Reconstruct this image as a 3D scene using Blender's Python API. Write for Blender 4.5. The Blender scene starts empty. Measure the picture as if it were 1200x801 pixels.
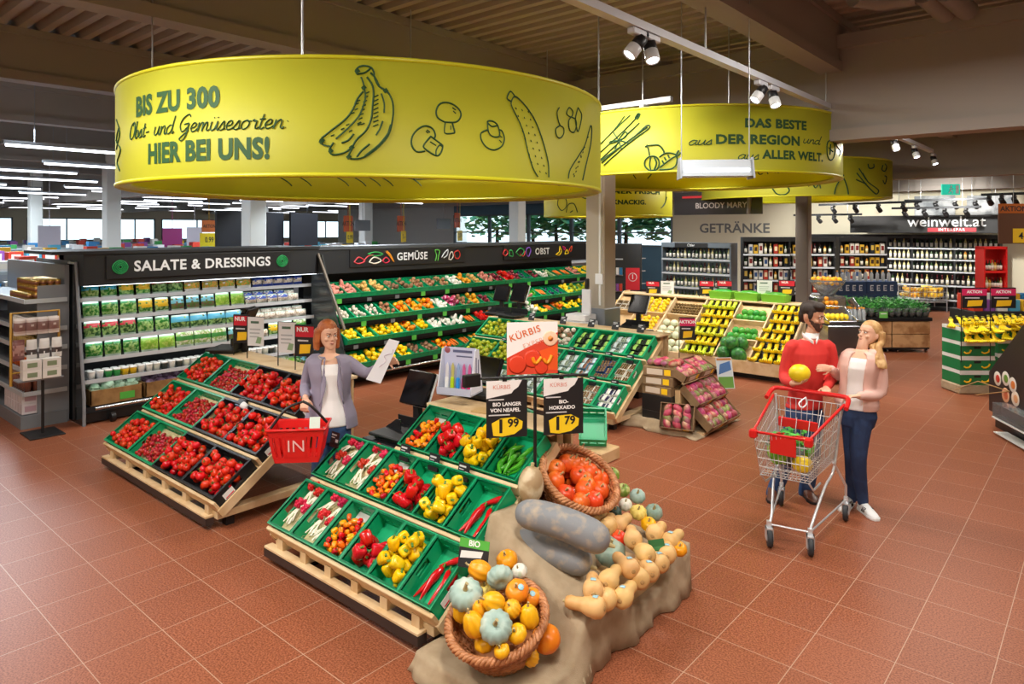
import bpy, math, random
from mathutils import Vector, Matrix, Euler
C = bpy.context.scene.collection
RND = random.Random(11)
PI = math.pi

# ------------------------------------------------------------------ camera, light, exposure
FPX, HORIZON, EYE, YAW = 810.0, 269.0, 2.45, math.radians(41.1)
cam_data = bpy.data.cameras.new('camera')
cam_data.sensor_fit = 'HORIZONTAL'
cam_data.sensor_width = 36.0
cam_data.lens = 36.0 * FPX / 1200.0
cam_data.shift_y = -(400.5 - HORIZON) / 1200.0
cam_data.clip_start = 0.05
cam_data.clip_end = 300
cam = bpy.data.objects.new('camera', cam_data)
C.objects.link(cam)
cam.location = (0, 0, EYE)
cam.rotation_euler = (PI / 2, 0, YAW)
sc = bpy.context.scene
sc.camera = cam
sc.view_settings.view_transform = 'Standard'
sc.view_settings.look = 'None'
sc.view_settings.exposure = -0.18
sc.view_settings.gamma = 1.0
sc.view_settings.use_curve_mapping = False
sc.cycles.max_bounces = 6
sc.cycles.diffuse_bounces = 3
sc.cycles.glossy_bounces = 3
sc.cycles.transmission_bounces = 6
sc.cycles.transparent_max_bounces = 8
sc.cycles.sample_clamp_indirect = 4.0

world = bpy.data.worlds.new('world')
sc.world = world
world.use_nodes = True
world.node_tree.nodes['Background'].inputs[0].default_value = (0.86, 0.94, 1.0, 1)
world.node_tree.nodes['Background'].inputs[1].default_value = 2.6

def lamp(kind, name, loc, power, color=(1, 1, 1), target=None, **kw):
 d = bpy.data.lights.new(name, kind)
 d.energy = power
 d.color = color
 for k, v in kw.items():
  setattr(d, k, v)
 o = bpy.data.objects.new(name, d)
 C.objects.link(o)
 o.location = loc
 if target is not None:
  o.rotation_euler = (Vector(target) - Vector(loc)).to_track_quat('-Z', 'Y').to_euler()
 return o

WARM = (1.0, 0.93, 0.85)
# added fill: area lamps facing down between the beams, without fixtures
for lx, ly, lw in [(-8.8, 1.2, 60), (-8.8, 6.4, 80), (-4.6, 0.4, 110), (-4.6, 6.4, 125), (-0.8, 1.6, 125), (-0.8, 6.2, 130), (3.4, 3.0, 115), (3.2, 9.0, 140), (-2.0, -2.4, 120),
     (-1.8, 11.5, 150), (-5.4, 12.2, 140), (-8.4, 11.0, 110), (-4.6, 18.5, 190), (0.8, 19.0, 190), (-10.5, 19.0, 190)]:
 lamp('AREA', 'ceiling_fill_lamp', (lx, ly, 4.3), lw, WARM, shape='RECTANGLE', size=1.6, size_y=0.3)
for lx, ly in [(-14, 3), (-14, 10), (-21, 3), (-21, 12), (-28, 6), (-28, 15)]:
 lamp('AREA', 'store_lamp', (lx, ly, 4.0), 380, (0.82, 0.92, 1.0), shape='RECTANGLE', size=3, size_y=0.4)
# track spots on the stands; spots on crate wall and back shelves added to brighten
for loc, tg, pw in [((-4.2, 0.2, 3.9), (-4.0, 3.2, 0.6), 420), ((-6.8, 0.2, 3.9), (-6.7, 3.2, 0.6), 420),
     ((-1.6, 2.0, 3.9), (-2.7, 4.0, 0.4), 320), ((-5.8, 5.2, 3.9), (-6.0, 8.0, 0.8), 380),
     ((-3.0, 5.2, 3.9), (-3.9, 8.4, 0.5), 300), ((-5.0, 9.9, 3.5), (-5.0, 12.0, 0.7), 380),
     ((-7.5, 6.8, 3.7), (-9.4, 7.6, 0.9), 650), ((-7.5, 10.6, 3.7), (-9.4, 11.4, 0.9), 650),
     ((-8.3, 4.6, 3.6), (-9.8, 4.6, 1.1), 260), ((-6.5, 20.8, 3.6), (-6.8, 24.6, 1.6), 1500), ((-3.5, 20.8, 3.6), (-3.6, 24.6, 1.6), 1500), ((-8.5, 14.2, 3.4), (-8.2, 16.6, 1.5), 500), ((-6.6, 15.8, 3.4), (-6.6, 18.8, 1.5), 400), ((-2.0, 9.3, 3.6), (-1.6, 12.6, .8), 300)]:
 lamp('SPOT', 'track_or_fill_spot', loc, pw * .5, (1.0, 0.96, 0.9), target=tg, spot_size=1.5, spot_blend=0.7, shadow_soft_size=0.09)

# ------------------------------------------------------------------ helpers
def lin(h):
 if isinstance(h, str):
  h = h.lstrip('#')
  h = [int(h[i:i + 2], 16) / 255 for i in (0, 2, 4)]
 return tuple(c / 12.92 if c <= 0.04045 else ((c + 0.055) / 1.055) ** 2.4 for c in h)

_mats = {}
def mat(name, col=None, rough=0.5, metal=0.0, var=0.0, hue=0.0, spots=None, bump=0.0, bscale=40, emit=0.0, trans=0.0, alpha=1.0, coat=0.0, sub=0.0, ior=None):
 """Principled material. var/hue: variation from piece to piece; spots = (colour, noise scale, lo, hi): mottling."""
 if name in _mats:
  return _mats[name]
 m = bpy.data.materials.new(name)
 m.use_nodes = True
 nt = m.node_tree
 b = nt.nodes['Principled BSDF']
 c = lin(col)
 b.inputs['Base Color'].default_value = (*c, 1)
 b.inputs['Roughness'].default_value = rough
 b.inputs['Metallic'].default_value = metal
 if trans:
  b.inputs['Transmission Weight'].default_value = trans
 if ior:
  b.inputs['IOR'].default_value = ior
 if alpha < 1:
  b.inputs['Alpha'].default_value = alpha
 if coat:
  b.inputs['Coat Weight'].default_value = coat
 if emit:
  b.inputs['Emission Color'].default_value = (*c, 1)
  b.inputs['Emission Strength'].default_value = emit
 out = None
 tc = None
 if spots or bump:
  tc = nt.nodes.new('ShaderNodeTexCoord')
 if spots:
  sc_, lo, hi = spots[1], spots[2], spots[3]
  n = nt.nodes.new('ShaderNodeTexNoise')
  n.inputs['Scale'].default_value = sc_
  n.inputs['Detail'].default_value = 3
  oi = nt.nodes.new('ShaderNodeObjectInfo')
  ad = nt.nodes.new('ShaderNodeVectorMath')
  ad.operation = 'ADD'
  mul = nt.nodes.new('ShaderNodeMath')
  mul.operation = 'MULTIPLY'
  mul.inputs[1].default_value = 37.0
  nt.links.new(oi.outputs['Random'], mul.inputs[0])
  nt.links.new(tc.outputs['Object'], ad.inputs[0])
  nt.links.new(mul.outputs[0], ad.inputs[1])
  nt.links.new(ad.outputs[0], n.inputs['Vector'])
  r = nt.nodes.new('ShaderNodeValToRGB')
  r.color_ramp.elements[0].position = lo
  r.color_ramp.elements[1].position = hi
  r.color_ramp.elements[0].color = (*c, 1)
  r.color_ramp.elements[1].color = (*lin(spots[0]), 1)
  nt.links.new(n.outputs['Fac'], r.inputs[0])
  out = r.outputs[0]
 if var or hue:
  oi = nt.nodes.new('ShaderNodeObjectInfo')
  hs = nt.nodes.new('ShaderNodeHueSaturation')
  mr = nt.nodes.new('ShaderNodeMapRange')
  mr.inputs['To Min'].default_value = 1 - var
  mr.inputs['To Max'].default_value = 1 + var
  mh = nt.nodes.new('ShaderNodeMapRange')
  mh.inputs['To Min'].default_value = 0.5 - hue
  mh.inputs['To Max'].default_value = 0.5 + hue
  nt.links.new(oi.outputs['Random'], mr.inputs['Value'])
  fr = nt.nodes.new('ShaderNodeMath')
  fr.operation = 'FRACT'
  m7 = nt.nodes.new('ShaderNodeMath')
  m7.operation = 'MULTIPLY'
  m7.inputs[1].default_value = 7.31
  nt.links.new(oi.outputs['Random'], m7.inputs[0])
  nt.links.new(m7.outputs[0], fr.inputs[0])
  nt.links.new(fr.outputs[0], mh.inputs['Value'])
  nt.links.new(mr.outputs[0], hs.inputs['Value'])
  nt.links.new(mh.outputs[0], hs.inputs['Hue'])
  if out is not None:
   nt.links.new(out, hs.inputs['Color'])
  else:
   hs.inputs['Color'].default_value = (*c, 1)
  out = hs.outputs[0]
 if out is not None:
  nt.links.new(out, b.inputs['Base Color'])
  if emit:
   nt.links.new(out, b.inputs['Emission Color'])
 if bump:
  n = nt.nodes.new('ShaderNodeTexNoise')
  n.inputs['Scale'].default_value = bscale
  bp = nt.nodes.new('ShaderNodeBump')
  bp.inputs['Strength'].default_value = bump
  bp.inputs['Distance'].default_value = 0.01
  nt.links.new(tc.outputs['Object'], n.inputs['Vector'])
  nt.links.new(n.outputs['Fac'], bp.inputs['Height'])
  nt.links.new(bp.outputs[0], b.inputs['Normal'])
 _mats[name] = m
 return m

def T(x=0, y=0, z=0):
 return Matrix.Translation((x, y, z))
def RX(a): return Matrix.Rotation(a, 4, 'X')
def RY(a): return Matrix.Rotation(a, 4, 'Y')
def RZ(a): return Matrix.Rotation(a, 4, 'Z')
def SC(x, y=None, z=None):
 return Matrix.Diagonal((x, x if y is None else y, x if z is None else z, 1))
def rrot(rnd=RND):
 return Euler((rnd.uniform(0, 6.28), rnd.uniform(0, 6.28), rnd.uniform(0, 6.28))).to_matrix().to_4x4()

class MB:
 """collects shapes; build() links them as one mesh object"""
 def __init__(s):
  s.v, s.f, s.mi, s.sm = [], [], [], []
 def add(s, vs, fs, m=0, smooth=False, M=None):
  o = len(s.v)
  s.v += [tuple(M @ Vector(p)) for p in vs] if M is not None else [tuple(p) for p in vs]
  for f in fs:
   s.f.append([o + i for i in f])
   s.mi.append(m)
   s.sm.append(smooth)
  return s
 def box(s, x0, y0, z0, x1, y1, z1, m=0, M=None):
  vs = [(x0, y0, z0), (x1, y0, z0), (x1, y1, z0), (x0, y1, z0), (x0, y0, z1), (x1, y0, z1), (x1, y1, z1), (x0, y1, z1)]
  return s.add(vs, [(0, 3, 2, 1), (4, 5, 6, 7), (0, 1, 5, 4), (1, 2, 6, 5), (2, 3, 7, 6), (3, 0, 4, 7)], m, False, M)
 def cbox(s, x0, y0, z0, x1, y1, z1, b=0.005, m=0, M=None, smooth=False):
  """box with chamfered edges"""
  b = min(b, (x1 - x0) * .45, (y1 - y0) * .45, (z1 - z0) * .45)
  X, Y, Z = (x0, x1), (y0, y1), (z0, z1)
  vs, ix = [], {}
  for i in (0, 1):
   for j in (0, 1):
    for k in (0, 1):
     x, y, z = X[i], Y[j], Z[k]
     dx, dy, dz = (b, -b)[i], (b, -b)[j], (b, -b)[k]
     for ax, p in enumerate(((x, y + dy, z + dz), (x + dx, y, z + dz), (x + dx, y + dy, z))):
      ix[i, j, k, ax] = len(vs)
      vs.append(p)
  fs = []
  for i in (0, 1):
   q = [ix[i, 0, 0, 0], ix[i, 1, 0, 0], ix[i, 1, 1, 0], ix[i, 0, 1, 0]]
   fs.append(q if i else q[::-1])
   q = [ix[0, i, 0, 1], ix[0, i, 1, 1], ix[1, i, 1, 1], ix[1, i, 0, 1]]
   fs.append(q if i else q[::-1])
   q = [ix[0, 0, i, 2], ix[1, 0, i, 2], ix[1, 1, i, 2], ix[0, 1, i, 2]]
   fs.append(q if i else q[::-1])
  for i in (0, 1):
   for j in (0, 1):
    def fix(q, flip): fs.append(q[::-1] if flip else q)
    fix([ix[i, j, 0, 0], ix[i, j, 1, 0], ix[i, j, 1, 1], ix[i, j, 0, 1]], (i + j) % 2 == 1)
    fix([ix[i, 0, j, 0], ix[i, 1, j, 0], ix[i, 1, j, 2], ix[i, 0, j, 2]], (i + j) % 2 == 0)
    fix([ix[0, i, j, 1], ix[1, i, j, 1], ix[1, i, j, 2], ix[0, i, j, 2]], (i + j) % 2 == 1)
    for k in (0, 1):
     q = [ix[i, j, k, 0], ix[i, j, k, 1], ix[i, j, k, 2]]
     fs.append(q if (i + j + k) % 2 == 1 else q[::-1])
  return s.add(vs, fs, m, smooth, M)
 def tube(s, pts, r, n=6, m=0, M=None, caps=True, closed=False, smooth=True):
  pts = [Vector(p) for p in pts]
  k = len(pts)
  rs = [r] * k if not isinstance(r, (list, tuple)) else list(r)
  vs, fs = [], []
  up = None
  for i in range(k):
   if closed:
    t = pts[(i + 1) % k] - pts[i - 1]
   else:
    t = pts[min(i + 1, k - 1)] - pts[max(i - 1, 0)]
   if t.length < 1e-9:
    t = Vector((0, 0, 1))
   t.normalize()
   if up is None:
    up = Vector((0, 0, 1)) if abs(t.z) < 0.9 else Vector((1, 0, 0))
   a = up - t * up.dot(t)
   if a.length < 1e-5:
    a = t.orthogonal()
   a.normalize()
   up = a
   b = t.cross(a)
   for j in range(n):
    w = 2 * PI * j / n
    vs.append(pts[i] + (a * math.cos(w) + b * math.sin(w)) * rs[i])
  for i in range(k if closed else k - 1):
   for j in range(n):
    p, q = i * n, ((i + 1) % k) * n
    fs.append((p + j, p + (j + 1) % n, q + (j + 1) % n, q + j))
  s.add(vs, fs, m, smooth, M)
  if caps and not closed:
   s.add(vs[:n], [tuple(range(n))[::-1]], m, False, M)
   s.add(vs[-n:], [tuple(range(n))], m, False, M)
  return s
 def lathe(s, prof, n=16, m=0, M=None, smooth=True, fn=None):
  """prof [(r, z)] turned about z; fn(theta, t) scales the radius"""
  vs, fs = [], []
  k = len(prof)
  for i, (r, z) in enumerate(prof):
   for j in range(n):
    w = 2 * PI * j / n
    q = r * (fn(w, i / (k - 1)) if fn else 1)
    vs.append((q * math.cos(w), q * math.sin(w), z))
  for i in range(k - 1):
   for j in range(n):
    fs.append((i * n + j, i * n + (j + 1) % n, (i + 1) * n + (j + 1) % n, (i + 1) * n + j))
  if prof[0][0] > 1e-6:
   fs.append(tuple(range(n))[::-1])
  if prof[-1][0] > 1e-6:
   fs.append(tuple((k - 1) * n + j for j in range(n)))
  return s.add(vs, fs, m, smooth, M)
 def ell(s, c, r, n=12, k=8, m=0, M=None):
  r = (r, r, r) if not isinstance(r, (tuple, list)) else r
  prof = [(math.sin(PI * i / k), -math.cos(PI * i / k)) for i in range(k + 1)]
  prof[0] = (0, -1); prof[-1] = (0, 1)
  L = T(*c) @ SC(*r)
  return s.lathe(prof, n, m, (M @ L) if M is not None else L)
 def prism(s, out, z0, z1, m=0, M=None, smooth=False):
  n = len(out)
  a = sum(out[i][0] * out[(i + 1) % n][1] - out[(i + 1) % n][0] * out[i][1] for i in range(n))
  if a < 0:
   out = out[::-1]
  vs = [(x, y, z0) for x, y in out] + [(x, y, z1) for x, y in out]
  fs = [tuple(range(n))[::-1], tuple(range(n, 2 * n))] + [(i, (i + 1) % n, n + (i + 1) % n, n + i) for i in range(n)]
  return s.add(vs, fs, m, smooth, M)
 def loft(s, rings, m=0, M=None, cap=True, smooth=True):
  n = len(rings[0])
  vs = [p for r in rings for p in r]
  fs = [(i * n + j, i * n + (j + 1) % n, (i + 1) * n + (j + 1) % n, (i + 1) * n + j) for i in range(len(rings) - 1) for j in range(n)]
  if cap:
   fs.append(tuple(range(n))[::-1])
   fs.append(tuple((len(rings) - 1) * n + j for j in range(n)))
  return s.add(vs, fs, m, smooth, M)
 def sheet(s, fn, nu, nv, m=0, M=None, th=0.0, smooth=True):
  """surface fn(u, v) -> point; with a thickness th it becomes a closed slab"""
  g = [[Vector(fn(i / nu, j / nv)) for j in range(nv + 1)] for i in range(nu + 1)]
  w = nv + 1
  vs = [p for row in g for p in row]
  fs = [(i * w + j, (i + 1) * w + j, (i + 1) * w + j + 1, i * w + j + 1) for i in range(nu) for j in range(nv)]
  if th:
   low = []
   for i in range(nu + 1):
    for j in range(nv + 1):
     a = g[min(i + 1, nu)][j] - g[max(i - 1, 0)][j]
     b = g[i][min(j + 1, nv)] - g[i][max(j - 1, 0)]
     nn = a.cross(b)
     if nn.length > 1e-9:
      nn.normalize()
     low.append(g[i][j] - nn * th)
   o = len(vs)
   vs = vs + low
   fs += [tuple(o + q for q in f[::-1]) for f in fs]
   edge = [(i, 0) for i in range(nu + 1)] + [(nu, j) for j in range(1, nv + 1)] + [(i, nv) for i in range(nu - 1, -1, -1)] + [(0, j) for j in range(nv - 1, 0, -1)]
   e = [i * w + j for i, j in edge]
   for q in range(len(e)):
    a, b = e[q], e[(q + 1) % len(e)]
    fs.append((b, a, o + a, o + b))
  return s.add(vs, fs, m, smooth, M)
 def mesh(s, name, mats):
  me = bpy.data.meshes.new(name)
  me.from_pydata(s.v, [], s.f)
  for x in (mats if isinstance(mats, (list, tuple)) else [mats]):
   me.materials.append(x)
  me.polygons.foreach_set('material_index', s.mi)
  me.polygons.foreach_set('use_smooth', s.sm)
  me.update()
  return me
 def build(s, name, mats, parent=None, M=None):
  return put(name, s.mesh(name, mats), parent, M)

def put(name, me, parent=None, M=None):
 o = bpy.data.objects.new(name, me)
 C.objects.link(o)
 if parent is not None:
  o.parent = parent
 if M is not None:
  o.matrix_local = M if parent is not None else M
 return o

def tag(o, label, cat, group=None, kind=None):
 o['label'] = label
 o['category'] = cat
 if group:
  o['group'] = group
 if kind:
  o['kind'] = kind
 return o

def thing(name, label, cat, M=None, group=None):
 o = bpy.data.objects.new(name, None)
 o.empty_display_size = 0.1
 C.objects.link(o)
 if M is not None:
  o.matrix_local = M
 return tag(o, label, cat, group)

def struct(o):
 o['kind'] = 'structure'
 return o

class Proto:
 """a kind of thing: its mesh, and meshes of the parts that ride on it"""
 def __init__(s, name, cat, mesh, parts=()):
  s.name, s.cat, s.mesh, s.parts = name, cat, mesh, parts
 def spawn(s, M, label, group=None, parts=True):
  o = bpy.data.objects.new(s.name, s.mesh)
  C.objects.link(o)
  o.matrix_local = M
  tag(o, label, s.cat, group)
  if parts:
   for pn, pm in s.parts:
    p = bpy.data.objects.new(pn, pm)
    C.objects.link(p)
    p.parent = o
  return o

ORD = ['first', 'second', 'third', 'fourth', 'fifth', 'sixth', 'seventh', 'eighth', 'ninth', 'tenth', 'eleventh', 'twelfth', 'thirteenth', 'fourteenth', 'fifteenth', 'sixteenth', 'seventeenth', 'eighteenth', 'nineteenth', 'twentieth'] + ['%dth' % k for k in range(21, 80)]

def text_mesh(txt, size, bold=0.0, shear=0.0, align='CENTER', space=1.0, thick=0.0, xs=1.0):
 """lettering as a mesh in the xy plane, centred on the origin vertically by its cap height"""
 cu = bpy.data.curves.new('lettering', 'FONT')
 cu.body = txt
 cu.size = size
 cu.offset = bold * size
 cu.shear = shear
 cu.align_x = align
 cu.align_y = 'CENTER'
 cu.space_character = space
 cu.extrude = thick
 cu.resolution_u = 3
 o = bpy.data.objects.new('lettering', cu)
 me = bpy.data.meshes.new_from_object(o)
 bpy.data.objects.remove(o)
 bpy.data.curves.remove(cu)
 vs = [(v.co.x * xs, v.co.y, v.co.z) for v in me.vertices]
 fs = [tuple(p.vertices) for p in me.polygons]
 bpy.data.meshes.remove(me)
 return vs, fs

def letter(mb, txt, size, M, m=0, **kw):
 vs, fs = text_mesh(txt, size, **kw)
 mb.add(vs, fs, m, False, M)
 return mb

def face(origin, right, up):
 """matrix whose x is right, y is up, z faces out of a surface"""
 r, u = Vector(right).normalized(), Vector(up).normalized()
 n = r.cross(u)
 M = Matrix.Identity(4)
 for i in range(3):
  M[i][0], M[i][1], M[i][2], M[i][3] = r[i], u[i], n[i], origin[i]
 return M

CY, SY = math.cos(YAW), math.sin(YAW)
def ray(px, py):
 X, Z = (px - 600) / FPX, 1.0
 return Vector((CY * X - SY * Z, SY * X + CY * Z, -(py - HORIZON) / FPX))
def on_z(px, py, z):
 r = ray(px, py)
 t = (z - EYE) / r.z
 return Vector((r.x * t, r.y * t, z))
def on_x(px, py, x):
 r = ray(px, py)
 t = x / r.x
 return Vector((x, r.y * t, EYE + r.z * t))
def on_y(px, py, y):
 r = ray(px, py)
 t = y / r.y
 return Vector((r.x * t, y, EYE + r.z * t))
def arc(pts, n=8):
 """smooth (Catmull-Rom) polyline through 2D or 3D points"""
 p = [Vector(q) for q in pts]
 out = []
 for i in range(len(p) - 1):
  a, b, c, d = p[max(i - 1, 0)], p[i], p[i + 1], p[min(i + 2, len(p) - 1)]
  for k in range(n):
   t = k / n
   out.append(0.5 * ((2 * b) + (c - a) * t + (2 * a - 5 * b + 4 * c - d) * t * t + (3 * b - a - 3 * c + d) * t ** 3))
 out.append(p[-1])
 return out

# ------------------------------------------------------------------ common materials
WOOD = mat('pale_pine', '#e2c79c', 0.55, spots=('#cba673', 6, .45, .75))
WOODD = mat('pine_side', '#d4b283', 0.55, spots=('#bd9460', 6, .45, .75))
BLACK = mat('black_plastic', '#17181a', 0.45)
DARKM = mat('dark_metal', '#26282b', 0.4, metal=.6)
GREYM = mat('grey_paint', '#8b9097', 0.45)
STEEL = mat('steel', '#c4c9d0', 0.22, metal=1)
WHITE = mat('white_paint', '#eef0f0', 0.5)
PAPER = mat('white_card', '#f3f3f1', 0.6)
GREEN = mat('green_crate_plastic', '#08a56c', 0.38, var=.06)
BCRATE = mat('black_crate_plastic', '#1d1e20', 0.4)
RED = mat('red_plastic', '#d8201f', 0.3)
REDSIGN = mat('red_sign', '#d22433', 0.5)
YSIGN = mat('yellow_sign', '#ffd21e', 0.5)
GSIGN = mat('green_sign', '#57b947', 0.5)
INK = mat('black_ink', '#1a1b1c', 0.6)
STEMG = mat('green_stem', '#5d8a35', 0.6, var=.15)
# ------------------------------------------------------------------ setting
# floor: square terracotta tiles with pale joints
def floor_material():
 m = bpy.data.materials.new('terracotta_tiles')
 m.use_nodes = True
 nt = m.node_tree
 b = nt.nodes['Principled BSDF']
 tc = nt.nodes.new('ShaderNodeTexCoord')
 sx = nt.nodes.new('ShaderNodeSeparateXYZ')
 nt.links.new(tc.outputs['Object'], sx.inputs[0])
 S = 0.4323
 def joint(sock, off):
  a = nt.nodes.new('ShaderNodeMath'); a.operation = 'SUBTRACT'; a.inputs[1].default_value = off
  d = nt.nodes.new('ShaderNodeMath'); d.operation = 'DIVIDE'; d.inputs[1].default_value = S
  f = nt.nodes.new('ShaderNodeMath'); f.operation = 'FLOORED_MODULO'; f.inputs[1].default_value = 1.0
  h = nt.nodes.new('ShaderNodeMath'); h.operation = 'SUBTRACT'; h.inputs[1].default_value = 0.5
  ab = nt.nodes.new('ShaderNodeMath'); ab.operation = 'ABSOLUTE'
  g = nt.nodes.new('ShaderNodeMath'); g.operation = 'GREATER_THAN'; g.inputs[1].default_value = 0.5 - 0.0055
  fl = nt.nodes.new('ShaderNodeMath'); fl.operation = 'FLOOR'
  nt.links.new(sock, a.inputs[0]); nt.links.new(a.outputs[0], d.inputs[0]); nt.links.new(d.outputs[0], f.inputs[0])
  nt.links.new(d.outputs[0], fl.inputs[0])
  nt.links.new(f.outputs[0], h.inputs[0]); nt.links.new(h.outputs[0], ab.inputs[0]); nt.links.new(ab.outputs[0], g.inputs[0])
  return g.outputs[0], fl.outputs[0]
 jx, cx = joint(sx.outputs[0], -2.667)
 jy, cy = joint(sx.outputs[1], 1.3506)
 mx = nt.nodes.new('ShaderNodeMath'); mx.operation = 'MAXIMUM'
 nt.links.new(jx, mx.inputs[0]); nt.links.new(jy, mx.inputs[1])
 cb = nt.nodes.new('ShaderNodeCombineXYZ')
 nt.links.new(cx, cb.inputs[0]); nt.links.new(cy, cb.inputs[1])
 wn = nt.nodes.new('ShaderNodeTexWhiteNoise'); wn.noise_dimensions = '2D'
 nt.links.new(cb.outputs[0], wn.inputs['Vector'])
 n1 = nt.nodes.new('ShaderNodeTexNoise'); n1.inputs['Scale'].default_value = 95; n1.inputs['Detail'].default_value = 2
 nt.links.new(tc.outputs['Object'], n1.inputs['Vector'])
 r1 = nt.nodes.new('ShaderNodeValToRGB')
 r1.color_ramp.elements[0].position = .36; r1.color_ramp.elements[1].position = .62
 r1.color_ramp.elements[0].color = (*lin('#784027'), 1); r1.color_ramp.elements[1].color = (*lin('#a26245'), 1)
 nt.links.new(n1.outputs['Fac'], r1.inputs[0])
 hs = nt.nodes.new('ShaderNodeHueSaturation')
 mr = nt.nodes.new('ShaderNodeMapRange'); mr.inputs['To Min'].default_value = .95; mr.inputs['To Max'].default_value = 1.05
 nt.links.new(wn.outputs['Value'], mr.inputs['Value']); nt.links.new(mr.outputs[0], hs.inputs['Value']); nt.links.new(r1.outputs[0], hs.inputs['Color'])
 mix = nt.nodes.new('ShaderNodeMix'); mix.data_type = 'RGBA'
 nt.links.new(mx.outputs[0], mix.inputs[0]); nt.links.new(hs.outputs[0], mix.inputs[6])
 mix.inputs[7].default_value = (*lin('#b6957e'), 1)
 nt.links.new(mix.outputs[2], b.inputs['Base Color'])
 b.inputs['Roughness'].default_value = 0.42
 b.inputs['Specular IOR Level'].default_value = 0.28
 return m
struct(MB().box(-52, -4, -0.05, 8, 38, 0).build('floor', floor_material()))

DECK = mat('ceiling_deck', '#a79d90', 0.7)
BEAM = mat('beam_paint', '#98918a', 0.7)
# ceiling: corrugated deck, ridges along x
out = []
y = -4.0
while y < 25:
 out += [(y, 5.02), (y + .09, 5.02), (y + .12, 5.12), (y + .21, 5.12)]
 y += 0.24
vs, fs = [], []
for yy, z in out:
 vs += [(-52, yy, z), (8, yy, z)]
for i in range(len(out) - 1):
 fs.append((2 * i, 2 * i + 1, 2 * i + 3, 2 * i + 2))
struct(MB().add(vs, fs).build('ceiling', DECK))
struct(MB().box(-52, 25.2, 5.02, -36, 38, 5.15).build('ceiling_rear', DECK))
struct(MB().box(-52, -4, 5.16, 8, 25.3, 5.25).build('ceiling_slab', BEAM))
def beam(name, mb):
 return struct(mb.build(name, BEAM))
for i, bx in enumerate((1.4, -2.6, -6.6, -10.6, -14.6, -18.6, -22.6, -26.6, -30.6, -34.6, -38.6, -42.6, -46.6)):
 mb = MB()
 ye = 25 if bx > -36 else 36
 mb.box(bx - .13, -4, 4.35, bx + .13, ye, 4.47).box(bx - .09, -4, 4.47, bx + .09, ye, 4.93).box(bx - .13, -4, 4.93, bx + .13, ye, 5.02)
 beam('beam_%d' % i, mb)
for i, (gy, zb) in enumerate(((9.0, 3.52), (17.0, 3.55), (23.5, 3.6))):
 mb = MB()
 mb.box(-50, gy - .17, zb, 8, gy + .17, zb + .14).box(-50, gy - .12, zb + .14, 8, gy + .12, 4.62).box(-50, gy - .2, 4.62, 8, gy + .2, 4.78)
 beam('girder_%d' % i, mb)

CREAM = mat('cream_wall', '#e9e3c9', 0.7)
WALLW = mat('white_wall', '#e4e6e2', 0.7)
BLUEF = mat('blue_grey_facade', '#5a7f96', 0.5)
FRAME = mat('window_frame_grey', '#6c7880', 0.5)
# back wall (y = 25) with the windows to the trees, side wall far to the left
WBX = ((-14.3, -13.2), (-25.5, -14.3))
struct(MB().box(-13.3, 25, 0, 8, 25.2, 5).build('wall_back', CREAM))
struct(MB().box(-36, 25, 0, -25.8, 25.2, 5).build('wall_back_white', WALLW))
mb = MB().box(-25.8, 25, 0, -13.3, 25.2, 1.75).box(-25.8, 25, 3.2, -13.3, 25.2, 5)
struct(mb.build('wall_back_windows', BLUEF))
n_win = 0
GLASS = mat('window_glass', '#dfeef2', 0.02, trans=1.0, ior=1.02)
def window(x0, x1, z0, z1, y=25.0):
 global n_win
 n_win += 1
 w = struct(MB().box(x0, y - .03, z0, x1, y + .1, z0 + .07).box(x0, y - .03, z1 - .07, x1, y + .1, z1)
    .box(x0, y - .03, z0, x0 + .07, y + .1, z1).box(x1 - .07, y - .03, z0, x1, y + .1, z1).box(x0, y - .02, z0 + .55, x1, y + .08, z0 + .6).build('window_%d' % n_win, FRAME))
 MB().box(x0 + .07, y + .02, z0 + .07, x1 - .07, y + .03, z1 - .07).build('pane', GLASS, w)
for k in range(5):
 window(-25.8 + 2.5 * k, -25.8 + 2.5 * (k + 1), 1.75, 3.2)
# left wall with the wide windows
mb = MB().box(-50.2, -4, 0, -50, 36, 1.75).box(-50.2, -4, 3.2, -50, 36, 5)
for a, b in ((-4, 5), (11.6, 12.3), (16.6, 17.2), (19.8, 20.2), (25.2, 26), (31, 31.6), (35.4, 36)):
 mb.box(-50.2, a, 1.75, -50, b, 3.2)
struct(mb.build('wall_left', CREAM))
struct(MB().box(-50, 36, 0, -36, 36.2, 5).build('wall_far', WALLW))
struct(MB().box(-36.1, 25.2, 0, -36, 36, 5).build('wall_return', WALLW))
for a, b in ((5, 11.6), (12.3, 16.6), (17.2, 19.8), (20.2, 25.2), (26, 31), (31.6, 35.4)):
 n_win += 1
 w = struct(MB().box(-50.1, a, 1.75, -49.97, b, 1.82).box(-50.1, a, 3.13, -49.97, b, 3.2).box(-50.1, a, 1.75, -49.97, a + .07, 3.2).box(-50.1, b - .07, 1.75, -49.97, b, 3.2)
    .box(-50.1, (a + b) / 2 - .03, 1.75, -49.97, (a + b) / 2 + .03, 3.2).build('window_%d' % n_win, FRAME))
 MB().box(-50.06, a + .07, 1.82, -50.05, b - .07, 3.13).build('pane', GLASS, w)

struct(MB().box(-50, -4.2, 0, 8, -4, 5).build('wall_front', CREAM))
struct(MB().box(8, -4, 0, 8.2, 25, 5).build('wall_right', CREAM))
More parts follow.
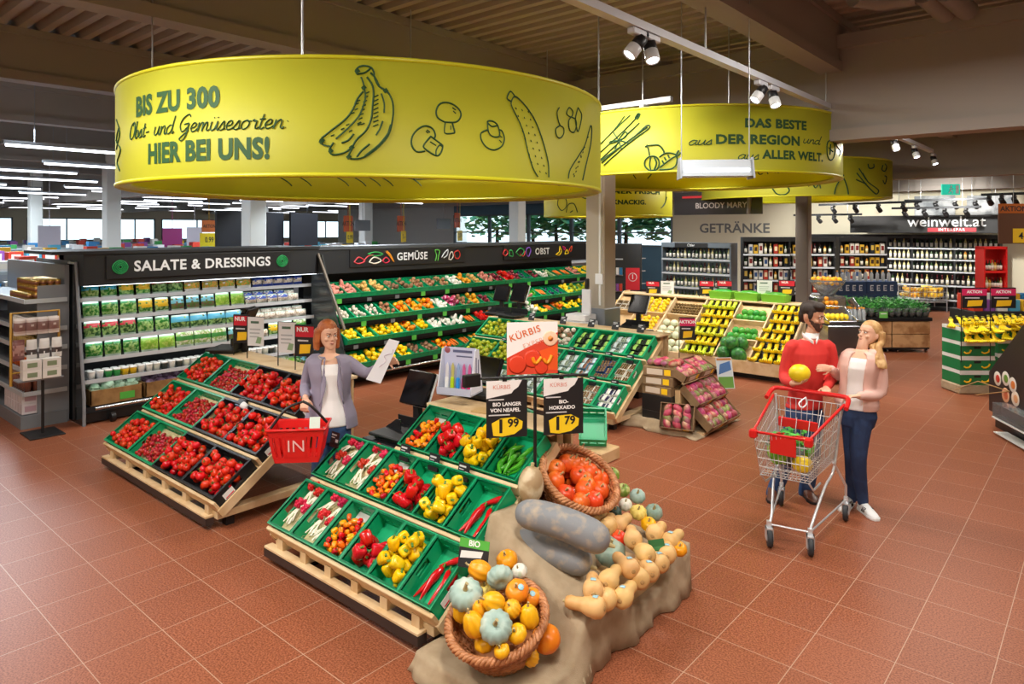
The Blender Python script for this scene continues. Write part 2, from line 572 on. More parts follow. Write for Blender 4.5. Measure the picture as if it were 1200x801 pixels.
# columns
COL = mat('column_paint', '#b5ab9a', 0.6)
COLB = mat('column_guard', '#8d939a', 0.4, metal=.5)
def column(i, x, y, s, m, guard=None, top=5.0):
 c = struct(MB().cbox(x - s, y - s, 0, x + s, y + s, top, .02).build('column_%d' % i, m))
 if guard:
  MB().cbox(x - s - .05, y - s - .05, 0, x + s + .05, y + s + .05, guard, .01).build('guard', COLB, c)
 return c
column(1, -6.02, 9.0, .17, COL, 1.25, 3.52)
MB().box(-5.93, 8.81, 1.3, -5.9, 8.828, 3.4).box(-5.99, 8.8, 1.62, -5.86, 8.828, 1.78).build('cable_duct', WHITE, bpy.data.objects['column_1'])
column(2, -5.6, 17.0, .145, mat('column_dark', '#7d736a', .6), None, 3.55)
column(3, 3.0, 17.0, .2, COL)
for i, (x, y) in enumerate(((-14.6, 7.9), (-22.6, 7.7), (-30.6, 7.8), (-14.6, 17), (-22.6, 17), (-30.6, 17))):
 column(4 + i, x, y, .2, WALLW)
# ------------------------------------------------------------------ produce: one of each kind
def veg(name, cat, mb, mats, parts=()):
 return Proto(name, cat, mb.mesh(name, mats), [(n, b.mesh(n, mm)) for n, b, mm in parts])

def blob(r, sx=1, sy=1, sz=1, dimple=.12, lobes=0, ld=0.0, n=14, k=9, top=1.0):
 """rounded fruit about its centre, optional ribs and dimples at the poles"""
 prof = []
 for i in range(k + 1):
  a = PI * i / k
  rr = math.sin(a)
  z = -math.cos(a)
  z *= 1 - dimple * math.exp(-(rr / .35) ** 2) * 1.2
  w = rr * (1 + (top - 1) * (z + 1) / 2)
  prof.append((max(w, 0) * r, z * r))
 prof[0] = (0, prof[0][1]); prof[-1] = (0, prof[-1][1])
 mb = MB()
 fn = (lambda w, t: 1 - ld * abs(math.cos(lobes * w / 2)) ** 3) if lobes else None
 mb.lathe(prof, n, 0, SC(sx, sy, sz), True, fn)
 return mb

def calyx(r, z, n=5, l=.6):
 mb = MB()
 for i in range(n):
  a = 2 * PI * i / n
  c, s = math.cos(a), math.sin(a)
  mb.add([(-s * r * .12, c * r * .12, z), (s * r * .12, -c * r * .12, z), (c * r * l, s * r * l, z + r * .06), (c * r * l * .5, s * r * l * .5, z + r * .12)], [(0, 1, 2, 3), (0, 3, 2, 1)])
 mb.tube([(0, 0, z), (r * .1, 0, z + r * .45)], r * .07, 5)
 return mb

def pepper(r, h):
 mb = MB()
 prof = [(0, -h * .46), (r * .45, -h * .5), (r * .78, -h * .38), (r * .92, -h * .1), (r, h * .2), (r * .92, h * .42), (r * .6, h * .5), (r * .25, h * .43), (0, h * .38)]
 mb.lathe(prof, 16, 0, None, True, lambda w, t: 1 - .16 * abs(math.cos(2 * w)) ** 2.5)
 st = MB().tube([(0, 0, h * .37), (.004, 0, h * .5), (.012, .004, h * .68)], [.012, .007, .008], 6)
 return mb, st

def taper(pts, rs, n=8):
 return MB().tube(arc(pts, 4), [rs[min(int(i / (len(pts) * 4 - 4) * (len(rs) - 1)), len(rs) - 2)] * (1 - f) + rs[min(int(i / (len(pts) * 4 - 4) * (len(rs) - 1)), len(rs) - 2) + 1] * f
      for i in range(len(pts) * 4 - 3) for f in [i / (len(pts) * 4 - 4) * (len(rs) - 1) - min(int(i / (len(pts) * 4 - 4) * (len(rs) - 1)), len(rs) - 2)]], n)

M_TOM = mat('tomato_red', '#d62412', 0.25, var=.12, hue=.006)
M_TOM2 = mat('tomato_orange_red', '#da3414', 0.25, var=.12, hue=.008)
M_CHT = mat('cherry_tomato_red', '#b81a1e', 0.25, var=.15, hue=.012)
M_PRED = mat('pepper_red', '#d11218', 0.18, var=.15, hue=.003)
M_PYEL = mat('pepper_yellow', '#f6c90e', 0.2, var=.06, hue=.01)
M_PORA = mat('pepper_orange', '#f58a12', 0.22, var=.1, hue=.03)
M_CHI = mat('chili_red', '#cf1119', 0.18, var=.12)
M_GRN = mat('pepper_green', '#4fae28', 0.25, var=.15, hue=.01)
M_APP = mat('apple_green', '#a9b92c', 0.25, var=.1, hue=.02, spots=('#c9b43c', 9, .5, .8))
M_ORA = mat('orange_peel', '#eea41d', 0.4, var=.08, hue=.015)
M_LEM = mat('lemon_yellow', '#f7d417', 0.4, var=.05)
M_POT = mat('potato_skin', '#d8ad62', 0.7, var=.12, hue=.01, spots=('#b98a45', 12, .5, .8))
M_BRN = mat('brown_skin', '#8d6c4d', 0.7, var=.2, hue=.015)
M_ONI = mat('onion_skin', '#a97b54', 0.5, var=.2, hue=.02)
M_MUS = mat('mushroom_pale', '#ded3c4', 0.7, var=.15)
M_CAR = mat('carrot_orange', '#ee7f27', 0.5, var=.1)
M_RAD = mat('radish_red', '#c3182f', 0.3, var=.2, hue=.015)
M_ROOT = mat('radish_white', '#efe9d6', 0.5, var=.05)
M_SWP = mat('sweet_potato', '#d58b7b', 0.65, var=.12)
M_PINK = mat('radicchio_pink', '#b42d60', 0.4, var=.2, hue=.02, spots=('#e7c6d2', 25, .55, .7))
M_WHT = mat('white_vegetable', '#eceadf', 0.5, var=.05)
M_CUC = mat('cucumber_green', '#3f7a3b', 0.35, var=.2)
M_LEEK = mat('leek_green', '#82ad68', 0.45, var=.2, spots=('#e5ecd0', 8, .5, .7))
M_PLUM = mat('plum_blue', '#30345c', 0.4, var=.2, hue=.03)
M_DRED = mat('red_onion', '#8a2238', 0.35, var=.2)
M_WMEL = mat('watermelon_green', '#3f8b3f', 0.3, var=.1, spots=('#245f2d', 14, .45, .6))
M_LIME = mat('green_melon', '#3d9b35', 0.25, var=.15, hue=.02)
M_HON = mat('pale_melon', '#dde3c3', 0.5, var=.05)
M_BAN = mat('banana_yellow', '#f5d516', 0.4, var=.05, hue=.015)
M_BANG = mat('banana_green_yellow', '#cddb2c', 0.4, var=.05, hue=.02)
M_BTIP = mat('banana_tip', '#8c8f34', 0.6)
M_MAN = mat('mango_skin', '#8f9a55', .3, var=.2, hue=.03, spots=('#a3556a', 8, .4, .6))
M_MANR = mat('mango_pink', '#bd4a68', .3, var=.25, hue=.03, spots=('#cfa983', 9, .48, .68))
M_KIWI = mat('kiwi_brown', '#7b6134', 0.8, var=.15)

P_TOM = veg('vine_tomato', 'tomato', blob(.039, 1, 1, .86, .12, 5, .05), M_TOM, [('calyx', calyx(.039, .03), STEMG)])
P_TOM2 = veg('small_tomato', 'tomato', blob(.029, 1, 1, .95, .1), M_TOM2, [('calyx', calyx(.029, .025), STEMG)])
P_CHT = veg('cherry_tomato', 'tomato', blob(.0185, 1, 1, 1.1, .06, n=10, k=7), M_CHT, [('calyx', calyx(.0185, .018), STEMG)])
_b, _s = pepper(.046, .092)
P_PRED = veg('bell_pepper', 'pepper', _b, M_PRED, [('stem', _s, STEMG)])
_b, _s = pepper(.042, .09)
P_PYEL = veg('bell_pepper', 'pepper', _b, M_PYEL, [('stem', _s, STEMG)])
_b, _s = pepper(.02, .05)
P_SNK = veg('snack_pepper', 'pepper', _b, M_PORA, [('stem', MB().tube([(0, 0, .02), (.002, 0, .032)], .0035, 5), STEMG)])
P_SNR = veg('snack_pepper', 'pepper', _b, M_PRED, [('stem', MB().tube([(0, 0, .02), (.002, 0, .032)], .0035, 5), STEMG)])
def pointed(l, r, bend, m, name='pointed_pepper'):
 pts = [(0, -l * .5, 0), (bend * .5, -l * .2, 0), (bend, l * .15, 0), (bend * .6, l * .4, 0), (bend * .45, l * .5, 0)]
 return veg(name, 'pepper', taper(pts, [.002, r * .55, r * .9, r, r * .75, r * .3], 10), m,
    [('stem', MB().tube([(bend * .45, l * .49, 0), (bend * .4, l * .53, 0), (bend * .5, l * .6, .006)], [r * .55, r * .3, r * .25], 6), STEMG)])
P_CHI = [pointed(.2, .021, b, M_CHI) for b in (.015, -.02, .028)]
P_GPP = [pointed(.16, .017, b, M_GRN) for b in (.02, -.024, .035)]
P_APP = veg('apple', 'apple', blob(.036, 1, 1, .9, .25, n=12), M_APP, [('stem', MB().tube([(0, 0, .024), (.003, 0, .04)], .002, 4), WOODD)])
P_ORA = veg('orange', 'orange', blob(.038, n=12), M_ORA)
def simple(name, cat, m, r, sx=1, sy=1, sz=1, **k):
 return veg(name, cat, blob(r, sx, sy, sz, n=10, k=7, **k), m)
P_POT = simple('potato', 'potato', M_POT, .036, 1.3, .95, .85, dimple=0)
P_POTD = simple('potato', 'potato', M_BRN, .034, 1.3, .95, .85, dimple=0)
P_ONI = simple('onion', 'onion', M_ONI, .036, 1, 1, .95, top=.85)
P_DRED = simple('red_onion', 'onion', M_DRED, .036, 1, 1, .9)
P_MUS = simple('mushroom', 'mushroom', M_MUS, .032, 1, 1, .8)
P_LEM = simple('lemon', 'lemon', M_LEM, .036, 1.3, 1, 1, dimple=-.12)
P_YEL = simple('yellow_pepper', 'pepper', M_PYEL, .04, 1, 1, 1.05, lobes=4, ld=.12)
P_ORP = simple('orange_pepper', 'pepper', M_PORA, .04, 1, 1, 1.05, lobes=4, ld=.12)
P_RDP = simple('red_apple', 'apple', M_DRED, .038, 1, 1, .9)
P_SWP = simple('sweet_potato', 'sweet potato', M_SWP, .036, 2.0, .9, .85, dimple=-.1)
P_CAR = veg('carrot', 'carrot', taper([(0, -.1, 0), (.004, 0, 0), (0, .1, 0)], [.003, .011, .016, .018, .012], 8), M_CAR, [('stem', MB().tube([(0, .098, 0), (0, .115, 0)], .006, 5), STEMG)])
P_PNK = simple('radicchio', 'radicchio', M_PINK, .045, 1, 1, .95)
P_WHT = simple('white_radish', 'radish', M_WHT, .034, 1.9, .95, .9, dimple=-.1)
P_FEN = simple('fennel_bulb', 'fennel', M_WHT, .042, 1.1, .9, .8)
P_CUC = veg('cucumber', 'cucumber', taper([(0, -.15, 0), (.006, 0, 0), (0, .15, 0)], [.008, .022, .024, .024, .022, .008], 8), M_CUC)
P_LEEK = veg('leek', 'leek', taper([(0, -.15, 0), (.004, 0, 0), (0, .15, .01)], [.016, .017, .017, .02, .03], 8), M_LEEK)
P_PLM = simple('plum', 'plum', M_PLUM, .026, 1.15, 1, 1)
P_HON = simple('honeydew_melon', 'melon', M_HON, .085, 1, 1, 1, dimple=.03)
P_WML = veg('watermelon', 'melon', blob(.125, 1.12, 1, 1, .03, n=20, k=12), M_WMEL)
P_LIM = veg('green_melon', 'melon', blob(.062, 1, 1, 1.1, .05, n=14), M_LIME)
P_KIW = simple('kiwi', 'kiwi', M_KIWI, .028, 1.25, 1, 1)
P_MAN = [veg('mango', 'mango', blob(.052, 1.4, 1, .85, -.05, n=12), mm) for mm in (M_MAN, M_MANR)]
def banana_hand(n, m, l=.17):
 mb, tips = MB(), MB()
 for i in range(n):
  a = (i - (n - 1) / 2) * .2
  Mx = RZ(a) @ T(0, 0, 0)
  pts = arc([(0, 0, .05), (0, .035, .035), (0, .09, .02), (0, .14, .035), (0, .165, .065)], 3)
  pts = [Mx @ Vector((p[0] + a * .06, p[1] * l / .17, p[2])) for p in pts]
  k = len(pts)
  mb.tube(pts[1:], [.007 if q < 1 else (.011 if q < 2 else .017 if q < k - 3 else .012 if q < k - 2 else .006) for q in range(k - 1)], 6)
  tips.tube([pts[-1], pts[-1] + (pts[-1] - pts[-2]) * .5], .005, 5)
 tips.ell((0, -.004, .05), (.022, .012, .012), 8, 5)
 return veg('banana_hand', 'bananas', mb, m, [('tips', tips, M_BTIP)])
P_BAN = banana_hand(4, M_BAN)
P_BANG = banana_hand(4, M_BANG)
P_BAN6 = banana_hand(6, M_BAN, .19)

def radish_bunch():
 r = random.Random(3)
 red, st = MB(), MB()
 for i in range(17):
  a = r.uniform(-1.3, 1.3)
  d = r.uniform(.0, .055)
  red.ell((math.sin(a) * d * 1.1, .04 + r.uniform(-.03, .035), .045 + r.uniform(-.012, .02)), (.0165, .0165, .0185), 8, 6)
 for i in range(20):
  a = r.uniform(-.5, .5)
  l = r.uniform(.1, .16)
  st.tube(arc([(math.sin(a) * .02, .03, .02), (math.sin(a) * .05, .03 - l * .5, .02 + r.uniform(0, .01)), (math.sin(a) * .1, .03 - l, .006 + r.uniform(0, .014))], 3), .0055, 4, 0 if i % 4 else 1)
 return Proto('radish_bunch', 'radishes', red.mesh('radish_bunch', M_RAD), [('stalks', st.mesh('stalks', [M_ROOT, STEMG]))])
P_RADB = radish_bunch()

# trays of packed vegetables: a tray, what lies in it and a film or sleeve
def punnet(name, cat, item, n, w=.13, d=.1, tray='#e8e4da', label=None, film=False):
 mt = mat('tray_' + tray.strip('#'), tray, .5)
 mb = MB().cbox(-w / 2, -d / 2, 0, w / 2, d / 2, .012, .004)
 for x0, y0, x1, y1 in ((-w / 2, -d / 2, w / 2, -d / 2 + .006), (-w / 2, d / 2 - .006, w / 2, d / 2), (-w / 2, -d / 2, -w / 2 + .006, d / 2), (w / 2 - .006, -d / 2, w / 2, d / 2)):
  mb.box(x0, y0, .01, x1, y1, .035)
 r = random.Random(n)
 con = MB()
 nx = max(2, int(round(math.sqrt(n * w / d))))
 ny = max(1, round(n / nx))
 rad = min(w / nx, d / ny) * .52
 for i in range(nx):
  for j in range(ny):
   con.ell((-w / 2 + (i + .5) * w / nx, -d / 2 + (j + .5) * d / ny, .02 + rad * .6), (rad, rad, rad * r.uniform(.8, 1)), 8, 6)
 parts = [('contents', con, item)]
 if label:
  parts.append(('label', MB().sheet(lambda u, v: (-w * .2 + u * w * .4, -d * .5 + v * d, .026 + rad * 1.75 * math.sin(PI * (.12 + .76 * v)) ** .5), 1, 6, 0, None, .002), mat('label_' + label.strip('#'), label, .5)))
 return veg(name, cat, mb, mt, parts)
PK = {'mushroom': punnet('mushroom_punnet', 'mushrooms', M_BRN, 9, label=None), 'brown': punnet('brown_mushroom_punnet', 'mushrooms', M_BRN, 9, tray='#2b4a80', label=None),
  'bean': punnet('green_bean_punnet', 'beans', M_CUC, 6, tray='#1f6b3a', label='#73c36a'), 'nut': punnet('nut_punnet', 'nuts', M_KIWI, 15, tray='#efe9dd', label=None),
  'blue': punnet('blueberry_punnet', 'berries', M_PLUM, 18, tray='#f0eee6', label='#f1efe8'), 'green': punnet('salad_punnet', 'salad', M_GRN, 9, tray='#4fae6a', label='#dff0df'),
  'mix': punnet('mixed_vegetable_punnet', 'vegetables', M_ONI, 8, tray='#6f92ad', label='#bcd3df'), 'dark': punnet('dark_bean_punnet', 'beans', mat('dark_green_veg', '#23351f', .5, var=.3), 9, tray='#202320', label='#9ccb5f'),
  'herb': punnet('herb_punnet', 'herbs', mat('grey_green_veg', '#8d9a83', .5, var=.3), 12, tray='#9fb0ae', label='#c9d8da')}

# straw bedding: uncountable
STRAW = mat('straw', '#dccb9c', 0.8, var=.05)
def straw_mesh(w, d, n=170, seed=1):
 r = random.Random(seed)
 mb = MB().sheet(lambda u, v: (u * w, v * d, .02 * math.sin(PI * u) * math.sin(PI * v) + .004 * math.sin(31 * u) * math.cos(27 * v)), 10, 10)
 for i in range(n):
  x, y, a = r.uniform(.02, w - .02), r.uniform(.02, d - .02), r.uniform(0, 6.28)
  l = r.uniform(.03, .08)
  z = .012 + r.uniform(0, .02)
  p = [(x, y, z), (x + math.cos(a) * l * .5, y + math.sin(a) * l * .5, z + .012), (x + math.cos(a + .5) * l, y + math.sin(a + .5) * l, z)]
  p = [(min(max(q[0], .005), w - .005), min(max(q[1], .005), d - .005), q[2]) for q in p]
  mb.tube(p, .0018, 3, caps=False)
 return mb.mesh('straw_bedding', STRAW)

# ------------------------------------------------------------------ crates
def crate_mesh(w, d, h, m, th=.014, slots=True):
 """open crate: slatted walls with a grip hole in each side wall, rim all round"""
 mb = MB()
 mb.box(.0, .0, 0, w, d, .012)
 def wall(x0, y0, x1, y1, grip):
  dx, dy = x1 - x0, y1 - y0
  if not slots:
   mb.box(x0, y0, .012, x1, y1, h)
   return
  lx = dx > dy
  L = dx if lx else dy
  def seg(a, b, z0, z1):
   if lx: mb.box(x0 + a, y0, z0, x0 + b, y1, z1)
   else: mb.box(x0, y0 + a, z0, x1, y0 + b, z1)
  seg(0, L, .012, h * .36)
  if grip:
   seg(0, L * .34, h * .36, h * .78); seg(L * .66, L, h * .36, h * .78)
  else:
   k = max(3, int(L / .075))
   for i in range(k + 1):
    a = (L - .02) * i / k
    seg(a, a + .02, h * .36, h * .55)
   seg(0, L, h * .55, h * .78)
  seg(0, L, h * .78, h)
 wall(0, 0, w, th, False); wall(0, d - th, w, d, False)
 wall(0, th, th, d - th, True); wall(w - th, th, w, d - th, True)
 o = .006
 for x0, y0, x1, y1 in ((-o, -o, w + o, th), (-o, d - th, w + o, d + o), (-o, th, th, d - th), (w - th, th, w + o, d - th)):
  mb.box(x0, y0, h - .012, x1, y1, h)
 for k in range(1, int(w / .1)):
  mb.box(k * .1 - .004, -.004, .01, k * .1 + .004, 0, h - .012)
 return mb.mesh('crate', m)

def fill(Mc, protos, n, x0, x1, y0, y1, z0, r, label, group, seed=0, upright=None, parts=True, tries=9, big=1.0):
 """let n pieces of radius r settle into a heap on a crate floor (crate frame Mc)"""
 rr = random.Random(seed)
 if not isinstance(protos, (list, tuple)):
  protos = [protos]
 lie = []
 for c in range(n):
  best = None
  for _ in range(tries):
   x, y = rr.uniform(x0 + r, x1 - r), rr.uniform(y0 + r, y1 - r)
   z = z0 + r * .85
   for q in lie:
    d2 = (q[0] - x) ** 2 + (q[1] - y) ** 2
    if d2 < 3.24 * r * r:
     z = max(z, q[2] + math.sqrt(3.24 * r * r - d2))
   if best is None or z < best[2]:
    best = (x, y, z)
  lie.append(best)
  x, y, z = best
  if upright is None:
   Rm = rrot(rr)
  else:
   Rm = RX(rr.uniform(-upright, upright)) @ RY(rr.uniform(-upright, upright)) @ RZ(rr.uniform(0, 6.28))
  protos[rr.randrange(len(protos))].spawn(Mc @ T(x, y, z) @ Rm @ SC(big * rr.uniform(.9, 1.07)), label, group, parts)

# ------------------------------------------------------------------ sloped stands of pine
TILT = math.atan2(.265, .37)
CB6 = crate_mesh(.585, .395, .13, BCRATE)
CG6 = crate_mesh(.585, .395, .13, GREEN)
CG3 = crate_mesh(.286, .395, .13, GREEN)
STK = mat('crate_sticker', '#e9e9e6', .6)
def stand(x0, x1, yf, label, tops=None, blocks=6, back=1.45, wood2=False):
 """three-step display stand; yf = y of the front lip. Returns (thing, function tier -> crate frame)"""
 st = thing('display_stand', label, 'display stand', T((x0 + x1) / 2, yf + .7, 0))
 inv = T((x0 + x1) / 2, yf + .7, 0).inverted()
 def part(name, mb, m):
  o = put(name, mb.mesh(name, m), st)
  o.matrix_local = inv
  return o
 def lipM(i):
  return T(0, yf + .37 * i, .25 + .265 * i) @ RX(TILT)
 for i in range(3):
  a = x0 if not tops or i < 2 else tops
  part('lip_board', MB().cbox(a - .01, -.005, -.12, x1 + .01, .022, 0, .004, 0, lipM(i)), WOOD)
  part('shelf_board', MB().box(a, .02, -.125, x1, .47, -.105, 0, lipM(i)), WOODD)
 # side cheeks
 for xx in (x0 - .022, x1):
  mb = MB()
  mb.box(xx, -.01, -.15, xx + .022, .9 if tops and xx < x0 else 1.36, -.075, 0, lipM(0))
  part('side_cheek', mb, WOOD)
 zt = .25 + .265 * 2 + .40 * math.sin(TILT) + .04
 yt = yf + .74 + .44 * math.cos(TILT)
 rx = tops if tops else x0
 part('top_board', MB().cbox(rx - .02, yt - .02, zt - .02, x1 + .02, yt + .30, zt + .008, .004), WOOD)
 part('back_panel', MB().box(rx, yt + .25, .2, x1, yt + .27, zt - .02), WOODD)
 # base frame
 part('base_rail', MB().cbox(x0 - .02, yf - .01, .1, x1 - .1, yf + .06, .118, .003).box(x0 - .02, yf - .01, .042, x1 - .1, yf + .06, .0995, 1), [WOOD, mat('dark_edge', '#3a2f2c', .5)])
 for k in range(blocks):
  xx = x0 + .1 + (x1 - x0 - .3) * k / (blocks - 1)
  part('spacer_block', MB().box(xx, yf + .03, .115, xx + .07, yf + .13, .19), WOOD)
 for xx in (x0 + .02, x1 - .14):
  part('floor_beam', MB().cbox(xx, yf + .06, .09, xx + .1, yt + .3, .15, .004), WOOD)
 for xx in (x0 + .25, x1 - .16):
  for yy in (yf + .16, yt + .1):
   part('leg', MB().box(xx, yy, 0, xx + .07, yy + .07, .12), BLACK)
 for xx in ((tops or x0) + .03, x1 - .11):
  part('post', MB().box(xx, yt + .15, .15, xx + .06, yt + .22, zt - .02), WOODD)
 def cM(i, x):
  return lipM(i) @ T(x, .03, -.1)
 return st, cM, (yt, zt)

def crate(mesh, M, label, group, sticker=None, w=.585):
 o = put('produce_crate', mesh, None, M)
 tag(o, label, 'crate', group)
 if sticker is not None:
  s = MB().box(w + .0065, .06, .03, w + .009, .16, .085, 0).box(w + .0089, .07, .035, w + .0098, .15, .045, 1)
  put('price_sticker', s.mesh('price_sticker', [STK, REDSIGN]), o)
 return o

TIER = ['lowest', 'middle', 'top']
# ---- the tomato stand
S1, c1, (s1yt, s1zt) = stand(-7.86, -5.46, 2.6, 'pale pine sloped stand holding crates of tomatoes')
r1 = random.Random(5)
for i in range(3):
 for k in range(4):
  M = c1(i, -7.855 + .6 * k)
  col = 'green' if k < 2 else 'black'
  what = ['small tomatoes', 'cherry tomatoes', 'vine tomatoes', 'vine tomatoes'][k]
  pos = ['leftmost', 'second', 'third', 'rightmost'][k]
  crate(CG6 if k < 2 else CB6, M, '%s crate of %s, %s in the %s row of the tomato stand' % (col, what, pos, TIER[i]), 'crates of the tomato stand', 1 if k == 3 else None)
  lab = 'tomato in the %s crate of the %s row, tomato stand' % (pos, TIER[i])
  if k == 0:
   fill(M, P_TOM2, 62, .02, .565, .015, .36, .045, .029, 'small red ' + lab, 'small tomatoes in a green crate', 10 * i + k)
  elif k == 1:
   b = put('straw_bedding', straw_mesh(.55, .36, 200, i), None, M @ T(.017, .017, .035))
   tag(b, 'pale straw bedding under cherry tomatoes, %s row of the tomato stand' % TIER[i], 'straw', 'straw beddings', 'stuff')
   fill(M, P_CHT, 96, .03, .555, .015, .33, .06, .0195, 'dark red cherry ' + lab, 'cherry tomatoes on straw', 10 * i + k)
  else:
   fill(M, P_TOM, 44, .02, .565, .015, .365, .03, .0385, 'red vine ' + lab, 'vine tomatoes in a black crate', 10 * i + k, upright=.8)
# ---- the pepper stand
S2, c2, (s2yt, s2zt) = stand(-4.72, -2.93, 2.655, 'pale pine sloped stand holding green crates of peppers and radishes', tops=-4.15)
KINDS2 = ['radish bunches', 'radish bunches', 'orange snack peppers', 'red bell peppers', 'yellow bell peppers', 'red pointed peppers']
for i in range(3):
 row = KINDS2 if i < 2 else [None, None, 'orange snack peppers', 'red bell peppers', 'yellow bell peppers', 'green pointed peppers']
 for k in range(6):
  if row[k] is None:
   continue
  M = c2(i, -4.715 + .297 * k)
  place = '%s row of the pepper stand' % TIER[i]
  nth = ' left one' if k == 0 else ' right one' if k == 1 else ''
  crate(CG3, M, 'green crate of %s,%s, %s' % (row[k], nth, place), 'green crates of the pepper stand', 1 if k == 5 and i < 2 else None, .286)
  g = 'vegetables of the pepper stand'
  if 'radish' in row[k]:
   b = put('straw_bedding', straw_mesh(.25, .36, 90, k + i), None, M @ T(.018, .017, .02))
   tag(b, 'pale straw under the radishes,%s, %s' % (nth, place), 'straw', 'straw beddings', 'stuff')
   for q in range(4):
    P_RADB.spawn(M @ T(.085 + .11 * (q % 2) + r1.uniform(-.012, .012), .165 + .15 * (q // 2) + (.0 if q % 2 else .02), .045 + .01 * (q // 2)) @ RX(-.1) @ RZ(r1.uniform(-.6, .4)) @ SC(.95), 'bunch of red radishes with pale stalks,%s, %s' % (nth, place), 'radish bunches')
  elif 'snack' in row[k]:
   fill(M, [P_SNK, P_SNK, P_SNK, P_SNR], 62, .015, .27, .015, .31, .012, .0235, 'small orange or red snack pepper in the %s' % place, g, i + 40)
   bl = put('crate_liner', MB().box(.02, .25, .012, .266, .378, .016).mesh('crate_liner', mat('card_liner', '#c9c6bf', .7)), None, M)
   tag(bl, 'grey card liner in the snack pepper crate, %s' % place, 'liner', 'crate liners')
  elif row[k].startswith('red bell'):
   fill(M, P_PRED, 10, .015, .272, .015, .30, .012, .046, 'glossy red bell pepper in the %s' % place, g, i + 50, upright=1.0)
  elif row[k].startswith('yellow'):
   fill(M, P_PYEL, 19, .015, .272, .015, .36, .012, .043, 'glossy yellow bell pepper in the %s' % place, g, i + 63, upright=1.2)
  elif row[k].startswith('red pointed'):
   for q in range(5):
    Mq = M @ T(.07 + .045 * q, .15 if q < 4 else .3, .035 + .006 * (q % 2)) @ RZ((-.25, -.1, .1, -.2, 1.2)[q]) @ RY(r1.uniform(0, .4)) @ SC(1.15)
    if q == 4:
     Mq = M @ T(.17, .31, .035) @ RZ(-1.1) @ SC(1.1)
    P_CHI[q % 3].spawn(Mq, 'long glossy red pointed pepper in the %s' % place, g)
  else:
   for q in range(17):
    P_GPP[q % 3].spawn(M @ T(.04 + r1.uniform(.01, .19), .09 + r1.uniform(0, .16), .03 + .008 * (q // 3)) @ RZ(r1.uniform(-.9, .5)) @ RY(r1.uniform(0, 6)), 'long green pointed pepper in the %s' % place, g)
# ---- the stand of apples and packed vegetables behind
S3, c3, (s3yt, s3zt) = stand(-7.56, -4.53, 7.03, 'pale pine sloped stand holding green crates of apples, mushrooms and packed vegetables')
rows3 = [['mix', 'mix', 'green', 'green', 'green', 'nut', 'blue'],
   ['apples', 'apples', 'mushroom', 'herb', 'mix', 'brown', 'nut'],
   ['apples', 'oranges', 'mushroom', 'dark', 'dark', 'herb', 'dark']]
NM = {'mix': 'wrapped mixed vegetables', 'green': 'wrapped salad', 'nut': 'nuts', 'blue': 'dark berries', 'apples': 'green apples', 'oranges': 'oranges', 'mushroom': 'brown mushrooms', 'herb': 'pale sprouts', 'brown': 'mushrooms in blue trays', 'dark': 'dark green beans'}
rows3[0] = ['apples', 'herb', 'herb', 'mushroom', 'green', 'mushroom', 'blue']
for i in range(3):
 for k, kind in enumerate(rows3[i]):
  big = k < 3
  M = c3(i, -7.55 + .6 * k if big else -7.55 + 1.8 + .3 * (k - 3))
  place = '%s crate of the %s row, apple stand' % (ORD[k], TIER[i])
  crate(CG6 if big else CG3, M, 'green crate of %s, %s' % (NM[kind], place), 'green crates of the apple stand')
  W = .585 if big else .286
  g = 'produce of the apple stand'
  if kind == 'apples':
   fill(M, P_APP, 48, .015, W - .015, .015, .375, .03, .037, 'pale green apple, %s' % place, g, i * 7 + k, parts=False)
  elif kind == 'oranges':
   fill(M, P_ORA, 46, .02, W - .02, .02, .37, .012, .038, 'yellow orange, %s' % place, g, i * 7 + k)
  elif kind == 'mushroom' and i == 2:
   fill(M, [P_POTD, P_MUS], 60, .02, W - .02, .02, .37, .02, .034, 'brown loose mushroom, %s' % place, g, i * 7 + k)
  else:
   nx = 4 if big else 2
   for a in range(nx):
    for b in range(3):
     PK[kind].spawn(M @ T(W * (a + .5) / nx, .075 + .118 * b, .03 + .012 * ((a + b) % 2)) @ RZ(r1.uniform(-.12, .12)) @ RX(r1.uniform(-.1, .1)), 'small punnet of %s, %s' % (NM[kind], place), g)
# ------------------------------------------------------------------ the yellow ring banners
YEL = mat('ring_fabric', '#c2c434', 0.55)
_nt = YEL.node_tree
_tr = _nt.nodes.new('ShaderNodeBsdfTranslucent')
_tr.inputs[0].default_value = (*lin('#e6d420'), 1)
_mx = _nt.nodes.new('ShaderNodeMixShader')
_mx.inputs[0].default_value = .4
_nt.links.new(_nt.nodes['Principled BSDF'].outputs[0], _mx.inputs[1])
_nt.links.new(_tr.outputs[0], _mx.inputs[2])
_nt.links.new(_mx.outputs[0], _nt.nodes['Material Output'].inputs[0])
RIM = mat('ring_rim', '#c2be18', 0.4)
DGR = mat('ring_print_green', '#204a22', 0.7)
WIRE = mat('steel_wire', '#b8bcc0', 0.35, metal=.7)

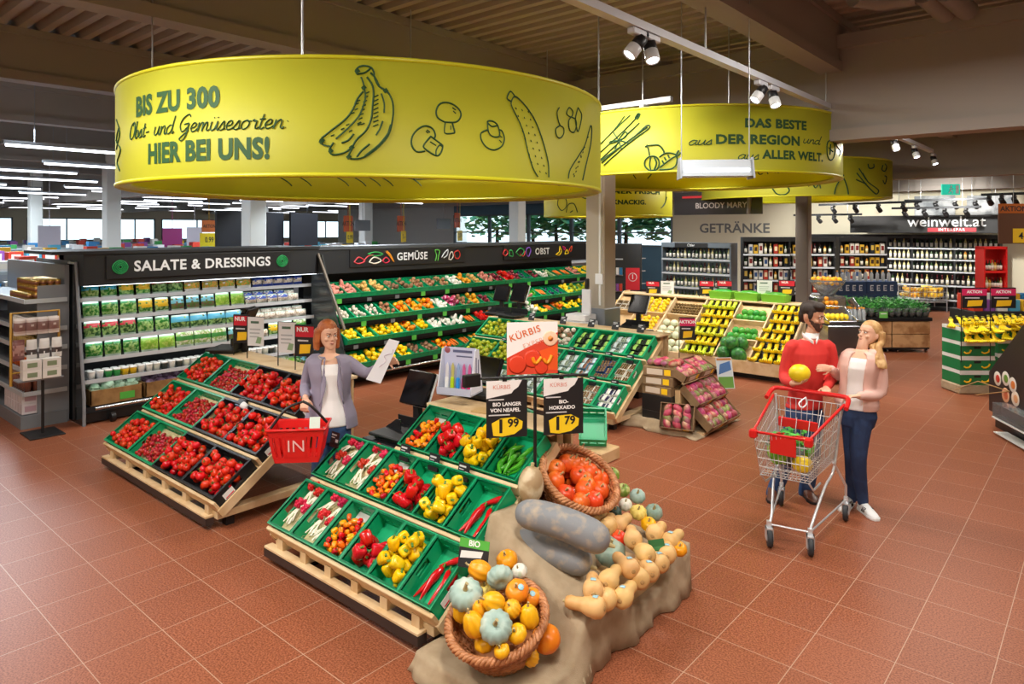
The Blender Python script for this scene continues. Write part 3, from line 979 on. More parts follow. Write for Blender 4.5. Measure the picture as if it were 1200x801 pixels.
GLY = {'a': (1.0, [[(.75, .85), (.4, 1), (.05, .6), (.15, .1), (.45, .05), (.75, .5), (.8, 1), (.78, .3), (.95, .02), (1.1, .2)]]),
  'u': (1.0, [[(.1, 1), (.1, .3), (.3, .02), (.6, .25), (.75, 1), (.75, .3), (.92, .02), (1.08, .2)]]),
  'n': (.95, [[(.1, 1), (.1, 0), (.2, .6), (.5, 1), (.68, .75), (.68, .2), (.85, .02), (1.0, .2)]]),
  'd': (1.0, [[(.75, .85), (.4, 1), (.05, .6), (.15, .1), (.45, .05), (.75, .5), (.85, 2.0), (.8, .3), (.97, .02), (1.1, .2)]]),
  's': (.72, [[(-.05, .1), (.4, 1), (.5, .6), (.55, .2), (.3, 0), (.05, .12)], [(.3, 0), (.7, .15)]]),
  'b': (.85, [[(.1, 2), (.08, .3), (.3, 0), (.65, .3), (.6, .85), (.3, .95), (.12, .6)]]),
  't': (.6, [[(.25, 1.6), (.2, .2), (.4, .0), (.6, .2)], [(.0, 1.05), (.5, 1.1)]]),
  'e': (.8, [[(.0, .4), (.5, .55), (.55, .9), (.3, 1), (.06, .6), (.2, .08), (.5, .05), (.8, .3)]]),
  'm': (1.4, [[(.1, 1), (.1, 0), (.2, .6), (.45, 1), (.6, .75), (.6, 0), (.7, .6), (.95, 1), (1.1, .75), (1.1, .2), (1.27, .02), (1.4, .2)]]),
  'o': (.9, [[(.5, 1), (.1, .8), (.05, .3), (.35, 0), (.7, .3), (.7, .8), (.45, 1), (.6, .85), (.9, .9)]]),
  'r': (.75, [[(.1, .9), (.25, 1.05), (.25, .85), (.5, .9), (.5, .3), (.65, .02), (.85, .2)]]),
  '-': (.8, [[(.1, .5), (.6, .55)]]), ':': (.5, [[(.2, .1), (.24, .14)], [(.2, .8), (.24, .84)]]), ' ': (.7, []),
  'O': (1.4, [[(.8, 2), (.2, 1.6), (.1, .5), (.5, 0), (1.1, .4), (1.1, 1.5), (.8, 2), (.6, 1.6)]]),
  'G': (1.5, [[(1.2, 1.7), (.9, 2), (.3, 1.6), (.1, .8), (.5, .1), (1.1, .6), (1.15, 1), (.6, .9)], [(1.15, 1), (1.1, -.4), (.7, -.9), (.4, -.6), (1.3, .2)]]),
  'S': (1.2, [[(1.1, 1.7), (.7, 2), (.4, 1.6), (.8, 1), (.8, .3), (.3, 0), (0, .3)]])}
GLY['ü'] = (1.0, GLY['u'][1] + [[(.25, 1.4), (.29, 1.44)], [(.65, 1.4), (.69, 1.44)]])
def script_strokes(txt, slant=.28):
 x, out = 0, []
 for ch in txt:
  adv, st = GLY[ch]
  for s_ in st:
   out.append([(x + p[0] + p[1] * slant, p[1]) for p in arc([(a, b) for a, b in s_], 4)])
  x += adv
 return x, out

class Ring:
 def __init__(s, cx, cy, R, z0, z1, label):
  s.c, s.R, s.z0, s.z1 = (cx, cy), R, z0, z1
  s.o = thing('ring_banner', label, 'hanging banner', T(cx, cy, z0), 'yellow ring banners under the ceiling')
  n = 96
  prof = [(R, 0), (R, z1 - z0), (R - .012, z1 - z0), (R - .012, 0), (R, 0)]
  mb = MB().lathe(prof, n)
  mb.f = [f for f in mb.f if len(f) == 4]
  mb.mi = [0] * len(mb.f); mb.sm = [True] * len(mb.f)
  put('fabric_band', mb.mesh('fabric_band', YEL), s.o)
  for z in (0, z1 - z0):
   put('rim', MB().tube([(math.cos(2 * PI * i / n) * (R - .006), math.sin(2 * PI * i / n) * (R - .006), z) for i in range(n)], .016, 6, 0, None, False, True).mesh('rim', RIM), s.o)
  # hem plate inside
  mb = MB()
  mb.lathe([(R - .016, .0), (R - .1, .01), (R - .1, .03), (R - .016, .02)], n)
  mb.f = [f for f in mb.f if len(f) == 4]; mb.mi = [0] * len(mb.f); mb.sm = [True] * len(mb.f)
  put('hem', mb.mesh('hem', RIM), s.o)
  for k in range(4):
   a = .7 + k * PI / 2
   put('hanging_rod', MB().tube([(math.cos(a) * (R - .006), math.sin(a) * (R - .006), z1 - z0), (math.cos(a) * (R - .006), math.sin(a) * (R - .006), 5.04 - z0)], .008, 5).mesh('hanging_rod', WIRE), s.o)
  s.print = MB()
 def hit(s, px, py, far=False):
  d = ray(px, py)
  ox, oy = -s.c[0], -s.c[1]
  R = s.R if not far else s.R - .012
  a = d.x ** 2 + d.y ** 2
  b = 2 * (ox * d.x + oy * d.y)
  c = ox * ox + oy * oy - R * R
  D = max(b * b - 4 * a * c, 0)
  t = (-b + (math.sqrt(D) if far else -math.sqrt(D))) / (2 * a)
  return math.atan2(oy + d.y * t, ox + d.x * t), EYE + d.z * t
 def pt(s, th, z, far=False):
  r = s.R + .003 if not far else s.R - .0155
  return (math.cos(th) * r, math.sin(th) * r, z - s.z0)
 def stroke(s, pix, w=.006, far=False, smooth=True):
  uv = []
  for p in pix:
   th, z = s.hit(p[0], p[1], far)
   uv.append((th, z))
  if smooth and len(uv) > 2:
   uv = [tuple(q) for q in arc(uv, 4)]
  s.print.tube([s.pt(th, min(max(z, s.z0 + .02), s.z1 - .02), far) for th, z in uv], w, 4, 0, None, False, False, False)
 def words(s, txt, px, py, h, px2, bold=.045, script=False, w=.006):
  """lettering whose left base corner is at (px, py) and whose right end is at px2"""
  th, z = s.hit(px, py)
  th2, z2 = s.hit(px2, py)
  L = (th2 - th) * s.R
  if script:
   adv, st = script_strokes(txt)
   k = L / adv
   for q in st:
    s.print.tube([s.pt(th + x * k / s.R, z + y * h) for x, y in q], w, 4, 0, None, False, False, False)
   return
  vs, fs = text_mesh(txt, 1.0, bold=bold, align='LEFT', space=1.05)
  x0, x1 = min(v[0] for v in vs), max(v[0] for v in vs)
  y0 = min(v[1] for v in vs)
  y1 = max(v[1] for v in vs)
  s.print.add([s.pt(th + (v[0] - x0) / (x1 - x0) * L / s.R, z + (v[1] - y0) / (y1 - y0) * h) for v in vs], fs)
 def done(s):
  put('print', s.print.mesh('print', DGR), s.o)

def zoomed(x0, y0, k):
 return lambda pts: [(x0 + a / k, y0 + b / k) for a, b in pts]

A = Ring(-4.97, 3.83, 2.0, 2.78, 3.49, 'largest yellow ring banner in front, printed with bananas, mushrooms and cucumber')
A.words('BIS ZU 300', 160, 138, .14, 258)
A.words('Obst- und Gemüsesorten:', 152, 164, .055, 338, script=True, w=.0045)
A.words('HIER BEI UNS!', 174, 193, .138, 316)
z = zoomed(360, 65, 5.933)
for q in ([(345, 130), (338, 105), (360, 80), (400, 72), (445, 85), (465, 120), (470, 160), (500, 215), (560, 255), (595, 330), (595, 430), (570, 540), (520, 610), (440, 680), (370, 715), (300, 718)],
   [(375, 150), (390, 190), (400, 240), (405, 290), (390, 350), (360, 420), (290, 500), (200, 580)], [(415, 150), (450, 200), (462, 260), (455, 350), (445, 440), (410, 520), (340, 590), (300, 670), (280, 715)],
   [(390, 250), (350, 300), (320, 370), (270, 440), (170, 520), (100, 575)], [(95, 580), (110, 620), (160, 630)], [(185, 605), (155, 655), (180, 690), (260, 675), (320, 630)], [(345, 130), (400, 120), (440, 90)],
   [(515, 265), (535, 330), (535, 400)], [(525, 455), (505, 510), (478, 555)], [(325, 545), (285, 590), (240, 608)], [(435, 615), (380, 660), (345, 705)], [(440, 120), (470, 150), (500, 210)], [(560, 545), (500, 620), (400, 700)], [(580, 480), (545, 580), (470, 660)]):
 A.stroke(z(q), .006)
for k in range(8):
 A.stroke(z([(465 + k * -1, 290 + k * 29), (495, 275 + k * 29)]), .004)
 A.stroke(z([(405 - 8 * k, 265 + 30 * k), (432 - 8 * k, 252 + 30 * k)]), .004)
for a, b in ((345, 320), (335, 340), (330, 378), (305, 405), (270, 485), (235, 515), (165, 560), (290, 530), (350, 485), (375, 480)):
 A.stroke(z([(a, b), (a + 24, b - 10)]), .004)
for a, b in ((100, 600), (105, 590), (165, 665), (290, 705), (310, 640), (545, 245), (395, 225), (350, 110)):
 A.stroke(z([(a - 8, b - 10), (a + 8, b + 10)]), .014)
z = zoomed(470, 100, 5.0)
for q in ([(255, 215), (215, 190), (205, 150), (225, 110), (265, 100), (310, 115), (345, 150), (348, 185), (320, 215), (255, 215)], [(258, 218), (253, 265), (262, 282), (305, 280), (312, 270), (300, 222)],
   [(140, 385), (90, 388), (62, 350), (65, 300), (100, 255), (145, 237), (185, 255), (200, 290), (195, 310)], [(175, 297), (135, 345), (140, 372), (205, 412), (232, 395), (243, 360), (235, 345), (175, 300)], [(205, 412), (205, 380), (225, 350), (243, 358)],
   [(505, 260), (468, 280), (470, 320), (500, 362), (545, 378), (590, 355), (604, 310), (590, 268), (570, 258)], [(505, 212), (512, 275), (540, 300), (575, 295), (565, 235), (535, 210), (505, 212), (530, 240), (565, 235)],
   [(800, 535), (770, 480), (740, 380), (720, 290), (690, 210), (650, 130), (645, 95), (665, 65), (700, 90), (750, 150), (790, 220), (830, 330), (860, 450), (864, 538)], [(645, 95), (620, 75), (640, 35), (670, 70)],
   [(925, 130), (912, 160), (920, 210), (930, 235)], [(930, 235), (905, 255), (910, 295), (930, 308), (950, 285), (950, 250), (930, 235)], [(970, 150), (985, 130), (1005, 155), (995, 185), (970, 170), (970, 150)], [(995, 185), (980, 210), (985, 260), (1010, 275), (1025, 240), (1020, 200), (995, 185)],
   [(1035, 130), (1020, 190), (1025, 240), (1035, 270), (1050, 220), (1055, 170), (1035, 130)], [(978, 545), (990, 490), (1040, 410), (1075, 350), (1098, 270), (1110, 235), (1115, 270), (1108, 350), (1085, 450), (1062, 555)]):
 A.stroke(z(q), .0055)
for i in range(9):
 for j in range(3):
  A.stroke(z([(690 + 9 * i + 36 * j - 20 + i * 4, 130 + 45 * i + 10 * j), (694 + 9 * i + 36 * j - 20 + i * 4, 140 + 45 * i + 10 * j)]), .004)
for i in range(7):
 A.stroke(z([(1095 - 14 * i, 300 + 36 * i), (1092 - 14 * i, 308 + 36 * i)]), .004)
 A.stroke(z([(1075 - 10 * i, 360 + 28 * i), (1072 - 10 * i, 368 + 28 * i)]), .004)
for q in ([(300, 130), (320, 145)], [(305, 150), (320, 165)], [(150, 260), (170, 275)], [(145, 270), (160, 280)], [(575, 290), (590, 305)], [(575, 320), (588, 335)], [(290, 235), (290, 260)], [(170, 330), (205, 352)]):
 A.stroke(z(q), .004)
for x in (328, 351, 395, 415, 432, 447, 480):    # prints on the inside of the band, seen under the rim
 A.stroke([(x, 207.5), (x + 9, 213), (x + 14, 218)], .006, True)
A.stroke([(465, 206), (490, 210), (520, 207)], .006, True)
A.stroke([(640, 208), (655, 217), (668, 212)], .006, True)
A.stroke([(140, 150), (137, 165), (142, 175), (138, 190), (141, 200)], .006)
A.stroke([(137, 140), (141, 155), (137, 175)], .005)
A.done()

B = Ring(-4.59, 9.06, 2.0, 3.12, 3.87, 'yellow ring banner with asparagus bundle and onions, half behind the front ring')
B.words('DAS BESTE', 873, 149.5, .11, 945)
B.words('aus', 806, 170, .055, 834, script=True, w=.006)
B.words('DER REGION', 839, 169, .115, 937)
B.words('und', 940, 167.5, .05, 960, script=True, w=.006)
B.words('aus', 864, 186.5, .055, 889, script=True, w=.006)
B.words('ALLER WELT.', 893, 186, .105, 964)
z = zoomed(700, 120, 7.5)
for q in ([(20, 375), (150, 240), (240, 120)], [(25, 440), (200, 280), (330, 150), (370, 100)], [(150, 245), (290, 110)], [(30, 500), (180, 360), (370, 180)], [(40, 530), (230, 370), (440, 215)], [(60, 550), (270, 365), (450, 230), (430, 205), (300, 320), (20, 520)], [(330, 140), (355, 100), (375, 105), (350, 150)],
   [(140, 260), (185, 330), (215, 410)], [(185, 330), (240, 260), (262, 275), (240, 310), (190, 330)], [(185, 335), (120, 340), (108, 360), (150, 350), (185, 335)], [(190, 330), (240, 345), (280, 360)], [(185, 340), (155, 410)],
   [(440, 380), (480, 375), (540, 375), (580, 420), (585, 445)], [(440, 380), (420, 390)], [(435, 370), (450, 420), (460, 470)], [(460, 600), (420, 560), (420, 510), (460, 475), (510, 475), (540, 510), (540, 560), (510, 595), (460, 600)], [(470, 480), (460, 540), (470, 595)], [(500, 480), (520, 530), (500, 590)],
   [(545, 480), (600, 445), (670, 450), (700, 480), (690, 550), (640, 585), (545, 590)], [(700, 470), (735, 440)], [(690, 460), (715, 420)], [(550, 570), (640, 500), (690, 470)], [(570, 510), (585, 540)], [(590, 480), (605, 510)], [(620, 460), (635, 490)]):
 B.stroke(z(q), .009)
z = zoomed(840, 120, 5.714)
for q in ([(735, 290), (745, 260), (775, 260), (790, 310), (780, 370), (755, 385), (738, 350), (735, 290)], [(800, 190), (785, 240), (800, 290), (825, 330), (815, 360)], [(790, 190), (805, 170)], [(745, 300), (775, 330)], [(760, 280), (755, 350)]):
 B.stroke(z(q), .009)
for q in ([(270, 448), (285, 480), (310, 475)], [(330, 450), (345, 480)], [(380, 450), (410, 470), (430, 460)], [(390, 470), (420, 452)], [(610, 455), (640, 465), (720, 468)]):
 B.stroke(z(q), .009, True)
z = zoomed(700, 120, 7.5)
B.stroke(z([(315, 635), (340, 670)]), .009, True)
B.stroke(z([(475, 630), (440, 670)]), .01, True)
B.done()

Dn = Ring(-5.47, 15.75, 2.0, 3.12, 3.87, 'yellow ring banner farthest back, with leek drawing, right of the others')
z = zoomed(840, 120, 5.714)
for q in ([(370, 570), (400, 610), (450, 620), (485, 590), (470, 560)], [(610, 560), (640, 545), (660, 570), (685, 545), (695, 575)], [(785, 620), (800, 560), (840, 500), (870, 560), (880, 615)], [(840, 500), (850, 485)], [(935, 470), (1000, 550), (1060, 610), (1080, 600), (1075, 580), (1010, 530), (950, 440)], [(930, 515), (1000, 545)], [(975, 470), (1010, 530)],
   [(1010, 410), (1020, 440), (1050, 435), (1050, 410)], [(1110, 420), (1105, 450), (1125, 460), (1135, 430), (1125, 410)], [(1110, 520), (1125, 545), (1135, 500), (1120, 490)]):
 Dn.stroke(z(q), .014)
Dn.done()

E_ = Ring(-7.25, 11.06, 1.2, 2.70, 3.40, 'small low yellow ring banner with cherries print beside the column top')
z = zoomed(630, 215, 4.444)
E_.words('IMMER FRISCH', 705.5, 227, .085, 773)
E_.words('und', 702, 240, .045, 716, script=True, w=.006)
E_.words('KNACKIG.', 718, 239.5, .085, 757)
for q in ([(110, 75), (105, 110), (125, 140), (150, 120), (148, 80), (120, 68)], [(150, 150), (160, 110), (190, 105), (208, 150)], [(170, 150), (185, 140)], [(645, 125), (665, 90), (668, 40)], [(640, 128), (660, 110), (672, 70)], [(215, 60), (250, 78), (275, 60)]):
 E_.stroke(z(q), .009)
E_.done()

# ------------------------------------------------------------------ tracks, spots, ducts, hanging lamp
TRK = mat('track_white', '#c9ced6', 0.4)
SPW = mat('spot_white', '#d9dde0', 0.35)
BULB = mat('lit_lens', '#ffffff', 0.3, emit=14)
def track(name, a, b, label, rods=(), zc=5.04, w=.03, m=None):
 a, b = Vector(a), Vector(b)
 t = thing(name, label, 'light track', T(*((a + b) / 2)))
 inv = T(*(-(a + b) / 2))
 d = (b - a).normalized()
 n = Vector((-d.y, d.x, 0)) * w
 up = Vector((0, 0, .03))
 mb = MB().loft([[a + n - up, a - n - up, a - n + up, a + n + up], [b + n - up, b - n - up, b - n + up, b + n + up]], 0, None, True, False)
 put('rail', mb.mesh('rail', m or TRK), t).matrix_local = inv
 for k in rods:
  p = a + (b - a) * k
  put('rod', MB().tube([p, (p.x, p.y, zc)], .008, 5).mesh('rod', WIRE), t).matrix_local = inv
 return t
def spot(pos, aim, label, black=False, s=1.0):
 """head of a track spot: adapter, black neck, white barrel and the lit lens"""
 t = thing('track_spotlight', label, 'spotlight', T(*pos), 'track spotlights')
 put('adapter', MB().cbox(-.03 * s, -.11 * s, -.05 * s, .03 * s, .11 * s, -.001, .008).mesh('adapter', TRK if not black else BLACK), t)
 d = (Vector(aim) - Vector(pos)).normalized()
 Mx = T(0, 0, -.10 * s) @ d.to_track_quat('-Z', 'Y').to_matrix().to_4x4() @ SC(s)
 put('neck', MB().tube([(0, 0, -.04 * s), (0, 0, -.12 * s)], .014 * s, 6).lathe([(.03, .06), (.048, .05), (.05, -.03), (.046, -.035)], 14, 0, Mx).mesh('neck', BLACK), t)
 put('barrel', MB().lathe([(.046, -.03), (.053, -.035), (.055, -.12), (.05, -.125), (.047, -.11)], 14, 0, Mx).mesh('barrel', SPW if not black else BLACK), t)
 put('lens', MB().lathe([(.046, -.112), (.03, -.114), (0, -.115)], 14, 0, Mx).mesh('lens', BULB), t)
 return t
TX, TZ = -2.64, 3.95
track('light_track', (TX, 1.0, TZ), (TX, 15.2, TZ), 'long white light track running under the ceiling beam to the back', (.15, .32, .55, .8), w=.04)
ks = {(748, 50): 'nearest pair of spots on the long white track, left head', (762, 54): 'nearest pair of spots on the long white track, right head', (892, 107): 'second pair of spots before the middle ring, left head', (906, 111): 'second pair of spots before the middle ring, right head',
  (990, 145): 'single spotlight at the right edge of the middle ring', (1048, 170): 'spotlight on the long track, first of three beyond the ring', (1072, 179): 'spotlight on the long track, second of three beyond the ring', (1094, 188): 'spotlight on the long track, last one'}
for (px, py), lb in ks.items():
 p = on_x(px, py, TX)
 y = p.y
 spot((TX, y, TZ - .03), (TX - 1.0 if 'left' in lb else TX + .2, y - 1.6, 1.6) if 'left' in lb or 'single' in lb else (TX + 1.2, y - .9, .6), lb)
ty = 7.4
p0, p1 = on_y(640, 133, ty), on_y(787, 116, ty)
track('light_track', (p0.x - 2, ty, p1.z), (p1.x, ty, p1.z), 'short pale light track crossing above the middle ring', (.9,), w=.035)
p = on_y(757, 127, ty)
spot((p.x, ty, p1.z - .03), (p.x - .4, ty + 1.2, 1.0), 'spotlight on the short track, over the asparagus drawing')
# rows of fluorescent strips over the far store
TUBE = mat('lit_tube', '#f4f8ff', 0.3, emit=5)
for i, sx_ in enumerate((-12.6, -15.6, -17.9, -20.6, -23.8, -25.6, -28.6, -31.8, -33.6, -36.6, -39.8, -43.6, -47.6)):
 for j in range(6 if sx_ > -36 else 8):
  y0 = -1.2 + 4.0 * j + (1.3 if i % 2 else 0)
  t = thing('strip_light', 'long white strip light, %s row beyond the green crate wall, %s in line' % (ORD[i], ORD[j]), 'strip light', T(sx_, y0, 3.72), 'strip lights over the far store')
  put('housing', MB().box(-.05, 0, .03, .05, 2.6, .08).box(-.004, .4, .08, .004, .41, 1.28).box(-.004, 2.1, .08, .004, 2.11, 1.28).mesh('housing', GREYM), t)
  put('tube', MB().tube([(0, .03, .01), (0, 2.57, .01)], .022, 6).mesh('tube', TUBE), t)
# ducts
DUCT = mat('grey_duct', '#8a8782', 0.5)
p = on_y(691, 110, 9.6)
q = on_y(775, 60, 9.6)
zt_ = on_y(690, 52, 9.6).z
pts = arc([(p.x, 9.6, 3.3), (p.x, 9.6, zt_ - .3), (p.x + .12, 9.6, zt_ - .08), (p.x + .4, 9.6, zt_), (q.x - .4, 9.6, zt_), (q.x - .12, 9.6, zt_ - .1), (q.x, 9.6, zt_ - .4), (q.x, 9.6, 3.6)], 4)
tag(MB().tube(pts, .17, 14).build('ventilation_duct', DUCT), 'grey round duct arching down behind the two front rings', 'duct')
for i, (a, b) in enumerate((((1082, -8), (1108, 16)), ((1108, -10), (1134, 13)))):
 a_, b_ = on_z(a[0], a[1], 4.75), on_z(b[0], b[1], 4.7)
 tag(MB().tube([a_, b_], .1, 12).build('ceiling_pipe', DUCT), 'thick grey pipe under the ceiling at the upper right, %s of two' % ('left' if i == 0 else 'right'), 'pipe')
tag(MB().tube([on_z(1000, -3, 4.72), on_z(1030, 2, 4.72), on_z(1072, -4, 4.72)], .09, 10).build('ceiling_pipe', DUCT), 'grey bent pipe left of the two thick pipes at the upper right', 'pipe')
# hanging heat lamp over the stand
hp = on_z(838, 207, 2.93)
t = thing('hanging_lamp', 'hanging metal lamp with two lit tubes before the middle ring', 'hanging lamp', T(*hp) @ RZ(YAW - .1))
put('hood', MB().prism([(-.11, 0), (.11, 0), (.055, .15), (-.055, .15)], -.31, .31, 0, RX(PI / 2) @ RY(0)).mesh('hood', mat('lamp_hood', '#cfd8e0', .25, metal=.5)), t).matrix_local = RZ(PI / 2) @ T(0, 0, 0)
put('end_plate', MB().prism([(-.13, -.02), (.13, -.02), (.06, .17), (-.06, .17)], .31, .325, 0, RZ(PI / 2) @ RX(PI / 2)).prism([(-.13, -.02), (.13, -.02), (.06, .17), (-.06, .17)], -.325, -.31, 0, RZ(PI / 2) @ RX(PI / 2)).mesh('end_plate', GREYM), t)
for dy in (-.09, .09):
 put('tube', MB().tube([(-.28, dy, .05), (.28, dy, .05)], .02, 8).mesh('tube', mat('lamp_tube', '#f6fbff', .3, emit=4)), t)
for dx in (-.3, .3):
 put('cable', MB().tube([(dx, 0, .16), (dx, 0, 5.04 - hp.z)], .005, 5).mesh('cable', WIRE), t)
p = on_x(990, 152, TX)
th, z = B.hit(955, 207)
lamp('SPOT', 'track_or_fill_spot', (p.x + .02, p.y - .12, p.z - .25), 45, (1, 1, .95), target=(B.c[0] + B.R * math.cos(th), B.c[1] + B.R * math.sin(th), z), spot_size=.75, spot_blend=.3, shadow_soft_size=.03)
# ------------------------------------------------------------------ the green crate wall and the salad fridge
PANEL = mat('anthracite_panel', '#23262a', 0.5)
PANEL2 = mat('anthracite_top', '#4a4f54', 0.5)
LED = mat('led_strip', '#f2fbff', 0.3, emit=5)
SHELFG = mat('shelf_grey', '#7d8288', 0.4)
WLET = mat('white_lettering', '#eef3f6', 0.5)
RAIL = mat('price_rail', '#c9d0d6', 0.4)
GLASSD = mat('side_glass', '#1c2224', 0.08)

WY0, WY1, WYE = 3.0, 6.4, 13.95
def wall_sign(name, y0, y1, txt, z, size, label, x=-9.72, bold=.02):
 """dark fascia board facing +x, written on"""
 yc = (y0 + y1) / 2
 t = thing('shelf_sign', label, 'sign', T(x, yc, z))
 put('board', MB().cbox(-.03, y0 - yc, -.15, 0, y1 - yc, .15, .004).mesh('board', mat('sign_black', '#1d1f22', .5)), t)
 Mx = face((.004, 0, 0), (0, 1, 0), (0, 0, 1))
 put('lettering', letter(MB(), txt, size, Mx, bold=bold, space=1.08).mesh('lettering', WLET), t)
 return t, Mx
# crate wall body
w = thing('crate_shelf_unit', 'anthracite wall shelf carrying the rows of green crates', 'shelf unit', T(-10.1, 10, 0))
inv = T(-10.1, 10, 0).inverted()
def wp(name, mb, m): put(name, mb.mesh(name, m), w).matrix_local = inv
wp('back_panel', MB().box(-10.35, WY1, 0, -10.2, WYE, 2.16), PANEL)
wp('canopy', MB().box(-10.35, WY1, 1.72, -9.76, WYE, 2.12), PANEL)
wp('top_board', MB().box(-10.5, WY1, 2.12, -9.74, WYE, 2.17), PANEL2)
wp('plinth', MB().box(-10.2, WY1, 0.02, -9.2, WYE, .1), PANEL)
TW = [(-9.5, 1.39, .42), (-9.25, 1.02, .44), (-9.05, .71, .4), (-8.85, .36, .34)]
for i, (tx, tz, ta) in enumerate(TW):
 Ms = T(tx, 0, tz - .1) @ RY(0)
 wp('shelf', MB().box(tx - .75, WY1, tz - .14, tx + .02, WYE, tz - .115), BLACK)
 wp('price_rail', MB().box(tx + .005, WY1, tz - .13, tx + .02, WYE, tz - .06), DARKM)
wp('bumper_rail', MB().tube([(-8.84, WY1, .19), (-8.84, WYE, .19)], .02, 8), STEEL)
for yy in (WY1 + .05, 8.9, 11.4, WYE - .05):
 wp('foot', MB().box(-9.0, yy - .03, 0, -8.9, yy + .03, .22), BLACK)
wp('divider', MB().prism([(-9.95, .05), (-8.95, .05), (-8.95, .3), (-9.65, 2.05), (-9.95, 2.05)], WY1 - .012, WY1 + .012, 0, RX(PI / 2) @ SC(1, 1, -1)), mat('divider_glass', '#3b3f40', .15))
CW = crate_mesh(.295, .4, .12, GREEN, slots=False)
KW = {'sweet': (P_SWP, .034, 'sweet potatoes', 'sweet potato'), 'pot': (P_POT, .036, 'yellow potatoes', 'potato'), 'potd': (P_POTD, .035, 'brown potatoes', 'potato'), 'oni': (P_ONI, .036, 'onions', 'onion'),
  'gar': (P_FEN, .036, 'garlic', 'white bulb'), 'ora': (P_ORA, .036, 'oranges', 'orange'), 'rad': (P_PRED, .04, 'red peppers', 'pepper'), 'beet': (P_DRED, .036, 'red onions', 'red onion'),
  'plum': (P_PLM, .03, 'dark plums', 'plum'), 'whi': (P_WHT, .034, 'white radishes', 'radish'), 'leek': (P_LEEK, .03, 'leeks', 'leek'), 'car': (P_CAR, .026, 'carrots', 'carrot'),
  'lem': (P_LEM, .036, 'lemons', 'lemon'), 'mus': (P_MUS, .034, 'pale mushrooms', 'mushroom'), 'yel': (P_YEL, .04, 'yellow peppers', 'pepper'), 'orp': (P_ORP, .04, 'orange peppers', 'pepper'),
  'pnk': (P_PNK, .044, 'radicchio', 'radicchio'), 'cuc': (P_CUC, .028, 'cucumbers', 'cucumber'), 'app': (P_APP, .037, 'green apples', 'apple'), 'rap': (P_RDP, .038, 'red apples', 'apple'), 'kiw': (P_KIW, .032, 'kiwis', 'kiwi'), 'fen': (P_FEN, .042, 'fennel', 'fennel bulb'), 'bean': (P_GPP[0], .022, 'green peppers', 'pepper')}
CONT = [['sweet', 'sweet', 'pot', 'pot', 'potd', 'potd', 'oni', 'oni', 'oni', 'gar', 'ora', 'pot', 'sweet', 'beet', 'rad', 'beet', 'plum', 'beet', 'whi', 'leek', 'car', 'car', 'sweet', 'lem', 'lem'],
  ['mus', 'mus', 'mus', 'oni', 'orp', 'orp', 'orp', 'whi', 'pnk', 'oni', 'ora', 'beet', 'cuc', 'cuc', 'leek', 'sweet', 'bean', 'car', 'plum', 'plum', 'lem', 'app', 'app', 'lem', 'lem'],
  ['lem', 'lem', 'yel', 'yel', 'orp', 'yel', 'whi', 'gar', 'whi', 'car', 'rad', 'orp', 'fen', 'leek', 'leek', 'fen', 'lem', 'car', 'orp', 'lem', 'lem', 'yel', 'yel', 'rap', 'rap'],
  ['lem', 'yel', 'lem', 'yel', 'potd', 'potd', 'orp', 'car', 'car', 'ora', 'ora', 'rap', 'rap']]
rw = random.Random(21)
pm_green = MB().box(0, -.05, 0, .003, .05, .08).mesh('price_card', GSIGN)
pm_white = MB().box(0, -.045, 0, .003, .045, .06).mesh('price_card', mat('price_card_grey', '#6f7378', .5))
for i, (tx, tz, ta) in enumerate(TW):
 up = ['top', 'second', 'third', 'lowest'][i]
 for k, kind in enumerate(CONT[i]):
  y = WY1 + .04 + .301 * k
  M = T(tx, y, tz - .09) @ RZ(PI / 2) @ RX(ta)
  pr, r_, many, one = KW[kind]
  crate(CW, M, 'green crate of %s, %s on the %s shelf of the crate wall' % (many, ORD[k], up), 'green crates of the crate wall')
  n = 12
  if pr in (P_CAR, P_CUC, P_LEEK) or kind == 'bean':
   for q in range(7):
    pr.spawn(M @ T(.045 + .034 * q, .2 + rw.uniform(-.02, .02), .075 + .02 * (q % 2)) @ RZ(rw.uniform(-.12, .12)) @ RY(rw.uniform(0, 6)), '%s in the %s crate on the %s shelf, crate wall' % (one, ORD[k], up), 'produce of the crate wall', i < 2 and k < 12)
  else:
   fill(M, pr, n if i < 3 else 12, .015, .28, .01, .39, .035, r_ * 1.12, '%s in the %s crate on the %s shelf, crate wall' % (one, ORD[k], up), 'produce of the crate wall', i * 50 + k, parts=False, big=1.16)
  if k % 2 == (i % 2):
   c = put('price_card', pm_green if rw.random() < .55 else pm_white, None, T(tx + .024, y + .16, tz - .14))
   tag(c, 'price card under the %s crate on the %s shelf of the crate wall' % (ORD[k], up), 'price card', 'price cards of the crate wall')
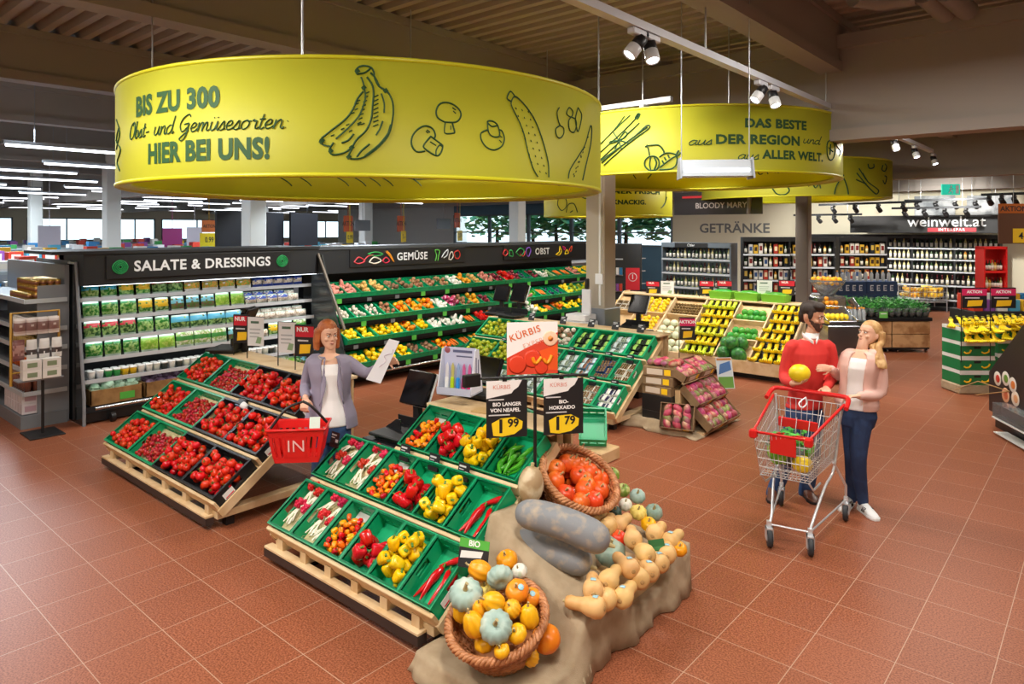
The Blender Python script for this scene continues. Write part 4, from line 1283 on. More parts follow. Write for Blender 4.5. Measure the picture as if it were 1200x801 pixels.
# signs with little drawings
t, Mx = wall_sign('gem', 7.0, 9.75, 'GEMÜSE', 1.96, .19, 'black sign GEMÜSE with vegetable drawings on the crate wall', x=-9.735)
def doodle(t, Mx, name, pts, col, w=.008):
 put(name, MB().tube([Mx @ Vector((p[0], p[1], .003)) for p in arc(pts, 4)], w, 4).mesh(name, mat('doodle_' + col.strip('#'), col, .5)), t)
for nm, col, pts in (('drawing_beet', '#c8404b', [(-.92, -.06), (-.85, .02), (-.75, -.05), (-.85, -.09), (-.92, -.06)]), ('drawing_beet', '#c8404b', [(-.78, -.06), (-.7, .03), (-.62, .05)]), ('drawing_cucumber', '#2f9a4f', [(-.7, .07), (-.58, .1), (-.45, .06), (-.58, .03), (-.7, .07)]),
      ('drawing_potato', '#e8e0d0', [(-.68, -.07), (-.6, .01), (-.48, -.05), (-.58, -.1), (-.68, -.07)]), ('drawing_radish', '#c8304b', [(-.46, -.06), (-.4, .0), (-.34, -.06), (-.4, -.1), (-.46, -.06)]), ('drawing_carrot', '#f0a030', [(-.4, .1), (-.33, .02), (-.26, -.09), (-.32, .04), (-.38, .11)]),
      ('drawing_leek', '#5cb848', [(.4, -.1), (.43, 0), (.4, .1), (.5, .09), (.48, 0), (.46, -.1)]), ('drawing_mushroom', '#dfe8ee', [(.55, -.04), (.62, .05), (.7, .1), (.68, 0), (.6, -.05)]), ('drawing_garlic', '#e6e2da', [(.72, -.08), (.75, .02), (.8, .06), (.83, -.02), (.78, -.09), (.72, -.08)]), ('drawing_tomato', '#d8362c', [(.88, -.06), (.86, .04), (.95, .08), (1.0, 0), (.95, -.08), (.88, -.06)])):
 doodle(t, Mx, nm, [((a * 1.3 - .1) if a < 0 else (a * 1.1 + .12), b) for a, b in pts], col, .012)
t, Mx = wall_sign('obst', 10.9, 13.5, 'OBST', 1.96, .2, 'black sign OBST with fruit drawings on the crate wall', x=-9.735)
for nm, col, pts in (('drawing_cherry', '#d83a3a', [(-1.0, -.02), (-.93, .07), (-.86, 0), (-.93, -.06), (-1.0, -.02)]), ('drawing_pear', '#36a558', [(-.82, -.06), (-.8, .05), (-.73, .03), (-.72, -.08), (-.82, -.06)]), ('drawing_melon', '#36a558', [(-.62, 0), (-.5, .09), (-.38, .02), (-.5, -.08), (-.62, 0)]), ('drawing_slice', '#d83a3a', [(-.5, -.05), (-.4, -.08), (-.34, .02)]),
      ('drawing_grape', '#8a5ad0', [(-.3, .08), (-.22, .1), (-.18, .02), (-.25, -.1), (-.32, -.02), (-.3, .08)]), ('drawing_banana', '#f2d022', [(.5, -.08), (.62, -.02), (.64, .1), (.7, -.02), (.62, -.1), (.5, -.08)]), ('drawing_berry', '#c83272', [(.76, .1), (.8, .02), (.86, .06), (.76, .1)]), ('drawing_lemon', '#f2d022', [(.84, -.08), (.9, .02), (.98, -.06), (.84, -.08)]), ('drawing_chili', '#d84a2a', [(1.0, 0), (1.06, .06), (1.12, .1), (1.08, -.02), (1.0, 0)])):
 doodle(t, Mx, nm, [(a * 1.12 - .22 if a < 0 else a, b) for a, b in pts], col, .014)

# ---- salad fridge
fr = thing('refrigerated_shelf', 'open anthracite fridge shelf full of salad bags and dressings', 'fridge', T(-10.1, 4.7, 0))
inv = T(-10.1, 4.7, 0).inverted()
def fp(name, mb, m): put(name, mb.mesh(name, m), fr).matrix_local = inv
fp('back_panel', MB().box(-10.7, WY0, .1, -10.5, WY1, 2.16), mat('fridge_back', '#33383c', .5))
fp('top_canopy', MB().box(-10.7, WY0, 1.74, -9.74, WY1, 2.14).box(-10.9, WY0 - .35, 2.14, -9.72, WY1, 2.18), PANEL)
fp('bottom_tray', MB().box(-10.6, WY0, .1, -9.78, WY1, .2), PANEL)
fp('side_panel', MB().box(-11.6, WY0 - .03, 0, -10.25, WY0, 2.05), mat('fridge_side_grey', '#6d7278', .45))
fp('side_glass', MB().prism([(-10.25, 0), (-9.68, 0), (-9.68, .35), (-9.98, 2.04), (-10.25, 2.04)], WY0 - .03, WY0, 0, RX(PI / 2) @ SC(1, 1, -1)), GLASSD)
fp('side_edge', MB().tube([(-9.68, WY0 - .015, 0), (-9.68, WY0 - .015, .35), (-9.98, WY0 - .015, 2.04)], .02, 6), GREYM)
fp('front_bar', MB().tube([(-9.66, WY0 + .1, .2), (-9.66, WY1, .2)], .022, 8), STEEL)
fp('front_grille', MB().box(-9.8, WY0, .02, -9.74, WY1, .14), BLACK)
fp('caster', MB().tube([(-9.66, 3.28, .06), (-9.66, 3.33, .06)], .06, 12), BLACK)
fp('end_post', MB().tube([(-9.0, WY1 - .03, .9), (-9.72, WY1 - .03, 2.06)], .025, 6), mat('post_bronze', '#6a6258', .4, metal=.4))
SH = [(-9.98, 1.57), (-9.94, 1.32), (-9.88, 1.06), (-9.84, .81), (-9.78, .55)]
for sx_, sz in SH:
 fp('shelf', MB().box(-10.5, WY0, sz - .035, sx_, WY1, sz - .015), SHELFG)
 fp('price_rail', MB().box(sx_, WY0, sz - .05, sx_ + .012, WY1, sz), RAIL)
 fp('led_strip', MB().box(sx_ - .05, WY0 + .03, sz - .045, sx_ - .015, WY1, sz - .036), LED)
fp('led_strip', MB().box(-9.86, WY0 + .03, 1.73, -9.8, WY1, 1.739), LED)
t, Mx = wall_sign('sal', 3.25, 5.85, 'SALATE & DRESSINGS', 1.965, .19, 'black sign SALATE & DRESSINGS with two lettuce drawings over the fridge', x=-9.71, bold=.028)
for s_ in (-1.14, 1.17):
 for q in range(4):
  doodle(t, Mx, 'drawing_lettuce', [(s_ + math.cos(a) * (.025 + .022 * q), math.sin(a) * (.025 + .022 * q) * .9 + .004 * math.sin(5 * a)) for a in [k * PI / 4 for k in range(9)]], '#1f9a55', .009)

def bag_mesh(w, h, d, mats, lab=(.55, .95), seed=0):
 """pillow bag standing on its lower edge; second material: printed band, third: pale film edge"""
 r = random.Random(seed)
 mb = MB()
 nu, nv = 8, 8
 jit = [[r.uniform(.85, 1.1) for _ in range(nv + 1)] for _ in range(nu + 1)]
 for sgn in (1, -1):
  def fn(u, v):
   i, j = round(u * nu), round(v * nv)
   b = (max(math.sin(PI * u), 0) ** .7) * (max(math.sin(PI * (v ** 1.25 * .97 + .015)), 0) ** .75) * jit[i][j]
   return (w * (u - .5) * (.93 + .07 * math.sin(PI * v)), sgn * -d * .66 * b, h * v * (.96 + .04 * jit[i][j]))
  o = len(mb.f)
  mb.sheet(fn, nu, nv)
  for q in range(o, len(mb.f)):
   i, j = (q - o) // nv, (q - o) % nv
   v = (j + .5) / nv
   u = (i + .5) / nu
   mb.mi[q] = 2 if v < .07 or v > .93 else 1 if lab[0] < v < lab[1] and sgn > 0 and r.random() < .9 else 0
   if sgn < 0:
    mb.f[q] = mb.f[q][::-1]
 return mb.mesh('bag', mats)
SALG = mat('salad_leaves', '#34802a', .22, var=.2, hue=.02, spots=('#b9dc8a', 26, .42, .62))
SALD = mat('salad_dark', '#28592d', .22, var=.2, spots=('#9cc87a', 26, .42, .62))
SALR = mat('salad_mixed', '#5a7a3c', .35, var=.15, spots=('#8a3a4a', 35, .5, .62))
SALP = mat('salad_pale', '#9cbf6a', .22, var=.15, spots=('#eef0d8', 30, .45, .62))
FILM = mat('bag_film', '#bcd0c2', .2)
def lm(c): return mat('print_' + c.strip('#'), c, .35, var=.05)
MIXV = mat('cut_vegetables', '#e9a544', .4, spots=('#7db046', 40, .45, .58), var=.1)
MUSH = mat('packed_mushrooms', '#e7dfd2', .5, spots=('#b49c82', 45, .5, .62), var=.06)
BAGS = {'blue': ('salad bag with blue print', bag_mesh(.2, .2, .1, [SALG, lm('#3fb0cf'), FILM], (.5, .9), 1), .222), 'green': ('salad bag with plain green leaves', bag_mesh(.2, .21, .1, [SALG, lm('#3c9b57'), FILM], (.7, .92), 2), .225),
  'yellow': ('salad bag with yellow print', bag_mesh(.19, .2, .1, [SALG, lm('#f0c62c'), FILM], (.35, .92), 3), .215), 'red': ('salad bag with red print', bag_mesh(.2, .22, .1, [SALD, lm('#d6404e'), FILM], (.62, .92), 4), .215),
  'mixed': ('mixed salad bag with red leaves', bag_mesh(.19, .2, .1, [SALR, lm('#7cc6d8'), FILM], (.55, .92), 5), .215), 'pale': ('bag of pale cut salad', bag_mesh(.24, .24, .11, [SALP, lm('#4a9c4c'), FILM], (.42, .6), 6), .25),
  'long': ('wide salad bag with sky-blue top', bag_mesh(.26, .2, .12, [SALD, lm('#58b9dd'), FILM], (.48, .97), 7), .262), 'light': ('bag of light green lettuce', bag_mesh(.22, .21, .11, [mat('lettuce_light', '#8cc63e', .35, var=.1, spots=('#c2e06f', 30, .45, .62)), lm('#9bd36a'), FILM], (.75, .92), 8), .235),
  'box': ('white tub of cut vegetables', bag_mesh(.24, .17, .13, [lm('#f0f0ec'), MIXV, lm('#f5f5f2')], (.25, .8), 9), .262), 'royal': ('royal-blue pack with white mushrooms', bag_mesh(.17, .17, .12, [lm('#2d4aa6'), MUSH, lm('#2a429a')], (.2, .6), 10), .176),
  'mush': ('pack of pale mushrooms', bag_mesh(.18, .12, .12, [MUSH, MUSH, FILM], (.3, .6), 11), .182), 'bluem': ('low blue pack of white mushrooms', bag_mesh(.18, .13, .12, [MUSH, lm('#3a58b4'), FILM], (.55, .92), 12), .182)}
rows = [['blue', 'blue', 'yellow', 'yellow', 'red', 'red', 'box', 'box', 'box', 'box', 'royal', 'royal', 'royal', 'royal', 'royal', 'royal'],
  ['green', 'green', 'green', 'yellow', 'yellow', 'mixed', 'mixed', 'mixed', 'light', 'light', 'bluem', 'bluem', 'bluem', 'bluem', 'mush', 'mush'],
  ['red', 'red', 'red', 'green', 'green', 'long', 'long', 'long', 'long', 'mush', 'mush', 'mush', 'mush', 'mush', 'mush'],
  ['green', 'green', 'green', 'light', 'light', 'pale', 'pale', 'pale', 'mixed', 'pale', 'mush', 'yellow', 'green', 'pale', 'mixed']]
for i, row in enumerate(rows):
 y = WY0 + .06
 up = ['top', 'second', 'third', 'fourth'][i]
 for k, kind in enumerate(row):
  nm, me, pitch = BAGS[kind]
  y += pitch / 2
  if y > WY1 - .12:
   break
  for dep in range(2 if kind in ('royal', 'bluem', 'mush') else 1):
   if kind == 'royal' and dep:
    M = T(SH[i][0] - .19, y + .02, SH[i][1] + .03)
   else:
    M = T(SH[i][0] - .07 - .12 * dep, y, SH[i][1] - .014 + .05 * dep)
   o = put('salad_bag' if kind not in ('box', 'royal', 'mush', 'bluem') else 'vegetable_pack', me, None, M @ RZ(PI / 2 + rw.uniform(-.12, .12)) @ RX(-.16))
   tag(o, '%s, %s%s on the %s shelf of the fridge' % (nm, ORD[k], '' if not dep else ' behind', up), 'salad bag' if 'bag' in nm else 'pack', 'packs in the salad fridge')
  y += pitch / 2
# dressings: small tubs and bottles on the fifth shelf
jar_cols = ['#f3f3ee', '#e9eef0', '#2f9a4a', '#35a04e', '#f2c41c', '#f2c41c', '#f0efe6', '#f0efe6', '#dfe0cf', '#3b4138', '#efeee6', '#41463c', '#e8ecd8', '#e9e9e2', '#4da35a', '#e6e4d2']
jar_protos = {}
for k, c in enumerate(jar_cols * 2):
 if c not in jar_protos:
  jar_protos[c] = Proto('dressing_tub', 'tub', MB().lathe([(.036, 0), (.042, .075), (.042, .085)], 12).mesh('dressing_tub', lm(c)), [('lid', MB().lathe([(.045, .085), (.045, .1), (.04, .104)], 12).mesh('lid', lm('#f2f2ee')))])
 y = WY0 + .12 + .1 * k
 if y > WY1 - .15:
  break
 for d in range(2):
  jar_protos[c].spawn(T(SH[4][0] - .07 - .11 * d, y, SH[4][1] - .012), 'small dressing tub, %s %son the lowest fridge shelf' % (ORD[k], 'behind ' if d else ''), 'dressing tubs in the fridge')
# vegetables in boxes at the bottom of the fridge
BOXW = mat('brown_box', '#a37c4c', .6, spots=('#7f5c33', 8, .4, .7))
def open_box(x, y, w, l, h, label, m=BOXW, z=.21):
 b = thing('vegetable_box', label, 'box', T(x, y, z))
 put('box_body', MB().box(-w / 2, -l / 2, 0, w / 2, l / 2, .012).box(-w / 2, -l / 2, .012, -w / 2 + .012, l / 2, h).box(w / 2 - .012, -l / 2, .012, w / 2, l / 2, h).box(-w / 2, -l / 2, .012, w / 2, -l / 2 + .012, h).box(-w / 2, l / 2 - .012, .012, w / 2, l / 2, h).mesh('box_body', m), b)
 put('price_card', MB().box(w / 2 + .002, l * .05, .03, w / 2 + .006, l * .05 + .18, .12).mesh('price_card', GSIGN), b)
 return b
def leafy(r, n, m, seed, ruffle=.12, flat=.8, name='cabbage', cat='cabbage'):
 """ball of overlapping curved leaves"""
 rr = random.Random(seed)
 mb = MB().ell((0, 0, 0), (r * .8, r * .8, r * .72), 12, 8)
 for q in range(n):
  a, e = rr.uniform(0, 6.28), rr.uniform(-.2, 1.3)
  Ml = RZ(a) @ RY(e)
  s_ = r * rr.uniform(.7, .95)
  ph = rr.uniform(0, 6)
  mb.sheet(lambda u, v: (s_ * math.cos((v - .5) * 1.7) * (1 + .06 * u), s_ * 1.0 * (u - .5) * (1.2 - .4 * abs(2 * v - 1)), s_ * math.sin((v - .5) * 1.7) + ruffle * r * math.sin(9 * u + ph) * abs(2 * u - 1)), 7, 5, 0, SC(1, 1, flat) @ Ml, .004)
 return Proto(name, cat, mb.mesh(name, m))
CABB = leafy(.105, 9, mat('cabbage_leaf', '#8fae8c', .5, var=.1, spots=('#c5d6b8', 9, .4, .7)), 4)
RADC = leafy(.085, 12, mat('radicchio_leaf', '#54364a', .45, var=.2, spots=('#8a6f86', 16, .5, .7)), 5, name='red_lettuce', cat='lettuce')
LETT = leafy(.11, 18, mat('lettuce_leaf', '#69b52b', .45, var=.12, spots=('#a8d84a', 12, .4, .65)), 6, .22, 1.0, name='lettuce', cat='lettuce')
open_box(-9.99, 3.4, .42, .62, .19, 'brown box of pale cabbages at the lower left of the fridge')
open_box(-9.99, 4.05, .42, .6, .19, 'brown box of purple lettuce in the bottom of the fridge')
open_box(-9.99, 4.75, .42, .7, .16, 'dark box of green lettuce in the bottom of the fridge', BCRATE)
for q in range(9):
 CABB.spawn(T(-10.1 + .17 * (q % 2) + rw.uniform(-.02, .02), 3.19 + .14 * (q // 2), .34 + .05 * (q % 2 == 0) + rw.uniform(0, .06)) @ rrot(rw), 'pale green cabbage in the brown box at the fridge corner', 'pale cabbages')
for q in range(8):
 RADC.spawn(T(-10.08 + .16 * (q % 2), 3.85 + .14 * (q // 2), .36 + .05 * (q % 2 == 0)) @ RZ(q), 'dark purple lettuce head in the brown box', 'purple lettuces')
for q in range(9):
 LETT.spawn(T(-10.06 + .19 * (q % 2), 4.5 + .13 * (q // 2), .38 + .06 * (q % 2 == 0)) @ RZ(q * 1.7) @ RY(rw.uniform(-.3, .3)), 'bright green lettuce head in the bottom of the fridge', 'green lettuces')
for q in range(10):
 BG = BAGS[('green', 'mixed', 'pale', 'light')[q % 4]]
 o = put('salad_bag', BG[1], None, T(-9.95, 5.25 + .11 * q, .215) @ RZ(PI / 2) @ RX(-.3))
 tag(o, '%s in the bottom of the fridge, %s from the lettuce' % (BG[0], ORD[q]), 'salad bag', 'packs in the salad fridge')

# ---- shelf end with cans and the rack of pouches left of the fridge
g = thing('shelf_unit', 'grey shelf unit with cans and jars at the left edge', 'shelf unit', T(-11.2, 2.7, 0))
inv = T(-11.2, 2.7, 0).inverted()
def gp(name, mb, m): put(name, mb.mesh(name, m), g).matrix_local = inv
gp('back_panel', MB().box(-12.8, 2.9, .0, -10.12, 2.95, 2.0), GREYM)
gp('plinth', MB().box(-12.8, 2.42, 0, -10.08, 2.92, .16), SHELFG)
gp('end_panel', MB().box(-10.14, 2.6, .16, -10.11, 2.92, 1.75), GREYM)
for z_, d_ in ((1.58, .45), (1.22, .42), (.98, .42), (.72, .45), (.44, .47)):
 gp('shelf', MB().box(-12.8, 2.92 - d_, z_ - .03, -10.1, 2.92, z_), SHELFG)
 gp('price_rail', MB().box(-12.8, 2.92 - d_ - .012, z_ - .045, -10.1, 2.92 - d_, z_ + .01), RAIL)
 gp('end_rail', MB().box(-10.1, 2.92 - d_, z_ - .045, -10.088, 2.92, z_ + .01), RAIL)
CAN = Proto('can', 'can', MB().lathe([(.032, 0), (.034, .004), (.034, .076), (.031, .08), (.029, .077), (0, .077)], 12).mesh('can', mat('gold_can', '#c9a24b', .25, metal=.7)), [('label', MB().lathe([(.0346, .02), (.0346, .06)], 12).mesh('label', mat('can_label', '#7d4a2a', .4, var=.2)))])
for a in range(10):
 for b in range(5):
  for L in range(3 if b > 0 else 1):
   CAN.spawn(T(-10.15 - .078 * a, 2.52 + .078 * b, 1.58 + .081 * L), 'small gold can on the top shelf at the left edge', 'gold cans on the top shelf')
def jar(r_, h, c, lid): return Proto('jar', 'jar', MB().lathe([(r_, 0), (r_, h * .8), (r_ * .75, h * .88)], 10).mesh('jar', mat('jar_' + c.strip('#'), c, .25, var=.1)), [('lid', MB().lathe([(r_ * .8, h * .88), (r_ * .8, h), (0, h)], 10).mesh('lid', lm(lid)))])
for z_, c, lid, h, y0 in ((1.22, '#e6e2d8', '#f2f0ea', .12, 2.52), (.98, '#b79a55', '#d8c27a', .15, 2.52), (.72, '#e0641e', '#f2e6d8', .16, 2.5), (.44, '#8c5a4a', '#c9a89c', .2, 2.48)):
 J = jar(.037, h, c, lid)
 lev = {1.22: 'white tub', .98: 'tan jar', .72: 'orange jar', .44: 'brown-pink bottle'}[z_]
 for a in range(9):
  for b in range(2):
   J.spawn(T(-10.16 - .085 * a, y0 + .09 * b + .03, z_), '%s on the shelf unit at the left edge' % lev, '%ss at the left edge' % lev)
PBX = Proto('carton', 'carton', MB().cbox(-.05, -.09, 0, .05, .09, .13, .003).mesh('carton', lm('#d9d2d6')), [('window', MB().box(-.051, -.06, .03, -.05, .06, .1).box(.05, -.06, .03, .051, .06, .1).mesh('window', lm('#b99aa6')))])
for a in range(7):
 for L in range(2):
  PBX.spawn(T(-10.17 - .115 * a, 2.53, .17 + .132 * L) @ RZ(PI / 2 * 0), 'pale carton in the two-high row on the base shelf at the left edge', 'pale cartons on the base shelf')
for a in range(5):
 PBX.spawn(T(-10.04 + .0, 2.5 + .0, 0) @ T(-.2 - .1 * a, .25, 1.61), 'pale carton behind the gold cans', 'cartons behind the cans')
rk = thing('hanging_rack', 'wooden rack on a black foot hung with pouches', 'rack', T(-9.7, 2.55, 0))
put('base_plate', MB().cbox(-.22, -.18, 0, .22, .18, .015, .004).mesh('base_plate', BLACK), rk)
put('pole', MB().tube([(0, 0, .015), (0, 0, .75)], .017, 8).mesh('pole', BLACK), rk)
GOLD = mat('bamboo', '#c99a3c', .5)
Mr = RZ(.35)
put('frame', MB().tube([(-.12, -.29, .6), (-.12, -.29, 1.46), (-.12, .2, 1.46), (-.12, .2, .95)], .016, 6, 0, None).tube([(-.12, -.29, .75), (-.12, .2, .75)], .01, 6).tube([(-.12, 0, .7), (0, 0, .7)], .012, 6).mesh('frame', GOLD), rk)
put('lower_tray', MB().cbox(-.12, -.27, .66, .08, .2, .68, .004).mesh('lower_tray', GREYM), rk)
PCH = [bag_mesh(.115, .2, .05, [lm('#cfc0bc'), lm('#8c6a66'), lm('#e6dedb')], (.3, .7), 31), bag_mesh(.12, .25, .05, [lm('#8b5a58'), lm('#b98f88'), lm('#7c4b4a')], (.3, .75), 32), bag_mesh(.11, .24, .05, [lm('#e9e7e6'), lm('#4b4344'), lm('#f2f0ef')], (.3, .5), 33)]
PW = Proto('pouch', 'pouch', None)
for a in range(4):
 for d in range(2):
  o = put('pouch', PCH[0], None, T(-9.78 + .05 * d, 2.33 + .115 * a, 1.2) @ RZ(PI / 2))
  tag(o, 'pale pouch on the upper hooks of the wooden rack', 'pouch', 'pouches on the wooden rack')
for a in range(4):
 o = put('pouch', PCH[1 if a < 1 else 2], None, T(-9.75, 2.32 + .13 * a, .9) @ RZ(PI / 2))
 tag(o, ['brown pouch on the lower hooks of the wooden rack', 'white pouch with dark print on the lower hooks'][min(a, 1)], 'pouch', 'pouches on the wooden rack')
CT = Proto('carton', 'carton', MB().cbox(-.06, -.095, 0, .06, .095, .115, .003).mesh('carton', lm('#ece9e4')), [('print', MB().box(.06, -.05, .03, .0615, .05, .085).mesh('print', lm('#8a9a7a')))])
for a in range(2):
 for L in range(2):
  CT.spawn(T(-9.66, 2.42 + .2 * a, .681 + .116 * L), 'white printed carton, %s %s in the block of four on the rack' % (('left', 'right')[a], ('below', 'above')[L]), 'white cartons on the rack')

# ---- far store: low shelf rows with goods on top
PKG = []
for c in ('#c8402e', '#2f7fb8', '#e9e6df', '#3c9a4e', '#e8b32c', '#8a4f9a', '#e8e8ea', '#54a8c8'):
 PKG.append(Proto('package', 'package', MB().cbox(-.12, -.16, 0, .12, .16, .22, .005).mesh('package', lm(c)), [('print', MB().box(.1201, -.1, .05, .122, .1, .17).mesh('print', lm('#f4f0e6')))]))
rg = random.Random(9)
for a, gx in enumerate((-13.4, -16.6, -20, -24, -28.5, -33.5, -39)):
 sh = thing('store_shelf', 'long grey store shelf, %s row behind the salad fridge' % ORD[a], 'shelf unit', T(gx, 8, 0), 'long shelves of the far store')
 put('body', MB().box(-.4, -11, 0, .4, 14, 1.75).mesh('body', GREYM), sh)
 put('header', MB().box(-.42, -11, 1.75, .42, 14, 1.8).mesh('header', mat('shelf_header', '#9aa3a9', .5)), sh)
 for z_ in (.5, .95, 1.4):
  put('shelf', MB().box(.4, -11, z_, .62, 14, z_ + .03).mesh('shelf', RAIL), sh)
 for k in range(60):
  y = -2.5 + .3 * k + rg.uniform(0, .06)
  if a > 2 and k % 2: continue
  PKG[rg.randrange(8)].spawn(T(gx + .2, y, 1.8) @ RZ(rg.uniform(-.1, .1)) @ SC(1, .8, rg.uniform(.6, 1.1)), 'package on top of the %s long shelf behind the fridge' % ORD[a], 'packages on the far shelves', a < 2)
 if a == 0:
  for z_ in (.53, .98, 1.43):
   for k in range(18):
    PKG[rg.randrange(8)].spawn(T(gx + .5, -1.5 + .3 * k, z_) @ SC(.8, .8, rg.uniform(.8, 1.2)), 'package on the side of the first long shelf, left edge', 'packages on the far shelves')
# hanging store signs in the distance
for k, (px, py, x, w_, h_, c, txt, tc) in enumerate(((202, 278, -24, .9, .62, '#7a2a5c', '', '#ffffff'), (470, 262, -17, .55, .5, '#d9591f', 'AKTION', '#1b1b1b'), (536, 258, -17, .55, .5, '#d9591f', 'AKTION', '#1b1b1b'), (408, 262, -18, .55, .5, '#c8521f', 'AKTION', '#1b1b1b'), (245, 265, -20, .6, .35, '#c8692f', 'AKTION', '#1b1b1b'),
               (245, 281, -20, .75, .4, '#f0d020', '0.99', '#222222'), (410, 278, -18, .4, .35, '#f3d21d', '0.99', '#222222'), (473, 277, -17, .35, .35, '#f3d21d', '1.-', '#222222'), (539, 276, -17, .45, .35, '#f3d21d', '2.79', '#222222'),
               (360, 264, -22, 1.3, .5, '#6d6d74', '', '#e6e6e8'), (425, 264, -21, 1.2, .4, '#837e84', '', '#fff'), (520, 262, -20, 1.5, .4, '#837e84', '', '#fff'), (606, 260, -19, 1.6, .42, '#7b7478', '10', '#e9e9ea'),
               (58, 277, -26, .8, .7, '#cfcad6', '', '#fff'), (228, 277, -26, .8, .7, '#cfcad6', '', '#fff'))):
 p = on_x(px, py, x)
 t = thing('hanging_store_sign', 'hanging %s over the far shelves, %s of the distant signs' % ('orange sign AKTION' if txt == 'AKTION' else 'yellow price sign ' + txt if c.startswith('#f') else 'coloured aisle sign', ORD[k]), 'sign', T(*p) @ RZ(.45))
 put('board', MB().box(-.01, -w_ / 2, -h_ / 2, .01, w_ / 2, h_ / 2).box(-.004, -.01, h_ / 2, .004, .01, 5.02 - p.z).mesh('board', lm(c)), t)
 if txt:
  put('lettering', letter(MB(), txt, h_ * .55 if len(txt) < 5 else h_ * .4, face((.0115, 0, 0), (0, 1, 0), (0, 0, 1)), bold=.02).mesh('lettering', lm(tc)), t)
for k, (px, w_) in enumerate(((356, 1.0), (322, .55), (271, .9))):
 p = on_x(px, 272, -15.5)
 tag(MB().box(-.03, -w_ / 2, -.4, .03, w_ / 2, .42).build('dark_header', lm('#1c1d22'), None, T(p.x, p.y, 2.45) @ RZ(.3)), 'dark panel standing over the far shelves, %s of three' % ['rightmost', 'middle', 'leftmost'][k], 'panel')
# ------------------------------------------------------------------ pumpkins on sackcloth
SACK = mat('sackcloth', '#b5a184', 0.85, bump=.25, bscale=260, spots=('#a28d6f', 9, .4, .7))
WICK = mat('wicker', '#b8794a', 0.55, spots=('#8f5630', 22, .4, .65))
def sstep(a, b, t):
 t = min(max((t - a) / (b - a), 0), 1)
 return t * t * (3 - 2 * t)
def PH(x, y):
 """height of the cloth-covered steps"""
 hi = min(max(.31 + (-2.28 - x) * .62, .31), .68) - .17 * sstep(3.5, 3.68, y)
 hi = hi + (.3 - hi) * sstep(4.0, 4.3, y)
 return .1 + (hi - .1) * sstep(2.98, 3.16, y)
def cloth(fn, x0, x1, y0, y1, nu, nv, flare, name, label, m=SACK, seed=1):
 """sheet laid over heights fn(x, y), its rim dropping to the floor in folds"""
 r = random.Random(seed)
 ph = [r.uniform(0, 6.28) for _ in range(6)]
 def pt(u, v):
  du, dv = min(u, 1 - u), min(v, 1 - v)
  e = min(du * nu, dv * nv)        # rings from the rim
  k = 3
  x = x0 + (x1 - x0) * min(max((u * nu - k) / (nu - 2 * k), 0), 1)
  y = y0 + (y1 - y0) * min(max((v * nv - k) / (nv - 2 * k), 0), 1)
  h = fn(x, y) + .006 * math.sin(17 * x + ph[0]) * math.sin(13 * y + ph[1]) + .004
  ox = oy = 0
  if e < k:
   t = 1 - e / k
   s_ = (x * 9 + y * 11)
   f = flare * t * (1 + .5 * math.sin(1.1 * s_ + ph[2]) + .35 * math.sin(2.3 * s_ + ph[3]) + .15 * math.sin(5.1 * s_ + ph[4]))
   if du * nu < k: ox = (-1 if u < .5 else 1) * f * (1 - du * nu / k) ** .5
   if dv * nv < k: oy = (-1 if v < .5 else 1) * f * (1 - dv * nv / k) ** .5
   h = h * (1 - t ** 1.0) + .006
  return (x + ox, y + oy, h)
 o = MB().sheet(pt, nu, nv, 0, None, .004).build(name, m)
 return tag(o, label, 'cloth')
cloth(PH, -2.93, -2.2, 2.55, 4.38, 26, 52, .045, 'sackcloth', 'crumpled beige sackcloth draped over the steps under the pumpkins')
# the wooden steps below the cloth
stp = thing('step_platform', 'wooden steps under the pumpkin sackcloth', 'platform', T(-2.6, 3.9, 0))
inv = T(-2.6, 3.9, 0).inverted()
for xa, xb, ya, yb, h in ((-2.92, -2.26, 2.56, 3.0, .08), (-2.4, -2.26, 3.17, 4.3, .27), (-2.65, -2.4, 3.17, 4.02, .28), (-2.92, -2.65, 3.17, 4.0, .42)):
 put('step', MB().box(xa, ya, 0, xb, yb, h).mesh('step', WOODD), stp).matrix_local = inv

def wicker(name, label, M, r0, r1, h):
 b = thing(name, label, 'basket', M)
 n = 44
 mb = MB()
 for L in range(int(h / .017)):
  z = .012 + .017 * L
  rr = r0 + (r1 - r0) * (z / h) ** .8
  mb.tube([((rr + .006 * math.cos(PI * (k + L))) * math.cos(2 * PI * k / n), (rr + .006 * math.cos(PI * (k + L))) * math.sin(2 * PI * k / n), z) for k in range(n)], .0105, 5, 0, None, False, True)
 put('woven_wall', mb.mesh('woven_wall', WICK), b)
 put('bottom', MB().lathe([(0, .004), (r0, .004), (r0, .016), (0, .016)], 24).mesh('bottom', WICK), b)
 mb = MB()
 N = 132
 for s_ in range(3):
  mb.tube([((r1 + .016 * math.cos(22 * 2 * PI * k / N + s_ * 2.094)) * math.cos(2 * PI * k / N), (r1 + .016 * math.cos(22 * 2 * PI * k / N + s_ * 2.094)) * math.sin(2 * PI * k / N), h + .014 * math.sin(22 * 2 * PI * k / N + s_ * 2.094)) for k in range(N)], .0125, 5, 0, None, False, True)
 put('braided_rim', mb.mesh('braided_rim', mat('wicker_rim', '#c78a5c', .5, spots=('#9d6238', 25, .4, .65))), b)
 mb = MB()
 for k in range(22):
  a = 2 * PI * k / 22
  mb.tube([(r0 * math.cos(a), r0 * math.sin(a), .01), ((r1 - .004) * math.cos(a), (r1 - .004) * math.sin(a), h)], .006, 4)
 put('stakes', mb.mesh('stakes', WICK), b)
 return b

